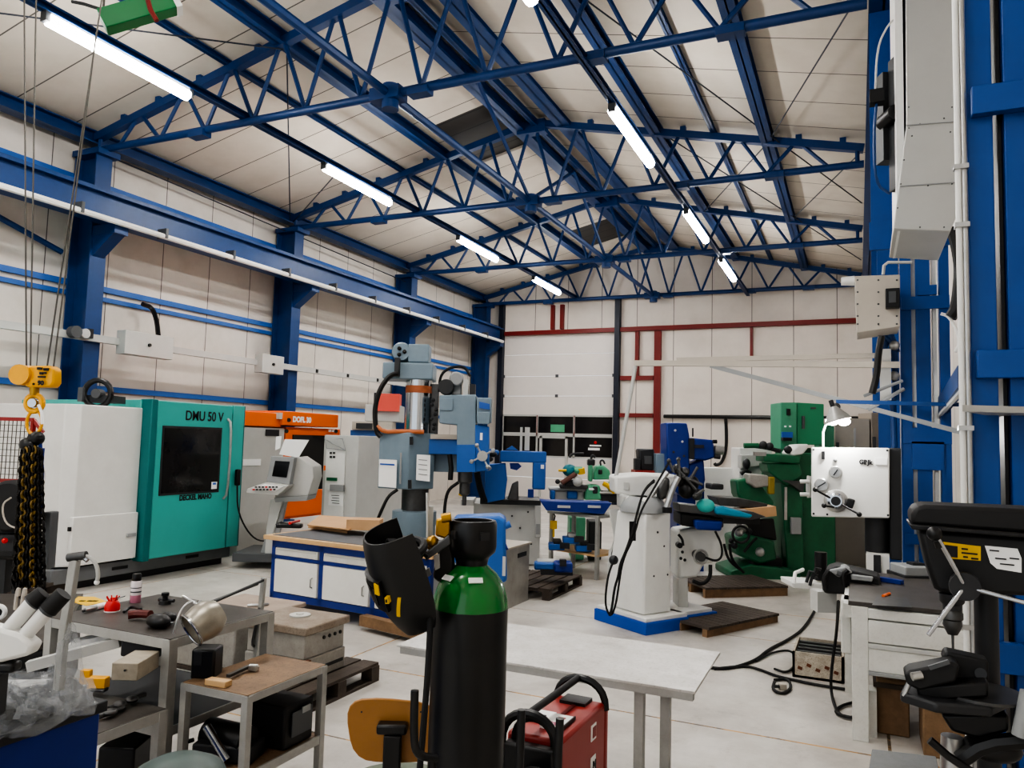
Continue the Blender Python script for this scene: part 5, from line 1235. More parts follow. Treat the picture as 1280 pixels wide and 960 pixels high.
# long white channel and dark machine bed behind
lw_ = thing('low_machine_bed', 'dark machine bed with long white channels behind the grey table', 'machine bed', (-4.6, 4.2, 0))
qq = [atZ(*p_, .6) for p_ in ((-40, 742), (104, 742), (70, 800), (-40, 822))]
mb = MB(); mb.prism([(p.x, p.y) for p in qq], (0, 0, 0), XN, YN, (0, 0, .56)); mb.build('bed', CHAR, lw_, bevel=.02)
mb = MB(); mb.prism([(p.x, p.y) for p in qq], (0, 0, .56), XN, YN, (0, 0, .04)); mb.build('bed_top', BENCHTOP, lw_)
MB().bar(at(35, 833, 3.9), at(150, 802, 4.0), .05, .05).build('white_channel', LGREY, lw_)
MB().bar(at(90, 808, 4.15), at(140, 795, 4.2), .12, .05).build('white_block', PAPER, lw_)
MB().bar(at(25, 845, 4.0), at(60, 835, 4.0), .06, .05).build('dark_foot', BLACK, lw_)
ph = thing('shackle_hooks', 'two small pale hooks standing on the dark bed beneath the chains', 'hook', tuple(atZ(25, 762, .6)))
for x in (22, 30): MB().tube([at(x-3, 762, 4.3), at(x-2, 750, 4.3), at(x, 738, 4.3), at(x+2, 735, 4.3), at(x+1, 745, 4.3)], .01, smoothpath=2).build('hook', BEIGE, ph)
rg = thing('white_ring', 'white ring shaped end piece at the left edge', 'ring', tuple(at(2, 772, 3.0)))
mb = MB(); ring(mb, at(-1, 765, 3.0), .022, .009, RT, ZN); mb.build('ring', PAPER, rg); MB().cyl(at(-1, 765, 3.0)-FW*.01, at(-1, 765, 3.0)+FW*.03, .014).build('core', BLACK, rg)

# --- blue cabinet with microscope
bcab = thing('blue_cabinet', 'blue cabinet with black top in the lower left corner', 'cabinet', (-2.9, 1.5, 0))
MB().box(-3.2, -2.575, .9, 2.03, 0, .86).build('body', mat('deep_cabinet_blue', (10, 44, 128), .45, dirt=.25), bcab, bevel=.006)
MB().box(-3.22, -2.56, .88, 2.05, .86, .9).build('top', CHAR, bcab, bevel=.004)
ms = thing('microscope', 'white stereo microscope with two black tipped eyepieces standing at the left edge', 'microscope', tuple(at(10, 850, 2.35)))
DM = 2.35
SP([(-30, 780), (2, 786), (24, 793), (41, 807), (35, 820), (0, 829), (-30, 832)], DM, .06).build('head', WHITE, ms, bevel=.012)
for (a, b_, c_) in (((4, 795), (41, 753), (55, 741)), ((26, 800), (60, 762), (80, 742))):
    p0, p1, p2 = at(*a, DM+.03), at(*b_, DM+.04), at(*c_, DM+.05)
    MB().cyl(p0, p1, .022, .023).build('eyepiece_tube', WHITE, ms)
    MB().cyl(p1, p2, .029, .026).build('eyepiece', MBLACK, ms)
    MB().cyl(p1-(p2-p1)*.15, p1, .025).build('eyepiece_ring', DGREY, ms)
MB().vb(-30, 829, 16, 842, DM, .05).build('focus_mount', BLACK, ms, bevel=.01)
MB().vb(-60, 842, -5, 900, DM+.02, .06).build('stand', CHAR, ms, bevel=.01)
ar = thing('arm_stand', 'flat grey metal stand with curved white hose tip, wrapped in plastic at its foot', 'stand', tuple(at(80, 880, 2.6)))
DA = 2.6
MB().bar(at(73, 862, DA), at(80, 790, DA), .03, .02).build('post', GALV, ar)
MB().bar(at(80, 792, DA), at(94, 700, DA), .036, .02).build('post', GALV, ar, bevel=.003)
MB().cyl(at(85, 697, DA), at(108, 694, DA), .014).build('head', STEELD, ar); MB().cyl(at(102, 694, DA), at(110, 700, DA), .01).build('clip', CHROME, ar)
MB().tube([at(99, 700, DA), at(104, 695, DA), at(113, 696, DA), at(121, 706, DA), at(123, 720, DA), at(121, 727, DA)], [.007, .007, .007, .006], smoothpath=2).build('curved_tip', LGREY, ar)
MB().ball(at(121, 728, DA), .009).build('tip_ball', PAPER, ar)
bg = thing('plastic_bag', 'clear plastic bag full of dark parts lying on the blue cabinet', 'bag', (-2.8, 1.8, .9))
mb = MB()
random.seed(3)
def blob(c, r, sc, seed, amp=.18, n=22):
    rnd = random.Random(seed); ph_ = [(rnd.uniform(2, 5), rnd.uniform(0, 6), rnd.uniform(2, 5), rnd.uniform(0, 6)) for _ in range(4)]
    mb = MB(); m_ = n//2; vs = []; fs = []
    for j in range(m_+1):
        t = PI*j/m_
        for i in range(n):
            a = 2*PI*i/n
            q = 1+amp*sum(math.sin(k[0]*a+k[1])*math.sin(k[2]*t+k[3]) for k in ph_)/2
            vs.append(c+Vector((math.sin(t)*math.cos(a)*r*sc[0]*q, math.sin(t)*math.sin(a)*r*sc[1]*q, math.cos(t)*r*sc[2]*q)))
    for j in range(m_):
        for i in range(n): fs.append((j*n+i, (j+1)*n+i, (j+1)*n+(i+1) % n, j*n+(i+1) % n))
    return mb.add(vs, fs, True)
blob(on(12, 888, .97), .17, (1.0, .9, .45), 5, .3).build('film', FILM, bg)
blob(on(68, 868, .97), .15, (1.05, .75, .5), 9, .3).build('film', FILM, bg)
blob(at(86, 838, 2.55), .075, (.7, .5, 1.7), 12, .3).build('film', FILM, bg)
for i, (x, y, r) in enumerate(((0, 885, .06), (22, 880, .055), (45, 875, .06), (66, 868, .06), (85, 862, .05), (10, 870, .05), (34, 892, .04), (58, 880, .045), (80, 852, .035))):
    o = blob(on(x, y, .95), r, (1.2, .8, .7), 20+i, .35, 14).build('dark_part', CHAR if i % 3 else DGREY, bg)
bt = thing('tablet_sheet', 'pale flat board lying behind the plastic bag', 'board', tuple(on(20, 852, .92)))
q = [on(-20, 862, .93), on(60, 852, .93), on(66, 846, .93), on(-20, 848, .93)]
mb = MB(); mb.prism([(p.x, p.y) for p in q], (0, 0, .91), XN, YN, (0, 0, .012)); mb.build('board', LGREY, bt)

# --- small cart with wooden top
T2 = (-3.0, -2.58, 2.80, 3.38)
table('tool_cart', 'small metal cart with worn plywood top and a black machine on its shelf', 'cart', *T2, .7, WOOD, .34, .035, .03, GALV, WOOD, .04)
ht = thing('sash_clamp', 'steel clamp with T handle and wooden pad lying on the plywood cart top', 'clamp', tuple(on(285, 840, .7)))
MB().bar(on(285, 845, .72), on(316, 831, .72), .02, .014).build('bar', STEELD, ht)
MB().bar(on(260, 851, .715), on(286, 855, .715), .05, .03).build('wooden_pad', BEECH, ht, bevel=.004)
MB().bar(on(312, 834, .72), on(322, 836, .715), .03, .02).build('jaw', STEEL, ht); MB().cyl(on(312, 832, .73), on(322, 832, .73), .008).build('screw', STEEL, ht)
bmch = thing('black_power_unit', 'black boxy power unit with grille standing on the cart shelf', 'machine', tuple(on(352, 905, .34)))
MB().obox(Vector((-2.72, 3.2, .34+.11)), (.24, .22, .21), 0).build('body', MBLACK, bmch, bevel=.012)
MB().box(-2.59, -2.585, 3.13, 3.28, .4, .52).build('grille', DGREY, bmch); MB().box(-2.587, -2.58, 3.2, 3.26, .5, .53).build('label', GREY, bmch)
for x in (-2.8, -2.64): MB().cyl((x, 3.13, .34), (x, 3.13, .35), .015).build('foot', RUBBER, bmch)
mt = thing('drill_motor', 'black motor tool with shiny tube lying at the front of the cart shelf', 'power tool', tuple(on(290, 925, .34)))
MB().cyl(Vector((-2.95, 2.95, .42)), Vector((-2.7, 2.95, .42)), .075).build('motor', BLACK, mt)
MB().obox((-2.8, 2.93, .38), (.3, .16, .08), .3).build('base', CHAR, mt, bevel=.01)
MB().cyl(Vector((-2.86, 2.84, .5)), Vector((-2.72, 2.84, .37)), .022).build('chrome_tube', CHROME, mt)
MB().tube([Vector((-2.95, 2.85, .42)), Vector((-3.0, 2.82, .4)), Vector((-3.03, 2.8, .2)), Vector((-3.05, 2.8, .05)), Vector((-3.0, 2.75, .02))], .01, smoothpath=2).build('cord', RUBBER, mt)
for i in range(3): o = MB().tube([Vector((-2.85+.09*i, 2.85, .31)), Vector((-2.83+.09*i, 2.83, .16)), Vector((-2.8+.09*i, 2.9, .02))], .006, smoothpath=2).build('hanging_cord', RUBBER, mt)
# --- dark green stool seat at the bottom edge
st = thing('stool', 'grey green domed stool seat just showing at the bottom edge', 'stool', tuple(atZ(225, 1200, 0)))
c = at(224, 966, 1.9); MB().lathe([(.001, .055), (.06, .05), (.1, .03), (.115, .0), (.1, -.02)], c-ZN*.02, ZN, 28).build('seat', mat('grey_green_vinyl', (70, 86, 82), .45, dirt=.3), st)
MB().cyl(Vector((c.x, c.y, 0)), c-ZN*.03, .02).build('post', STEEL, st); MB().lathe([(.16, 0), (.16, .03), (.05, .06)], (c.x, c.y, 0), ZN, 20).build('base', CHAR, st)

# --- grey casting boxes on pallet
pallet('pallet', 'worn wooden pallet under the grey cast crate', (-3.46, 4.25), math.radians(90), .95, 1.0, PALLETD, group=None)
gc_ = thing('cast_crate', 'grey battered cast box with lid and small holes standing on the pallet', 'crate', (-3.95, 5.1, .14))
X1 = -3.62; 
nr = atX(380, 812, X1)
y0c = 4.48; y1c = 4.96; zt_ = .535
MB().box(-4.18, X1, y0c, y1c, .145, .3).build('lower_body', CAST, gc_, bevel=.01)
MB().box(-4.17, X1-.01, y0c+.01, y1c-.01, .3, zt_-.06).build('upper_body', CAST, gc_, bevel=.01)
MB().box(-4.2, X1+.02, y0c-.02, y1c+.02, zt_-.06, zt_).build('lid', mat('rusty_grey_lid', (150, 138, 124), .55, dirt=.7, dscale=5, dark=(96, 72, 54), fine=.3), gc_, bevel=.01)
MB().lathe([(.08, 0), (.08, .012), (.03, .014), (.03, .02)], (-3.9, 4.75, zt_), ZN, 20).build('disc_handle', LGREY, gc_)
for k in range(4): MB().cyl((X1-.02, 4.7+k*.065, .42), (X1+.0, 4.7+k*.065, .42), .013, n=10).build('hole', BLACK, gc_)
MB().box(X1-.002, X1+.004, 4.68, 4.93, .2, .225).build('slot', BLACK, gc_)
MB().box(X1-.01, X1+.02, y0c-.01, y0c+.05, .22, .3).build('rust_bracket', mat('rust', (112, 64, 40), .7), gc_)
g2 = thing('cast_crate', 'low grey cast housing with dusty lid behind the battered crate', 'crate', (-4.9, 5.6, 0))
MB().box(-4.95, -4.3, 4.5, 5.28, .1, .46).build('body', CAST, g2, bevel=.012); MB().box(-4.98, -4.29, 4.47, 5.3, .46, .5).build('lid', mat('dusty_lid', (168, 152, 138), .6, dirt=.5, dscale=4), g2, bevel=.008)
MB().box(-4.95, -4.6, 4.5, 4.6, 0, .1).build('foot', PALLETD, g2); MB().box(-4.95, -4.6, 5.1, 5.2, 0, .1).build('foot', PALLETD, g2)
MB().tube([on(310, 757, .51), on(325, 756, .52), on(335, 755, .51)], .012).build('rod', STEEL, g2)
# post with rod leaning (stand behind cart)
up = thing('clamp_stand', 'thin upright bar with black rods fixed to it beside the grey table', 'stand', tuple(atZ(332, 880, 0)))
MB().bar(atY(318, 835, 3.7), atY(330, 722, 3.7), .03, .02).build('upright', GALV, up)
a = atY(318, 835, 3.7); MB().bar(Vector((a.x, a.y, 0)), a, .03, .02).build('lower_post', GALV, up)
MB().cyl(atY(330, 725, 3.7), on(268, 752, 1.0), .008).build('rod', BLACK, up); MB().cyl(atY(322, 730, 3.72), on(262, 753, .97), .008).build('rod', BLACK, up)
MB().tube([atY(324, 760, 3.68), atY(318, 790, 3.68), atY(315, 806, 3.68), atY(318, 808, 3.68)], .008, smoothpath=1).build('rod', STEELD, up)

# ================================================================== FOREGROUND CENTRE
DCy = 2.35
gb = thing('gas_bottle', 'tall black gas cylinder with green shoulder and black valve cap in the foreground', 'gas bottle', tuple(Vector((at(588, 760, DCy).x, at(588, 760, DCy).y, .06))))
c0_ = Vector((gb.location.x, gb.location.y, 0)); zs_ = at(588, 758, DCy).z; R0 = .114
mb = MB(local=False)
MB().lathe([(.08, .06), (R0, .09), (R0, zs_)], c0_, ZN, 40).build('body', mat('black_bottle_paint', (20, 21, 22), .34, dirt=.25, dark=(62, 60, 58), dscale=4), gb)
MB().lathe([(R0, zs_), (R0*.985, zs_+.02), (R0*.94, zs_+.045), (R0*.84, zs_+.075), (R0*.68, zs_+.1), (R0*.5, zs_+.118), (.042, zs_+.13), (.036, zs_+.15)], c0_, ZN, 40).build('shoulder', GREEN3, gb)
zc_ = at(588, 691, DCy).z; zt2 = at(588, 650, DCy).z
MB().lathe([(.046, zs_+.118), (.05, zs_+.14), (.05, zc_-.02), (.055, zc_-.01), (.07, zc_+.004), (.074, zc_+.02), (.074, zt2-.01), (.07, zt2), (.058, zt2), (.056, zt2-.03), (.01, zt2-.03)], c0_, ZN, 36).build('valve_cap', BLACK, gb)
for a in (-2.0, -.6): 
    p = c0_+Vector((math.cos(a), math.sin(a), 0))*.074+ZN*(zt2-.04); MB().obox(p, (.03, .012, .025), a+PI/2).build('cap_window', CHAR, gb)
for a, yy in ((-2.02, 721), (-.95, 721)):
    t_ = Vector((-math.sin(a), math.cos(a), 0)); n_ = Vector((math.cos(a), math.sin(a), 0)); p = c0_+n_*R0*.77+ZN*(zs_+.093)
    MB().obox(p, (.042, .004, .018), a+PI/2, rx=-.85).build('sticker', PAPER, gb)
MB().obox(c0_+Vector((-.1, .0, zs_+.06)), (.004, .01, .03), 0, ry=.4).build('red_white_tag', PAPER, gb)
tr_ = thing('bottle_trolley', 'black tube trolley whose bent handles rise around the gas cylinder', 'trolley', (c0_.x, c0_.y, 0))
MB().box(c0_.x-.25, c0_.x+.3, c0_.y-.2, c0_.y+.18, .03, .058).build('base_plate', CHAR, tr_)
for (x, y0, y1) in ((518.5, 863, 1000), (652, 887, 1000), (700, 898, 1000)):
    a = at(x, y0, 2.0 if x < 600 else 1.95); b = at(x-2, 940, 2.0 if x < 600 else 1.95); pts = [a, b, Vector((b.x, b.y, .9))]
    if x < 600: pts = [a, at(517, 925, 2.0), at(522, 945, 2.0), at(545, 948, 2.05)]
    MB().tube(pts, .0105, n=12, smoothpath=2 if x < 600 else 0).build('handle', BLACK, tr_)
    if x > 600: MB().cyl(Vector((b.x, b.y, .9)), Vector((b.x, b.y, .05)), .0105).build('handle_tube', BLACK, tr_)
q = at(540, 948, 2.05); MB().tube([q, Vector((q.x, q.y+.05, .85)), Vector((q.x, q.y+.05, .05))], .0105).build('handle_tube', BLACK, tr_)
MB().cyl((c0_.x-.3, c0_.y+.1, .1), (c0_.x-.26, c0_.y+.1, .1), .1).build('wheel', RUBBER, tr_); MB().cyl((c0_.x+.3, c0_.y+.1, .1), (c0_.x+.34, c0_.y+.1, .1), .1).build('wheel', RUBBER, tr_)
# regulator
rgk = thing('gas_regulator', 'brass gas regulator with valve block left of the black cylinder cap', 'regulator', tuple(at(555, 690, 2.3)))
DQ = 2.3
SP([(545, 649), (562, 645), (563, 668), (557, 674), (544, 670)], DQ, .04).build('brass_block', BRASS, rgk, bevel=.006)
MB().cyl(at(552, 648, DQ-.01), at(564, 646, DQ-.01), .014).build('brass_nut', BRASS, rgk)
MB().cyl(at(524, 679, DQ-.02), at(531, 679, DQ-.02), .013).ball(at(524, 679, DQ-.02), .012).build('inlet', CHROME, rgk)
MB().tube([at(529, 680, DQ-.01), at(536, 683, DQ-.01), at(545, 672, DQ)], .012).ball(at(540, 677, DQ-.01), .018).build('brass_body', BRASS, rgk)
SP([(533, 690), (561, 669), (563, 680), (531, 702)], DQ-.03, .03).build('dark_bracket', DGREY, rgk, bevel=.004)
SP([(542, 695), (549, 693), (550, 710), (544, 713)], DQ-.03, .02).build('steel_plate', STEEL, rgk)
SP([(522, 718), (536, 710), (539, 719), (524, 728)], DQ-.06, .015).build('silver_label', STEEL, rgk)
SP([(550, 676), (566, 672), (568, 720), (550, 730), (540, 722)], DQ+.02, .04).build('dark_body', BLACK, rgk, bevel=.01)
MB().cyl(at(535, 671, DQ+.05), at(534, 616, DQ+.05), .0045).build('white_pin', LGREY, rgk)
MB().vb(533, 633, 541, 672, DQ+.06, .014).build('white_post', LGREY, rgk)
MB().tube([at(523, 700, DQ-.05), at(528, 690, DQ-.05), at(535, 695, DQ-.05)], .009, smoothpath=1).build('lever', BLACK, rgk)
# welding helmet (open shell)
hm = thing('welding_helmet', 'black welding helmet with yellow markings hanging left of the gas cylinder', 'helmet', tuple(at(505, 795, 2.2)))
Hc = at(506, 725, 2.2)
ax_up = (ZN*.9-RT*.26-FW*.3).normalized()          # crown direction
ax_f = (-RT*.86-FW*.34-ZN*.28); ax_f = (ax_f-ax_up*ax_f.dot(ax_up)).normalized()      # face direction
ax_s = ax_up.cross(ax_f).normalized()
mb = MB(); n1, n2 = 28, 30; vs = []; fs = []
def hw_(v): return .094*(1-.6*max(0, -v)**2.6-.14*max(0, v)**2)
def shell(scale):
    out = []
    for j in range(n2+1):
        v = -1+2*j/n2                       # -1 chin .. 1 crown
        h = v*.155
        w = hw_(v)
        dpt = .108*(1-.42*max(0, -v)**2-.12*max(0, v)**4)    # forward reach
        for i in range(n1+1):
            a = -PI*.56+PI*1.12*i/n1
            sq = .82
            x = math.copysign(abs(math.sin(a))**sq, math.sin(a))*w
            y = math.copysign(abs(math.cos(a))**sq, math.cos(a))*dpt
            out.append(Hc+ax_up*h+ax_s*(x*scale)+ax_f*(y*scale-.02))
    return out
vo = shell(1.0); vi = shell(.95); vs = vo+vi; N_ = len(vo)
for j in range(n2):
    for i in range(n1):
        a = j*(n1+1)+i; fs.append((a, a+1, a+n1+2, a+n1+1)); fs.append((N_+a, N_+a+n1+1, N_+a+n1+2, N_+a+1))
for i in range(n1):
    for base in (0, n2*(n1+1)):
        a = base+i; fs.append((a, a+1, N_+a+1, N_+a))
for j in range(n2):
    for i in (0, n1):
        a = j*(n1+1)+i; fs.append((a, a+n1+1, N_+a+n1+1, N_+a))
mb.add(vs, fs, True).build('shell', mat('helmet_black', (30, 31, 32), .42, dirt=.15, dark=(60, 60, 60)), hm)
def hp_(u, v, out=0.0):   # point on the face: u across -1..1, v up -1..1
    w = hw_(v); dpt = .108*(1-.42*max(0, -v)**2-.12*max(0, v)**4)
    a = u*PI*.56
    x = math.copysign(abs(math.sin(a))**.82, math.sin(a))*w; y = math.copysign(abs(math.cos(a))**.82, math.cos(a))*dpt
    n_ = (ax_s*math.sin(a)+ax_f*math.cos(a))
    return Hc+ax_up*(v*.155)+ax_s*x+ax_f*(y-.02)+n_*out
def patch(name, quad, m, t=.004, k=6):
    mb = MB(); vs = []; fs = []
    (u0, v0), (u1, v1), (u2, v2), (u3, v3) = quad
    for o_ in (t, -.001):
        for j in range(k+1):
            for i in range(k+1):
                s, r = i/k, j/k
                ua = (u0*(1-s)+u1*s)*(1-r)+(u3*(1-s)+u2*s)*r; va = (v0*(1-s)+v1*s)*(1-r)+(v3*(1-s)+v2*s)*r
                vs.append(hp_(ua, va, o_))
    n = (k+1)**2
    for j in range(k):
        for i in range(k):
            a = j*(k+1)+i; fs.append((a, a+1, a+k+2, a+k+1)); fs.append((n+a, n+a+k+1, n+a+k+2, n+a+1))
    for i in range(k):
        for a, b in ((i, i+1), (k*(k+1)+i, k*(k+1)+i+1), (i*(k+1), (i+1)*(k+1)), (i*(k+1)+k, (i+1)*(k+1)+k)): fs.append((a, b, n+b, n+a))
    mb.add(vs, fs); return mb.build(name, m, hm)
sgn = 1 if (hp_(.5, 0)-hp_(-.5, 0)).dot(FW) < 0 else -1     # side of the face turned to the viewer
patch('visor_cover', [(-.35*sgn, -.25), (.35*sgn, -.25), (.35*sgn, .35), (-.35*sgn, .35)], BLACK, .012)
patch('visor_glass', [(-.22*sgn, -.12), (.2*sgn, -.12), (.2*sgn, .22), (-.22*sgn, .22)], SCREEN, .014)
patch('yellow_stripe', [(.42*sgn, -.38), (.48*sgn, -.40), (.62*sgn, -.02), (.57*sgn, .0)], YEL2, .003)
patch('yellow_mark', [(.36*sgn, -.06), (.43*sgn, -.06), (.44*sgn, .06), (.38*sgn, .06)], YEL2, .013)
patch('yellow_mark', [(.2*sgn, .12), (.3*sgn, .1), (.34*sgn, .3), (.26*sgn, .34)], YEL2, .015)
patch('dark_inset', [(.38*sgn, -.03), (.41*sgn, -.03), (.42*sgn, .03), (.39*sgn, .03)], BLACK, .014)
mb = MB(); ring(mb, Hc+ax_up*.085-ax_f*.01+ax_s*.0, .07, .012, ax_s, ax_f, 24); mb.build('headband', MBLACK, hm)
MB().bar(Hc+ax_up*.09-ax_s*.07, Hc+ax_up*.13, .03, .006).bar(Hc+ax_up*.13, Hc+ax_up*.09+ax_s*.07, .03, .006).build('top_strap', MBLACK, hm)
hs = MB().tube([at(533, 745, 2.2), at(538, 770, 2.18), at(537, 800, 2.15), at(534, 850, 2.12), at(530, 900, 2.1), at(524, 970, 2.08)], .009, smoothpath=2).build('welding_hose', RUBBER)
tag(hs, 'thick black hose hanging from the regulator left of the gas cylinder', 'hose')

# --- plywood chair
chr_ = thing('plywood_chair', 'plywood office chair with rounded varnished backrest on black bracket', 'chair', tuple(at(488, 1050, 2.55)))
DCc = 2.6
P = [at(x, y, DCc) for x, y in [(434, 905), (434, 892), (437, 883), (443, 877), (452, 874), (470, 873), (490, 874), (510, 876), (524, 878), (534, 881), (540, 886), (543, 893), (544, 915), (543, 935), (540, 944), (535, 950), (525, 953), (500, 954), (470, 953), (457, 951), (448, 946), (441, 937), (437, 925)]]
o_ = P[0]; pl2 = [((p-o_).dot(RT), (p-o_).z) for p in P]
mb = MB(); mb.prism(pl2, o_, RT, ZN, FW*.012); mb.build('backrest', CHAIRW, chr_, bevel=.004)
for x in (452, 526): MB().cyl(at(x, 890, DCc-.002), at(x, 890, DCc), .003).build('rivet', CHAR, chr_)
MB().vb(470, 907, 508, 920, DCc-.05, .05).build('bracket_head', BLACK, chr_, bevel=.008)
MB().vb(478, 920, 500, 990, DCc-.045, .03).build('bracket_arm', BLACK, chr_, bevel=.005)
c = at(497, 985, DCc+.24); c.z -= .02
MB().lathe([(.0, .0), (.2, .0), (.21, .015), (.2, .03), (0, .03)], c, ZN, 28).build('seat', mat('green_worn_seat', (92, 102, 84), .5, dirt=.5, dscale=9), chr_)
MB().cyl(Vector((c.x, c.y, .08)), c, .025).build('gas_post', BLACK, chr_)
for k in range(5):
    a = k*2*PI/5; MB().bar((c.x, c.y, .1), (c.x+.28*math.cos(a), c.y+.28*math.sin(a), .06), .04, .03).build('leg', BLACK, chr_); MB().ball((c.x+.28*math.cos(a), c.y+.28*math.sin(a), .03), .028).build('caster', RUBBER, chr_)

# --- plate table
ptz = .8
pA, pB, pC, pD = (-2.27, 3.57), (-.68, 3.57), (-.69, 4.32), (-2.28, 4.32)
ptb = thing('plate_table', 'wide bare metal plate on a steel frame table behind the gas bottle', 'table', (-1.48, 3.95, 0))
mb = MB(); mb.prism([pA, pB, pC, pD], (0, 0, ptz-.012), XN, YN, (0, 0, .012)); mb.build('plate', PLATE, ptb, bevel=.002)
MB().box(-2.25, -.69, 3.572, 3.61, ptz-.045, ptz-.012).box(-2.2, -.74, 4.22, 4.26, ptz-.05, ptz-.012).box(-.78, -.74, 3.6, 4.26, ptz-.05, ptz-.012).box(-2.2, -2.16, 3.6, 4.26, ptz-.05, ptz-.012).build('frame', GALV, ptb)
for x, y in ((-.97, 3.6), (-.86, 3.66), (atY(585, 900, 3.6).x, 3.6), (atY(595, 900, 4.22).x, 4.22)):
    MB().box(x, x+.045, y, y+.045, 0, ptz-.012).build('leg', GALV, ptb, bevel=.002)

# --- red welding machine
wz = .86
q0, q1, q2, q3 = on(646, 897, wz), on(705, 925, wz), on(757, 878, wz), on(690, 862, wz)
wm_ = thing('welding_machine', 'red inverter welding machine with black handle arches beside the gas bottle', 'welder', tuple(((q0+q1+q2+q3)/4)-ZN*.45))
ax1 = (q2-q1); ax1.z = 0; L1 = ax1.length; ax1.normalize(); ax2 = Vector((-ax1.y, ax1.x, 0)); L2 = .215
def WB(a0, a1, b0, b1, z0, z1):
    p = [q1+ax1*a0+ax2*b0, q1+ax1*a1+ax2*b0, q1+ax1*a1+ax2*b1, q1+ax1*a0+ax2*b1]
    return MB().hexa([Vector((v.x, v.y, z0)) for v in p]+[Vector((v.x, v.y, z1)) for v in p])
WB(-.02, L1, 0, L2, wz-.38, wz).build('casing', REDP, wm_, bevel=.012)
WB(-.07, -.02, .01, L2-.01, wz-.38, wz-.02).build('front_panel', BLACK, wm_, bevel=.01)
WB(L1, L1+.04, .0, L2, wz-.38, wz-.02).build('rear_panel', REDP, wm_, bevel=.008)
WB(L1*.35, L1*.98, L2*.42, L2*.5, wz, wz+.003).build('top_groove', REDS, wm_)
def arch(a, hh, w0=.0, th=.016):
    pts = []
    for k in range(13):
        t = PI*k/12; pts.append(q1+ax1*a+ax2*(L2/2+(L2/2-w0)*math.cos(t))+ZN*(-.03+hh*math.sin(t)**.8))
    return MB().tube(pts, th, n=8)
arch(L1+.0, .11).build('rear_arch', BLACK, wm_)
arch(-.06, .12).build('front_arch', BLACK, wm_)
arch(-.02, .09, .03, .012).build('front_arch_inner', BLACK, wm_)
MB().cyl(q1+ax1*(-.05)+ax2*(L2*.62)+ZN*.07, q1+ax1*(L1)+ax2*(L2*.55)+ZN*.08, .014).build('carry_bar', MBLACK, wm_)
WB(L1*.78, L1*.98, L2*.25, L2*.75, wz+.0, wz+.012).build('handle_base', BLACK, wm_)
for a0, z0, s in ((L1*.62, wz-.1, 'sq'), (L1*.62, wz-.22, 'sq')):
    WB(a0, a0+.055, -.003, 0, z0, z0+.06).build('white_label', PAPER, wm_)
WB(L1*.65, L1*.65+.035, -.005, -.002, wz-.09, wz-.05).build('red_symbol', REDP, wm_)
words('lettering', 'N', .045, q1+ax1*(L1*.66)+ZN*(-.21)-ax2*.005, ax1, ZN, PRINT, wm_, .001, bold=.002)
for k in range(7): WB(L1*.12, L1*.36, -.003, 0, wz-.17-k*.012, wz-.165-k*.012).build('vent_slot', REDS, wm_)
mb = MB(); c = q1+ax1*(-.09)+ax2*.05-ZN*.17
MB().cyl(c+ax2*0, c-ax1*.05, .06).build('spool_hub', MBLACK, wm_)
for r in (.1, .08, .06):
    mb = MB(); ring(mb, c-ax1*(.02+.1-r), r, .008, ax2, ZN, 24); mb.build('coiled_cable', RUBBER, wm_)
wc_ = thing('welder_cart', 'dark cart frame under the red welding machine', 'cart', tuple(wm_.location-ZN*(wz-.45)))
WB(-.05, L1+.02, .0, L2, .44, .475).build('deck', CHAR, wc_)
for a in (0, L1-.04):
    for b_ in (.01, L2-.04): WB(a, a+.03, b_, b_+.03, .0, .44).build('leg', CHAR, wc_)
bk_ = thing('booklets', 'white and pink manual booklet lying on top of the red welding machine', 'booklet', tuple(q1+ax1*.12+ax2*.12+ZN*.0))
WB(.06, .2, .04, .12, wz+.001, wz+.012).build('cover', PAPER, bk_); WB(.1, .22, .12, .2, wz+.001, wz+.008).build('open_page', PAPER, bk_)
WB(.08, .11, .06, .11, wz+.012, wz+.0135).build('pink_print', PINK, bk_); WB(.14, .17, .06, .09, wz+.012, wz+.0135).build('pink_print', REDP, bk_); WB(.15, .17, .14, .19, wz+.008, wz+.0095).build('dark_print', PRINT, bk_)
WB(.055, .205, .035, .04, wz+.001, wz+.014).build('spine', CHAR, bk_)

# ================================================================== FOREGROUND RIGHT
sbn = thing('steel_bench', 'white painted steel bench with drawer fronts and stained metal top at right', 'bench', (.35, 6.4, 0))
MB().box(-.07, .78, 5.7, 7.15, .87, .9).build('top', BENCHTOP, sbn, bevel=.003)
MB().box(.05, .66, 5.72, 7.1, .44, .87).build('carcass', LGREY, sbn)
for z0, z1, n_ in ((.80, .865, 'top_rail'), (.645, .79, 'drawer_front'), (.46, .61, 'drawer_front')):
    MB().box(.05, .66, 5.68, 5.72, z0, z1).build(n_, WHITED, sbn, bevel=.006)
MB().box(.05, .66, 5.67, 5.7, .61, .64).build('handle_rail', LGREY, sbn, bevel=.004); MB().box(.05, .66, 5.67, 5.7, .435, .46).build('bottom_rail', GREY, sbn, bevel=.004)
for x, y in ((-.05, 5.68), (-.11, 6.75), (.66, 5.68), (.66, 7.05)): MB().box(x, x+.1 if y < 6 else x+.06, y, y+.07, 0, .87).build('leg', WHITED, sbn, bevel=.004)
MB().box(-.1, -.04, 5.75, 6.8, .78, .87).build('side_rail', WHITED, sbn); MB().box(-.12, -.05, 5.9, 6.1, .5, .87).build('side_bracket', WHITED, sbn, bevel=.01)
plx = on(1070, 752, .905)
o = thing('sheet_plate', 'thin dark sheet plate lying on the steel bench top', 'sheet', tuple(on(1110, 755, .9)))
q = [on(1090, 757, .901), on(1140, 760, .901), on(1134, 748, .901), on(1096, 745, .901)]
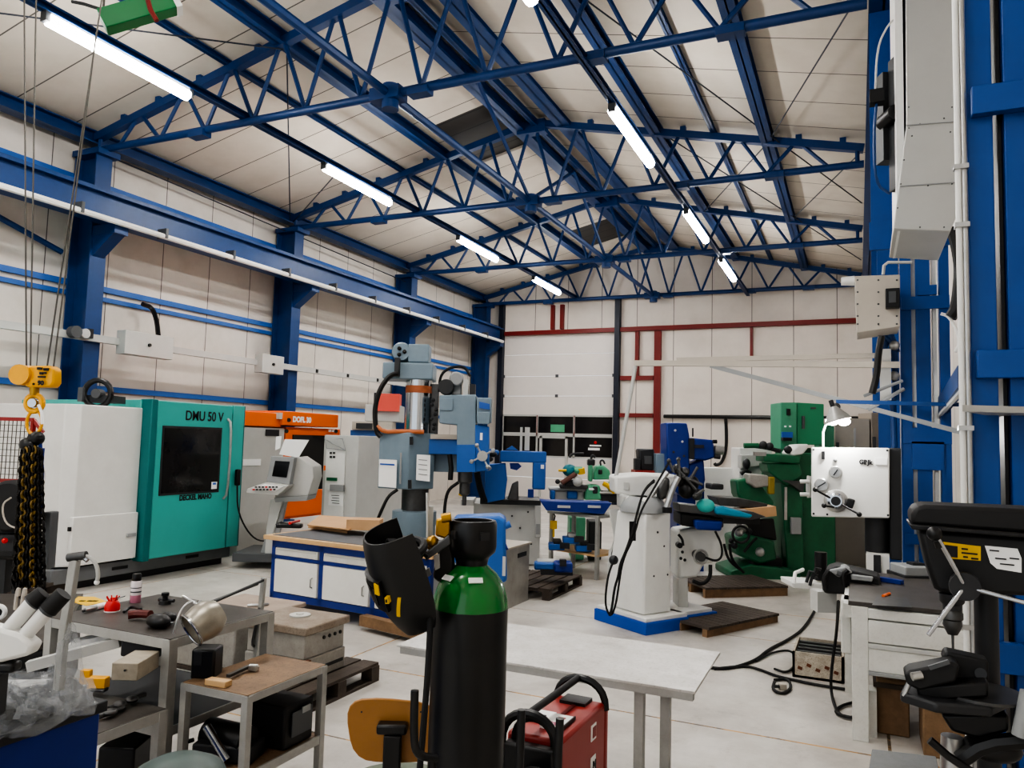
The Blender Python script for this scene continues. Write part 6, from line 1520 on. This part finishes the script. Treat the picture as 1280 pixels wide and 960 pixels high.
mb = MB(); mb.prism([(p.x, p.y) for p in q], (0, 0, .901), XN, YN, (0, 0, .004)); mb.build('sheet', STEELD, o)
DT = 6.4
bt_ = thing('black_tool_case', 'black and grey power tool case lying on the left end of the steel bench', 'tool case', tuple(on(1062, 742, .9)))
SPY([(1027, 730), (1033, 712), (1046, 708), (1100, 722), (1104, 742), (1082, 745), (1030, 742)], 6.5, .3).build('body', MBLACK, bt_, bevel=.02)
SPY([(1036, 713), (1056, 709), (1066, 716), (1048, 722)], 6.46, .2).build('grey_top', GREY, bt_, bevel=.01)
SPY([(1063, 718), (1092, 722), (1090, 728), (1064, 725)], 6.46, .2).build('grey_panel', GREY, bt_, bevel=.008)
MB().tube([atY(1032, 738, 6.42), atY(1030, 722, 6.42), atY(1036, 713, 6.42)], .02, smoothpath=1).tube([atY(1056, 734, 6.42), atY(1054, 718, 6.42), atY(1060, 712, 6.42)], .02, smoothpath=1).build('handle', BLACK, bt_)
MB().cyl(atY(1046, 716, 6.42), atY(1052, 718, 6.42), .02).build('clip', DGREY, bt_)
MB().cyl(on(1104, 745, .91), on(1112, 742, .91), .01).build('orange_tip', ORANGE, bt_)
wt = thing('white_tray', 'small white tray with black parts left of the power tool case', 'tray', tuple(on(1005, 740, .9)))
SP([(991, 728), (1030, 730), (1030, 738), (992, 735)], 6.5, .3).build('tray', WHITE, wt, bevel=.006)
MB().tube([at(992, 730, 6.5), at(994, 716, 6.55), at(1004, 712, 6.6)], .016).build('rail', WHITE, wt)
MB().cyl(at(1026, 725, 6.6), at(1026, 690, 6.6), .05).build('black_cylinder', BLACK, wt)
for x, y in ((1008, 722), (1016, 718), (1012, 726)): MB().tube([at(x, y+6, 6.5), at(x+4, y-8, 6.5), at(x+10, y-6, 6.5)], .014).build('lever', CHAR, wt)
MB().vb(1022, 740, 1046, 766, 6.2, .15).build('drawer_box', LGREY, wt)
bx = thing('steel_block', 'grey rectangular steel block in a dark tray on the bench', 'block', tuple(on(1150, 735, .9)))
MB().vb(1131, 720, 1166, 734, 6.2, .3).build('tray', CHAR, bx, bevel=.006); MB().vb(1132, 709, 1164, 722, 6.22, .26).build('block', GREY, bx, bevel=.01); MB().vb(1141, 704, 1156, 709, 6.3, .1).build('dark_top', CHAR, bx)
rl = MB().bar(on(1090, 722, .92), on(1128, 728, .92), .05, .03).build('ruler_bar', NAVY); tag(rl, 'blue flat bar lying across the back of the bench', 'bar')
# crates under the bench
for x0, x1, y0, y1, z1, lb in ((.1, .3, 5.9, 6.3, .36, 'left brown wooden crate under the steel bench'), (.36, .66, 5.6, 6.0, .38, 'right round ended brown crate under the steel bench')):
    t = thing('wooden_crate', lb, 'crate', ((x0+x1)/2, (y0+y1)/2, 0))
    MB().box(x0, x1, y0, y1, .0, z1).build('body', PALLET, t, bevel=.01); MB().box(x0-.02, x1+.02, y0-.02, y1+.02, z1-.05, z1-.02).build('rim', PALLETD, t)
dbx = thing('paint_tin', 'white spotted tin standing beside the bench leg', 'tin', (.09, 6.0, 0)); MB().box(.04, .1, 5.8, 5.95, 0, .3).build('body', WHITED, dbx)
# floor crate
fc = thing('floor_box', 'battered white open metal box with rusty slots on the floor near the cables', 'box', (-.3, 7.2, 0))
fx0, fx1, fy0, fy1 = -.52, -.12, 6.98, 7.55
mb = MB().box(fx0, fx1, fy0, fy0+.02, 0, .21).box(fx0, fx1, fy1-.02, fy1, 0, .21).box(fx0, fx0+.02, fy0, fy1, 0, .21).box(fx1-.02, fx1, fy0, fy1, 0, .21).box(fx0, fx1, fy0, fy1, 0, .02)
mb.build('shell', mat('chipped_white_paint', (200, 192, 176), .55, dirt=.8, dscale=10, dark=(110, 86, 64), fine=.5), fc)
MB().box(fx0+.03, fx1-.03, fy0+.03, fy1-.03, .14, .16).build('inner_tray', PALLETD, fc)
for k in range(4): MB().box(fx0+.03, fx1-.03, fy0+.08+k*.12, fy0+.13+k*.12, .16, .2).build('bar', STEELD, fc)
for k in range(5): MB().obox((fx0+.06+k*.07, fy0-.001, .08+.03*(k % 2)), (.035, .006, .025), 0, ry=.3).build('rust_spot', mat('rust', (112, 64, 40), .7), fc)
# floor cables
def floorcable(pts, r, label, z=.015):
    P = [atZ(x, y, z) for x, y in pts]; o = MB().tube(P, r, smoothpath=3).build('floor_cable', RUBBER); return tag(o, label, 'cable')
floorcable([(870, 830), (905, 838), (945, 826), (960, 812), (985, 800), (1005, 786), (1020, 760)], .014, 'thick black cable running from behind the plate table up to the bench tray')
floorcable([(893, 836), (930, 832), (948, 836), (970, 845), (992, 850), (1020, 856), (1060, 862)], .012, 'black cable running along the floor in front of the white box')
floorcable([(945, 826), (965, 815), (990, 812), (998, 826), (985, 842), (968, 836)], .01, 'thin black cable looping beside the white box')
floorcable([(968, 850), (985, 848), (990, 860), (978, 868), (965, 862), (968, 852)], .012, 'small cable ring on the floor by the white box')
o = MB().tube([on(1048, 752, .9), at(1046, 790, 5.8), at(1040, 830, 5.8), atZ(1038, 862, .02), atZ(1045, 890, .015), atZ(1060, 898, .015), atZ(1085, 893, .015), atZ(1093, 880, .015), atZ(1075, 876, .015), atZ(1050, 882, .015), atZ(1042, 892, .015), atZ(1070, 898, .03)], .011, smoothpath=3).build('hanging_cable', RUBBER); tag(o, 'black cable hanging from the bench and coiling around its leg', 'cable')
sck = thing('socket_plug', 'small pale plug lying on the floor left of the white box', 'plug', tuple(atZ(978, 856, 0)))
MB().obox(atZ(978, 858, .025), (.06, .05, .05), .4).build('body', BEIGE, sck, bevel=.008); MB().cyl(atZ(974, 858, .03), atZ(968, 858, .03), .012).build('pin_end', CHAR, sck)

# --- white radial drill head
YW = 7.36
wd = thing('spindle_drill', 'white square drilling machine head with round dials and handwheel at right', 'drilling machine', tuple(atY(1064, 720, YW)))
SPY([(1014, 559), (1112, 560), (1112, 648), (1014, 646)], YW, .45).build('head_casing', WHITE, wd, bevel=.012)
MB().yb(1112, 560, 1127, 700, YW+.06, .35).build('slide_way', CHAR, wd, bevel=.01)
c0w = atY(1097, 650, YW+.2)
def zW(y): return atY(1097, y, YW+.2).z
MB().cyl(Vector((c0w.x, c0w.y, zW(647))), Vector((c0w.x, c0w.y, zW(692))), .105).build('dark_column', CHAR, wd)
MB().yb(1083, 692, 1112, 722, YW+.05, .3).build('white_lower', WHITE, wd); MB().yb(1092, 694, 1101, 722, YW+.03, .03).build('spindle_shaft', CHAR, wd)
MB().cyl(Vector((c0w.x, c0w.y, 0)), Vector((c0w.x, c0w.y, zW(720))), .12).build('column_foot', LGREY, wd)
def dial(x, y, r, m=STEEL):
    c = atY(x, y, YW); return MB().lathe([(.0, 0), (r, 0), (r, .02), (r*.85, .03), (0, .03)], c, -YN, 24).build('dial', m, wd)
dial(1044.5, 590, .055); dial(1027, 606, .06); dial(1045, 626, .1); 
c = atY(1045, 626, YW-.03); MB().lathe([(.0, 0), (.07, 0), (.07, .02), (.05, .025), (.05, .045), (0, .045)], c, -YN, 24).build('dial_hub', CHROME, wd); MB().cyl(c, c-YN*.05, .04).build('hub_cap', CHAR, wd)
MB().bar(atY(1042, 594, YW-.035), atY(1047, 587, YW-.035), .015, .01).build('pointer', CHAR, wd); MB().bar(atY(1022, 609, YW-.035), atY(1032, 603, YW-.035), .014, .01).build('pointer', CHAR, wd)
for p, q in (((1037, 622), (1019, 612)), ((1051, 630), (1074, 643)), ((1042, 634), (1030, 632))):
    a, b = atY(*p, YW-.06), atY(*q, YW-.14); MB().cyl(a, b, .009).ball(b, .022).build('crank_lever', BLACK, wd)
MB().obox(atY(1063, 629, YW-.05), (.06, .05, .08), 0, ry=.3).build('black_block', BLACK, wd, bevel=.01)
MB().yb(1027, 564, 1031, 574, YW-.02, .02).build('number_mark', PRINT, wd); MB().ball(atY(1044, 575, YW-.01), .018).build('lamp_button', GREY, wd)
MB().yb(1094, 572, 1109, 581, YW-.01, .01).build('paper_sticker', PAPER, wd)
words('lettering', 'GRJk', .055, atY(1074, 580, YW-.006), XN, ZN, PRINT, wd, .001, bold=.003, squash=.9)
for x, y in ((1017, 642), (1109, 563), (1110, 644), (1017, 562), (1034, 643)): MB().ball(atY(x, y, YW), .01, n=8).build('screw', CHAR, wd)
MB().tube([atY(1012, 595, YW+.1), atY(1010, 610, YW+.1), atY(1012, 622, YW+.1)], .022, smoothpath=1).build('side_wheel', LGREY, wd)
for y in (602, 618): MB().cyl(atY(1012, y, YW+.05), atY(1000, y, YW+.05), .018).build('side_grip', LGREY, wd)
MB().tube([atY(1029, 560, YW+.1), atY(1029, 540, YW+.1), atY(1033, 528, YW+.1)], .01).build('white_conduit', WHITE, wd)
# lamp
lp = thing('work_lamp', 'lit reflector work lamp clipped on above the white drill head', 'lamp', tuple(atY(1046, 520, YW-.1)))
cL = atY(1046, 522, YW-.1); axl = (ZN*.9+RT*-.25-FW*-.15).normalized()
MB().lathe([(.0, .1), (.035, .1), (.05, .07), (.1, .0), (.115, -.035), (.11, -.035), (.09, .0), (.02, .05)], cL, axl, 26).build('reflector', GALV, lp)
GL = mat('warm_bulb_glow', (255, 250, 240), .4, dirt=0, emit=1); GL.node_tree.nodes['Principled BSDF'].inputs['Emission Strength'].default_value = 30
for s in (-.055, .05): MB().ball(cL-axl*.035+RT*s, .045, (1.2, 1, .8)).build('bulb', GL, lp)
MB().cyl(cL+axl*.08, cL+axl*.16, .02).build('lamp_neck', CHAR, lp); MB().ball(cL+axl*.1+RT*.03, .035).build('clamp', STEELD, lp)
ld = bpy.data.lights.new('lamp_light', 'POINT'); ld.energy = 18; ld.shadow_soft_size = .05; lo = bpy.data.objects.new('lamp_light', ld); COL.objects.link(lo); lo.parent = lp; lo.location = Vector(cL-axl*.12)-lp.location

# --- drill press
YP = at(1200, 790, 2.35).y
dp = thing('drill_press', 'black pillar drill press with three spoke feed handle at the right edge', 'drill press', tuple(atY(1190, 960, YP).to_2d().to_3d()))
SPY([(1139, 643), (1144, 634), (1156, 631), (1300, 637), (1300, 668), (1139, 656)], YP-.05, .2).build('belt_cover', MBLACK, dp, bevel=.012)
SPY([(1137, 655), (1300, 668), (1300, 674), (1140, 662)], YP-.065, .22).build('cover_rim', BLACK, dp, bevel=.004)
SPY([(1148, 662), (1300, 672), (1300, 746), (1232, 744), (1210, 742), (1176, 742), (1168, 736), (1158, 706)], YP-.03, .16).build('head', mat('press_black', (26, 26, 27), .5, dirt=.1), dp, bevel=.015)
ye = [(1176, 677), (1226, 683), (1226, 701), (1184, 698)]
SPY(ye, YP-.034, .003).build('yellow_warning_label', YEL2, dp)
SPY([(1181, 681), (1197, 683), (1197, 697), (1185, 696)], YP-.037, .003).build('label_drawing', PRINT, dp)
for x0, y0, w in ((1202, 685, 8), (1202, 690, 20), (1204, 695, 6), (1214, 697, 9)): SPY([(x0, y0), (x0+w, y0+w*.1), (x0+w, y0+2+w*.1), (x0, y0+2)], YP-.037, .003).build('label_text', PRINT, dp)
SPY([(1231, 682), (1272, 686), (1277, 698), (1277, 716), (1246, 711), (1238, 704)], YP-.034, .003).build('white_label', PAPER, dp)
for x0, y0, w in ((1237, 687, 12), (1244, 697, 14), (1262, 697, 12), (1250, 704, 18)): SPY([(x0, y0), (x0+w, y0+w*.1), (x0+w, y0+1.6+w*.1), (x0, y0+1.6)], YP-.037, .003).build('label_text', PRINT, dp)
hub = atY(1206, 733, YP-.11)
MB().cyl(hub-YN*.0, hub+YN*.1, .032).build('hub', BLACK, dp); MB().lathe([(.0, 0), (.04, 0), (.042, .01), (.04, .025)], hub-YN*.01, YN, 28).build('hub_disc', CHAR, dp)
for (x, y, dv) in ((1170, 668, -.06), (1160, 794, -.05), (1290, 756, -.02)):
    e = atY(x, y, YP-.11+dv); MB().cyl(hub, e, .0065).build('spoke', CHROME, dp)
MB().ball(atY(1168, 667, YP-.17), .021).build('knob', BLACK, dp); MB().cyl(atY(1171, 676, YP-.16), atY(1174, 684, YP-.155), .01).build('knob_neck', BLACK, dp)
qc = atY(1190, 745, YP+.02)
def zP(y): return atY(1190, y, YP+.02).z
Q = Vector((qc.x, qc.y, 0))
MB().lathe([(.036, zP(742)), (.034, zP(752)), (.026, zP(756)), (.026, zP(762))], Q, ZN, 20).build('quill', CHAR, dp)
MB().lathe([(.024, zP(762)), (.03, zP(766)), (.03, zP(773)), (.025, zP(775)), (.027, zP(781)), (.02, zP(788)), (.014, zP(793))], Q, ZN, 20).build('chuck', STEELD, dp)
MB().cyl(Q+ZN*zP(792), Q+ZN*zP(822), .004, .003).build('drill_bit', STEELD, dp)
zt3 = atY(1190, 872, YP-.1).z
tc_ = atY(1196, 874, YP)
tcx = Vector((tc_.x, tc_.y, 0))
T_ = [atY(1125, 884, YP-.1), atY(1170, 897, YP-.16), atY(1240, 903, YP-.12), atY(1262, 888, YP), atY(1250, 866, YP+.15), atY(1200, 852, YP+.2), atY(1136, 858, YP+.12)]
mb = MB(); mb.prism([(p.x, p.y) for p in T_], (0, 0, zt3-.035), XN, YN, (0, 0, .03)); mb.build('table', CHAR, dp, bevel=.008)
MB().cyl(tcx+XN*.06+ZN*(zt3-.005), tcx+XN*.06+ZN*(zt3+.004), .12, n=32).build('round_table_face', STEELD, dp)
SPY([(1176, 893), (1262, 893), (1262, 915), (1225, 925), (1190, 915)], YP-.02, .1).build('table_bracket', BLACK, dp, bevel=.01)
pc = atY(1195, 930, YP+.16)
MB().cyl(Vector((pc.x+.09, pc.y, .06)), Vector((pc.x+.09, pc.y, zP(640))), .034, n=24).build('pillar', CHAR, dp)
MB().cyl(atY(1190, 920, YP), Vector((atY(1190, 980, YP).x, atY(1190, 980, YP).y, .9)), .03, .034).build('table_arm_post', STEEL, dp)
MB().tube([atY(1162, 925, YP-.1), atY(1185, 945, YP-.1), atY(1215, 965, YP-.1)], .012).build('crank', BLACK, dp)
MB().ball(atY(1240, 935, YP), .05, (1.6, 1, .8)).build('clamp_body', BLACK, dp); MB().tube([atY(1200, 950, YP-.03), atY(1230, 930, YP-.03), atY(1285, 925, YP-.03)], .025, smoothpath=1).build('arm', BLACK, dp)
MB().box(pc.x-.15, pc.x+.3, pc.y-.3, pc.y+.12, 0, .06).build('base', BLACK, dp, bevel=.01)
MB().cyl(atY(1286, 865, YP-.1), atY(1275, 920, YP-.1), .022).build('side_tube', GREY, dp)
vs_ = thing('machine_vise', 'black machine vise clamped on the drill press table', 'vise', tuple(atY(1180, 870, YP-.05)))
SPY([(1130, 843), (1138, 838), (1190, 828), (1200, 832), (1196, 852), (1150, 864), (1134, 856)], YP-.12, .09).build('moving_jaw', MBLACK, vs_, bevel=.008)
SPY([(1178, 824), (1182, 814), (1236, 826), (1236, 858), (1222, 868), (1200, 866)], YP-.04, .07).build('fixed_jaw', MBLACK, vs_, bevel=.008)
SPY([(1145, 858), (1236, 852), (1236, 872), (1150, 878)], YP-.1, .12).build('body', BLACK, vs_, bevel=.008)
MB().cyl(atY(1140, 846, YP-.14), atY(1152, 844, YP-.13), .012).build('screw_end', STEEL, vs_); MB().cyl(atY(1130, 870, YP-.1), atY(1138, 850, YP-.1), .007).build('tommy_bar', STEEL, vs_)
MB().cyl(atY(1226, 842, YP-.05), atY(1226, 842, YP-.02), .016).build('screw_hole', BLACK, vs_)
SPY([(1160, 833), (1185, 825), (1188, 830), (1163, 838)], YP-.135, .01).build('jaw_plate', DGREY, vs_)
# plate at the bottom edge
bp_ = thing('stone_slab', 'grey speckled slab corner at the bottom edge beside the drill press', 'slab', tuple(at(1120, 955, 3.4)))
z_ = .66; q = [on(1090, 936, z_), on(1170, 945, z_), on(1185, 1010, z_), on(1080, 1000, z_)]
mb = MB(); mb.prism([(p.x, p.y) for p in q], (0, 0, z_-.05), XN, YN, (0, 0, .05)); mb.build('slab', mat('speckled_grey', (110, 112, 112), .5, dirt=.4, dscale=20, fine=.4), bp_, bevel=.004)
mb = MB(); cxs = sum((p.x for p in q))/4; cys = sum((p.y for p in q))/4; mb.box(cxs-.12, cxs+.12, cys-.1, cys+.1, 0, z_-.05); mb.build('pedestal', DGREY, bp_)
# --- green hoist beam at the top left
gh = thing('hoist_beam', 'short green steel hoist beam with white end hanging at the top left', 'hoist', tuple(at(175, 20, 6.0)))
a, b = at(128, 28, 6.2), at(218, 2, 6.4)
MB().bar(a, b, .16, .17).build('beam', mat('hoist_green', (16, 112, 58), .45, dirt=.2), gh, bevel=.008)
d_ = (b-a).normalized(); MB().bar(b-d_*.02, b+d_*.03, .17, .18).build('end_plate', WHITE, gh)
MB().tube([at(182, -10, 6.1), at(188, 12, 6.1), at(196, 26, 6.1)], .02).build('hook', REDS, gh)
MB().tube([at(127, 12, 6.2), at(105, 5, 6.2), at(90, 2, 6.2)], .015).build('rod', CHAR, gh)
MB().tube([a+ZN*.05, a+ZN*1.5], .01).tube([b+ZN*.05, b+ZN*1.4], .01).build('hanger', ROPE, gh)

# ================================================================== CAMERA AND WORLD
cam = bpy.data.cameras.new('camera'); co = bpy.data.objects.new('camera', cam); COL.objects.link(co)
R3 = Matrix(((AX[0], -AX[1], -AX[2]), (AY[0], -AY[1], -AY[2]), (AZ[0], -AZ[1], -AZ[2])))
co.matrix_world = Matrix.Translation(EY) @ R3.to_4x4()
cam.sensor_width = 36; cam.lens = FPX/1280*36; cam.clip_start = .05; cam.clip_end = 200
SC.camera = co
w = bpy.data.worlds.new('hall_air'); SC.world = w; w.use_nodes = True
w.node_tree.nodes['Background'].inputs[0].default_value = (.9, .95, 1, 1); w.node_tree.nodes['Background'].inputs[1].default_value = 1.2
SC.view_settings.view_transform = 'AgX'
SC.view_settings.look = 'AgX - High Contrast'
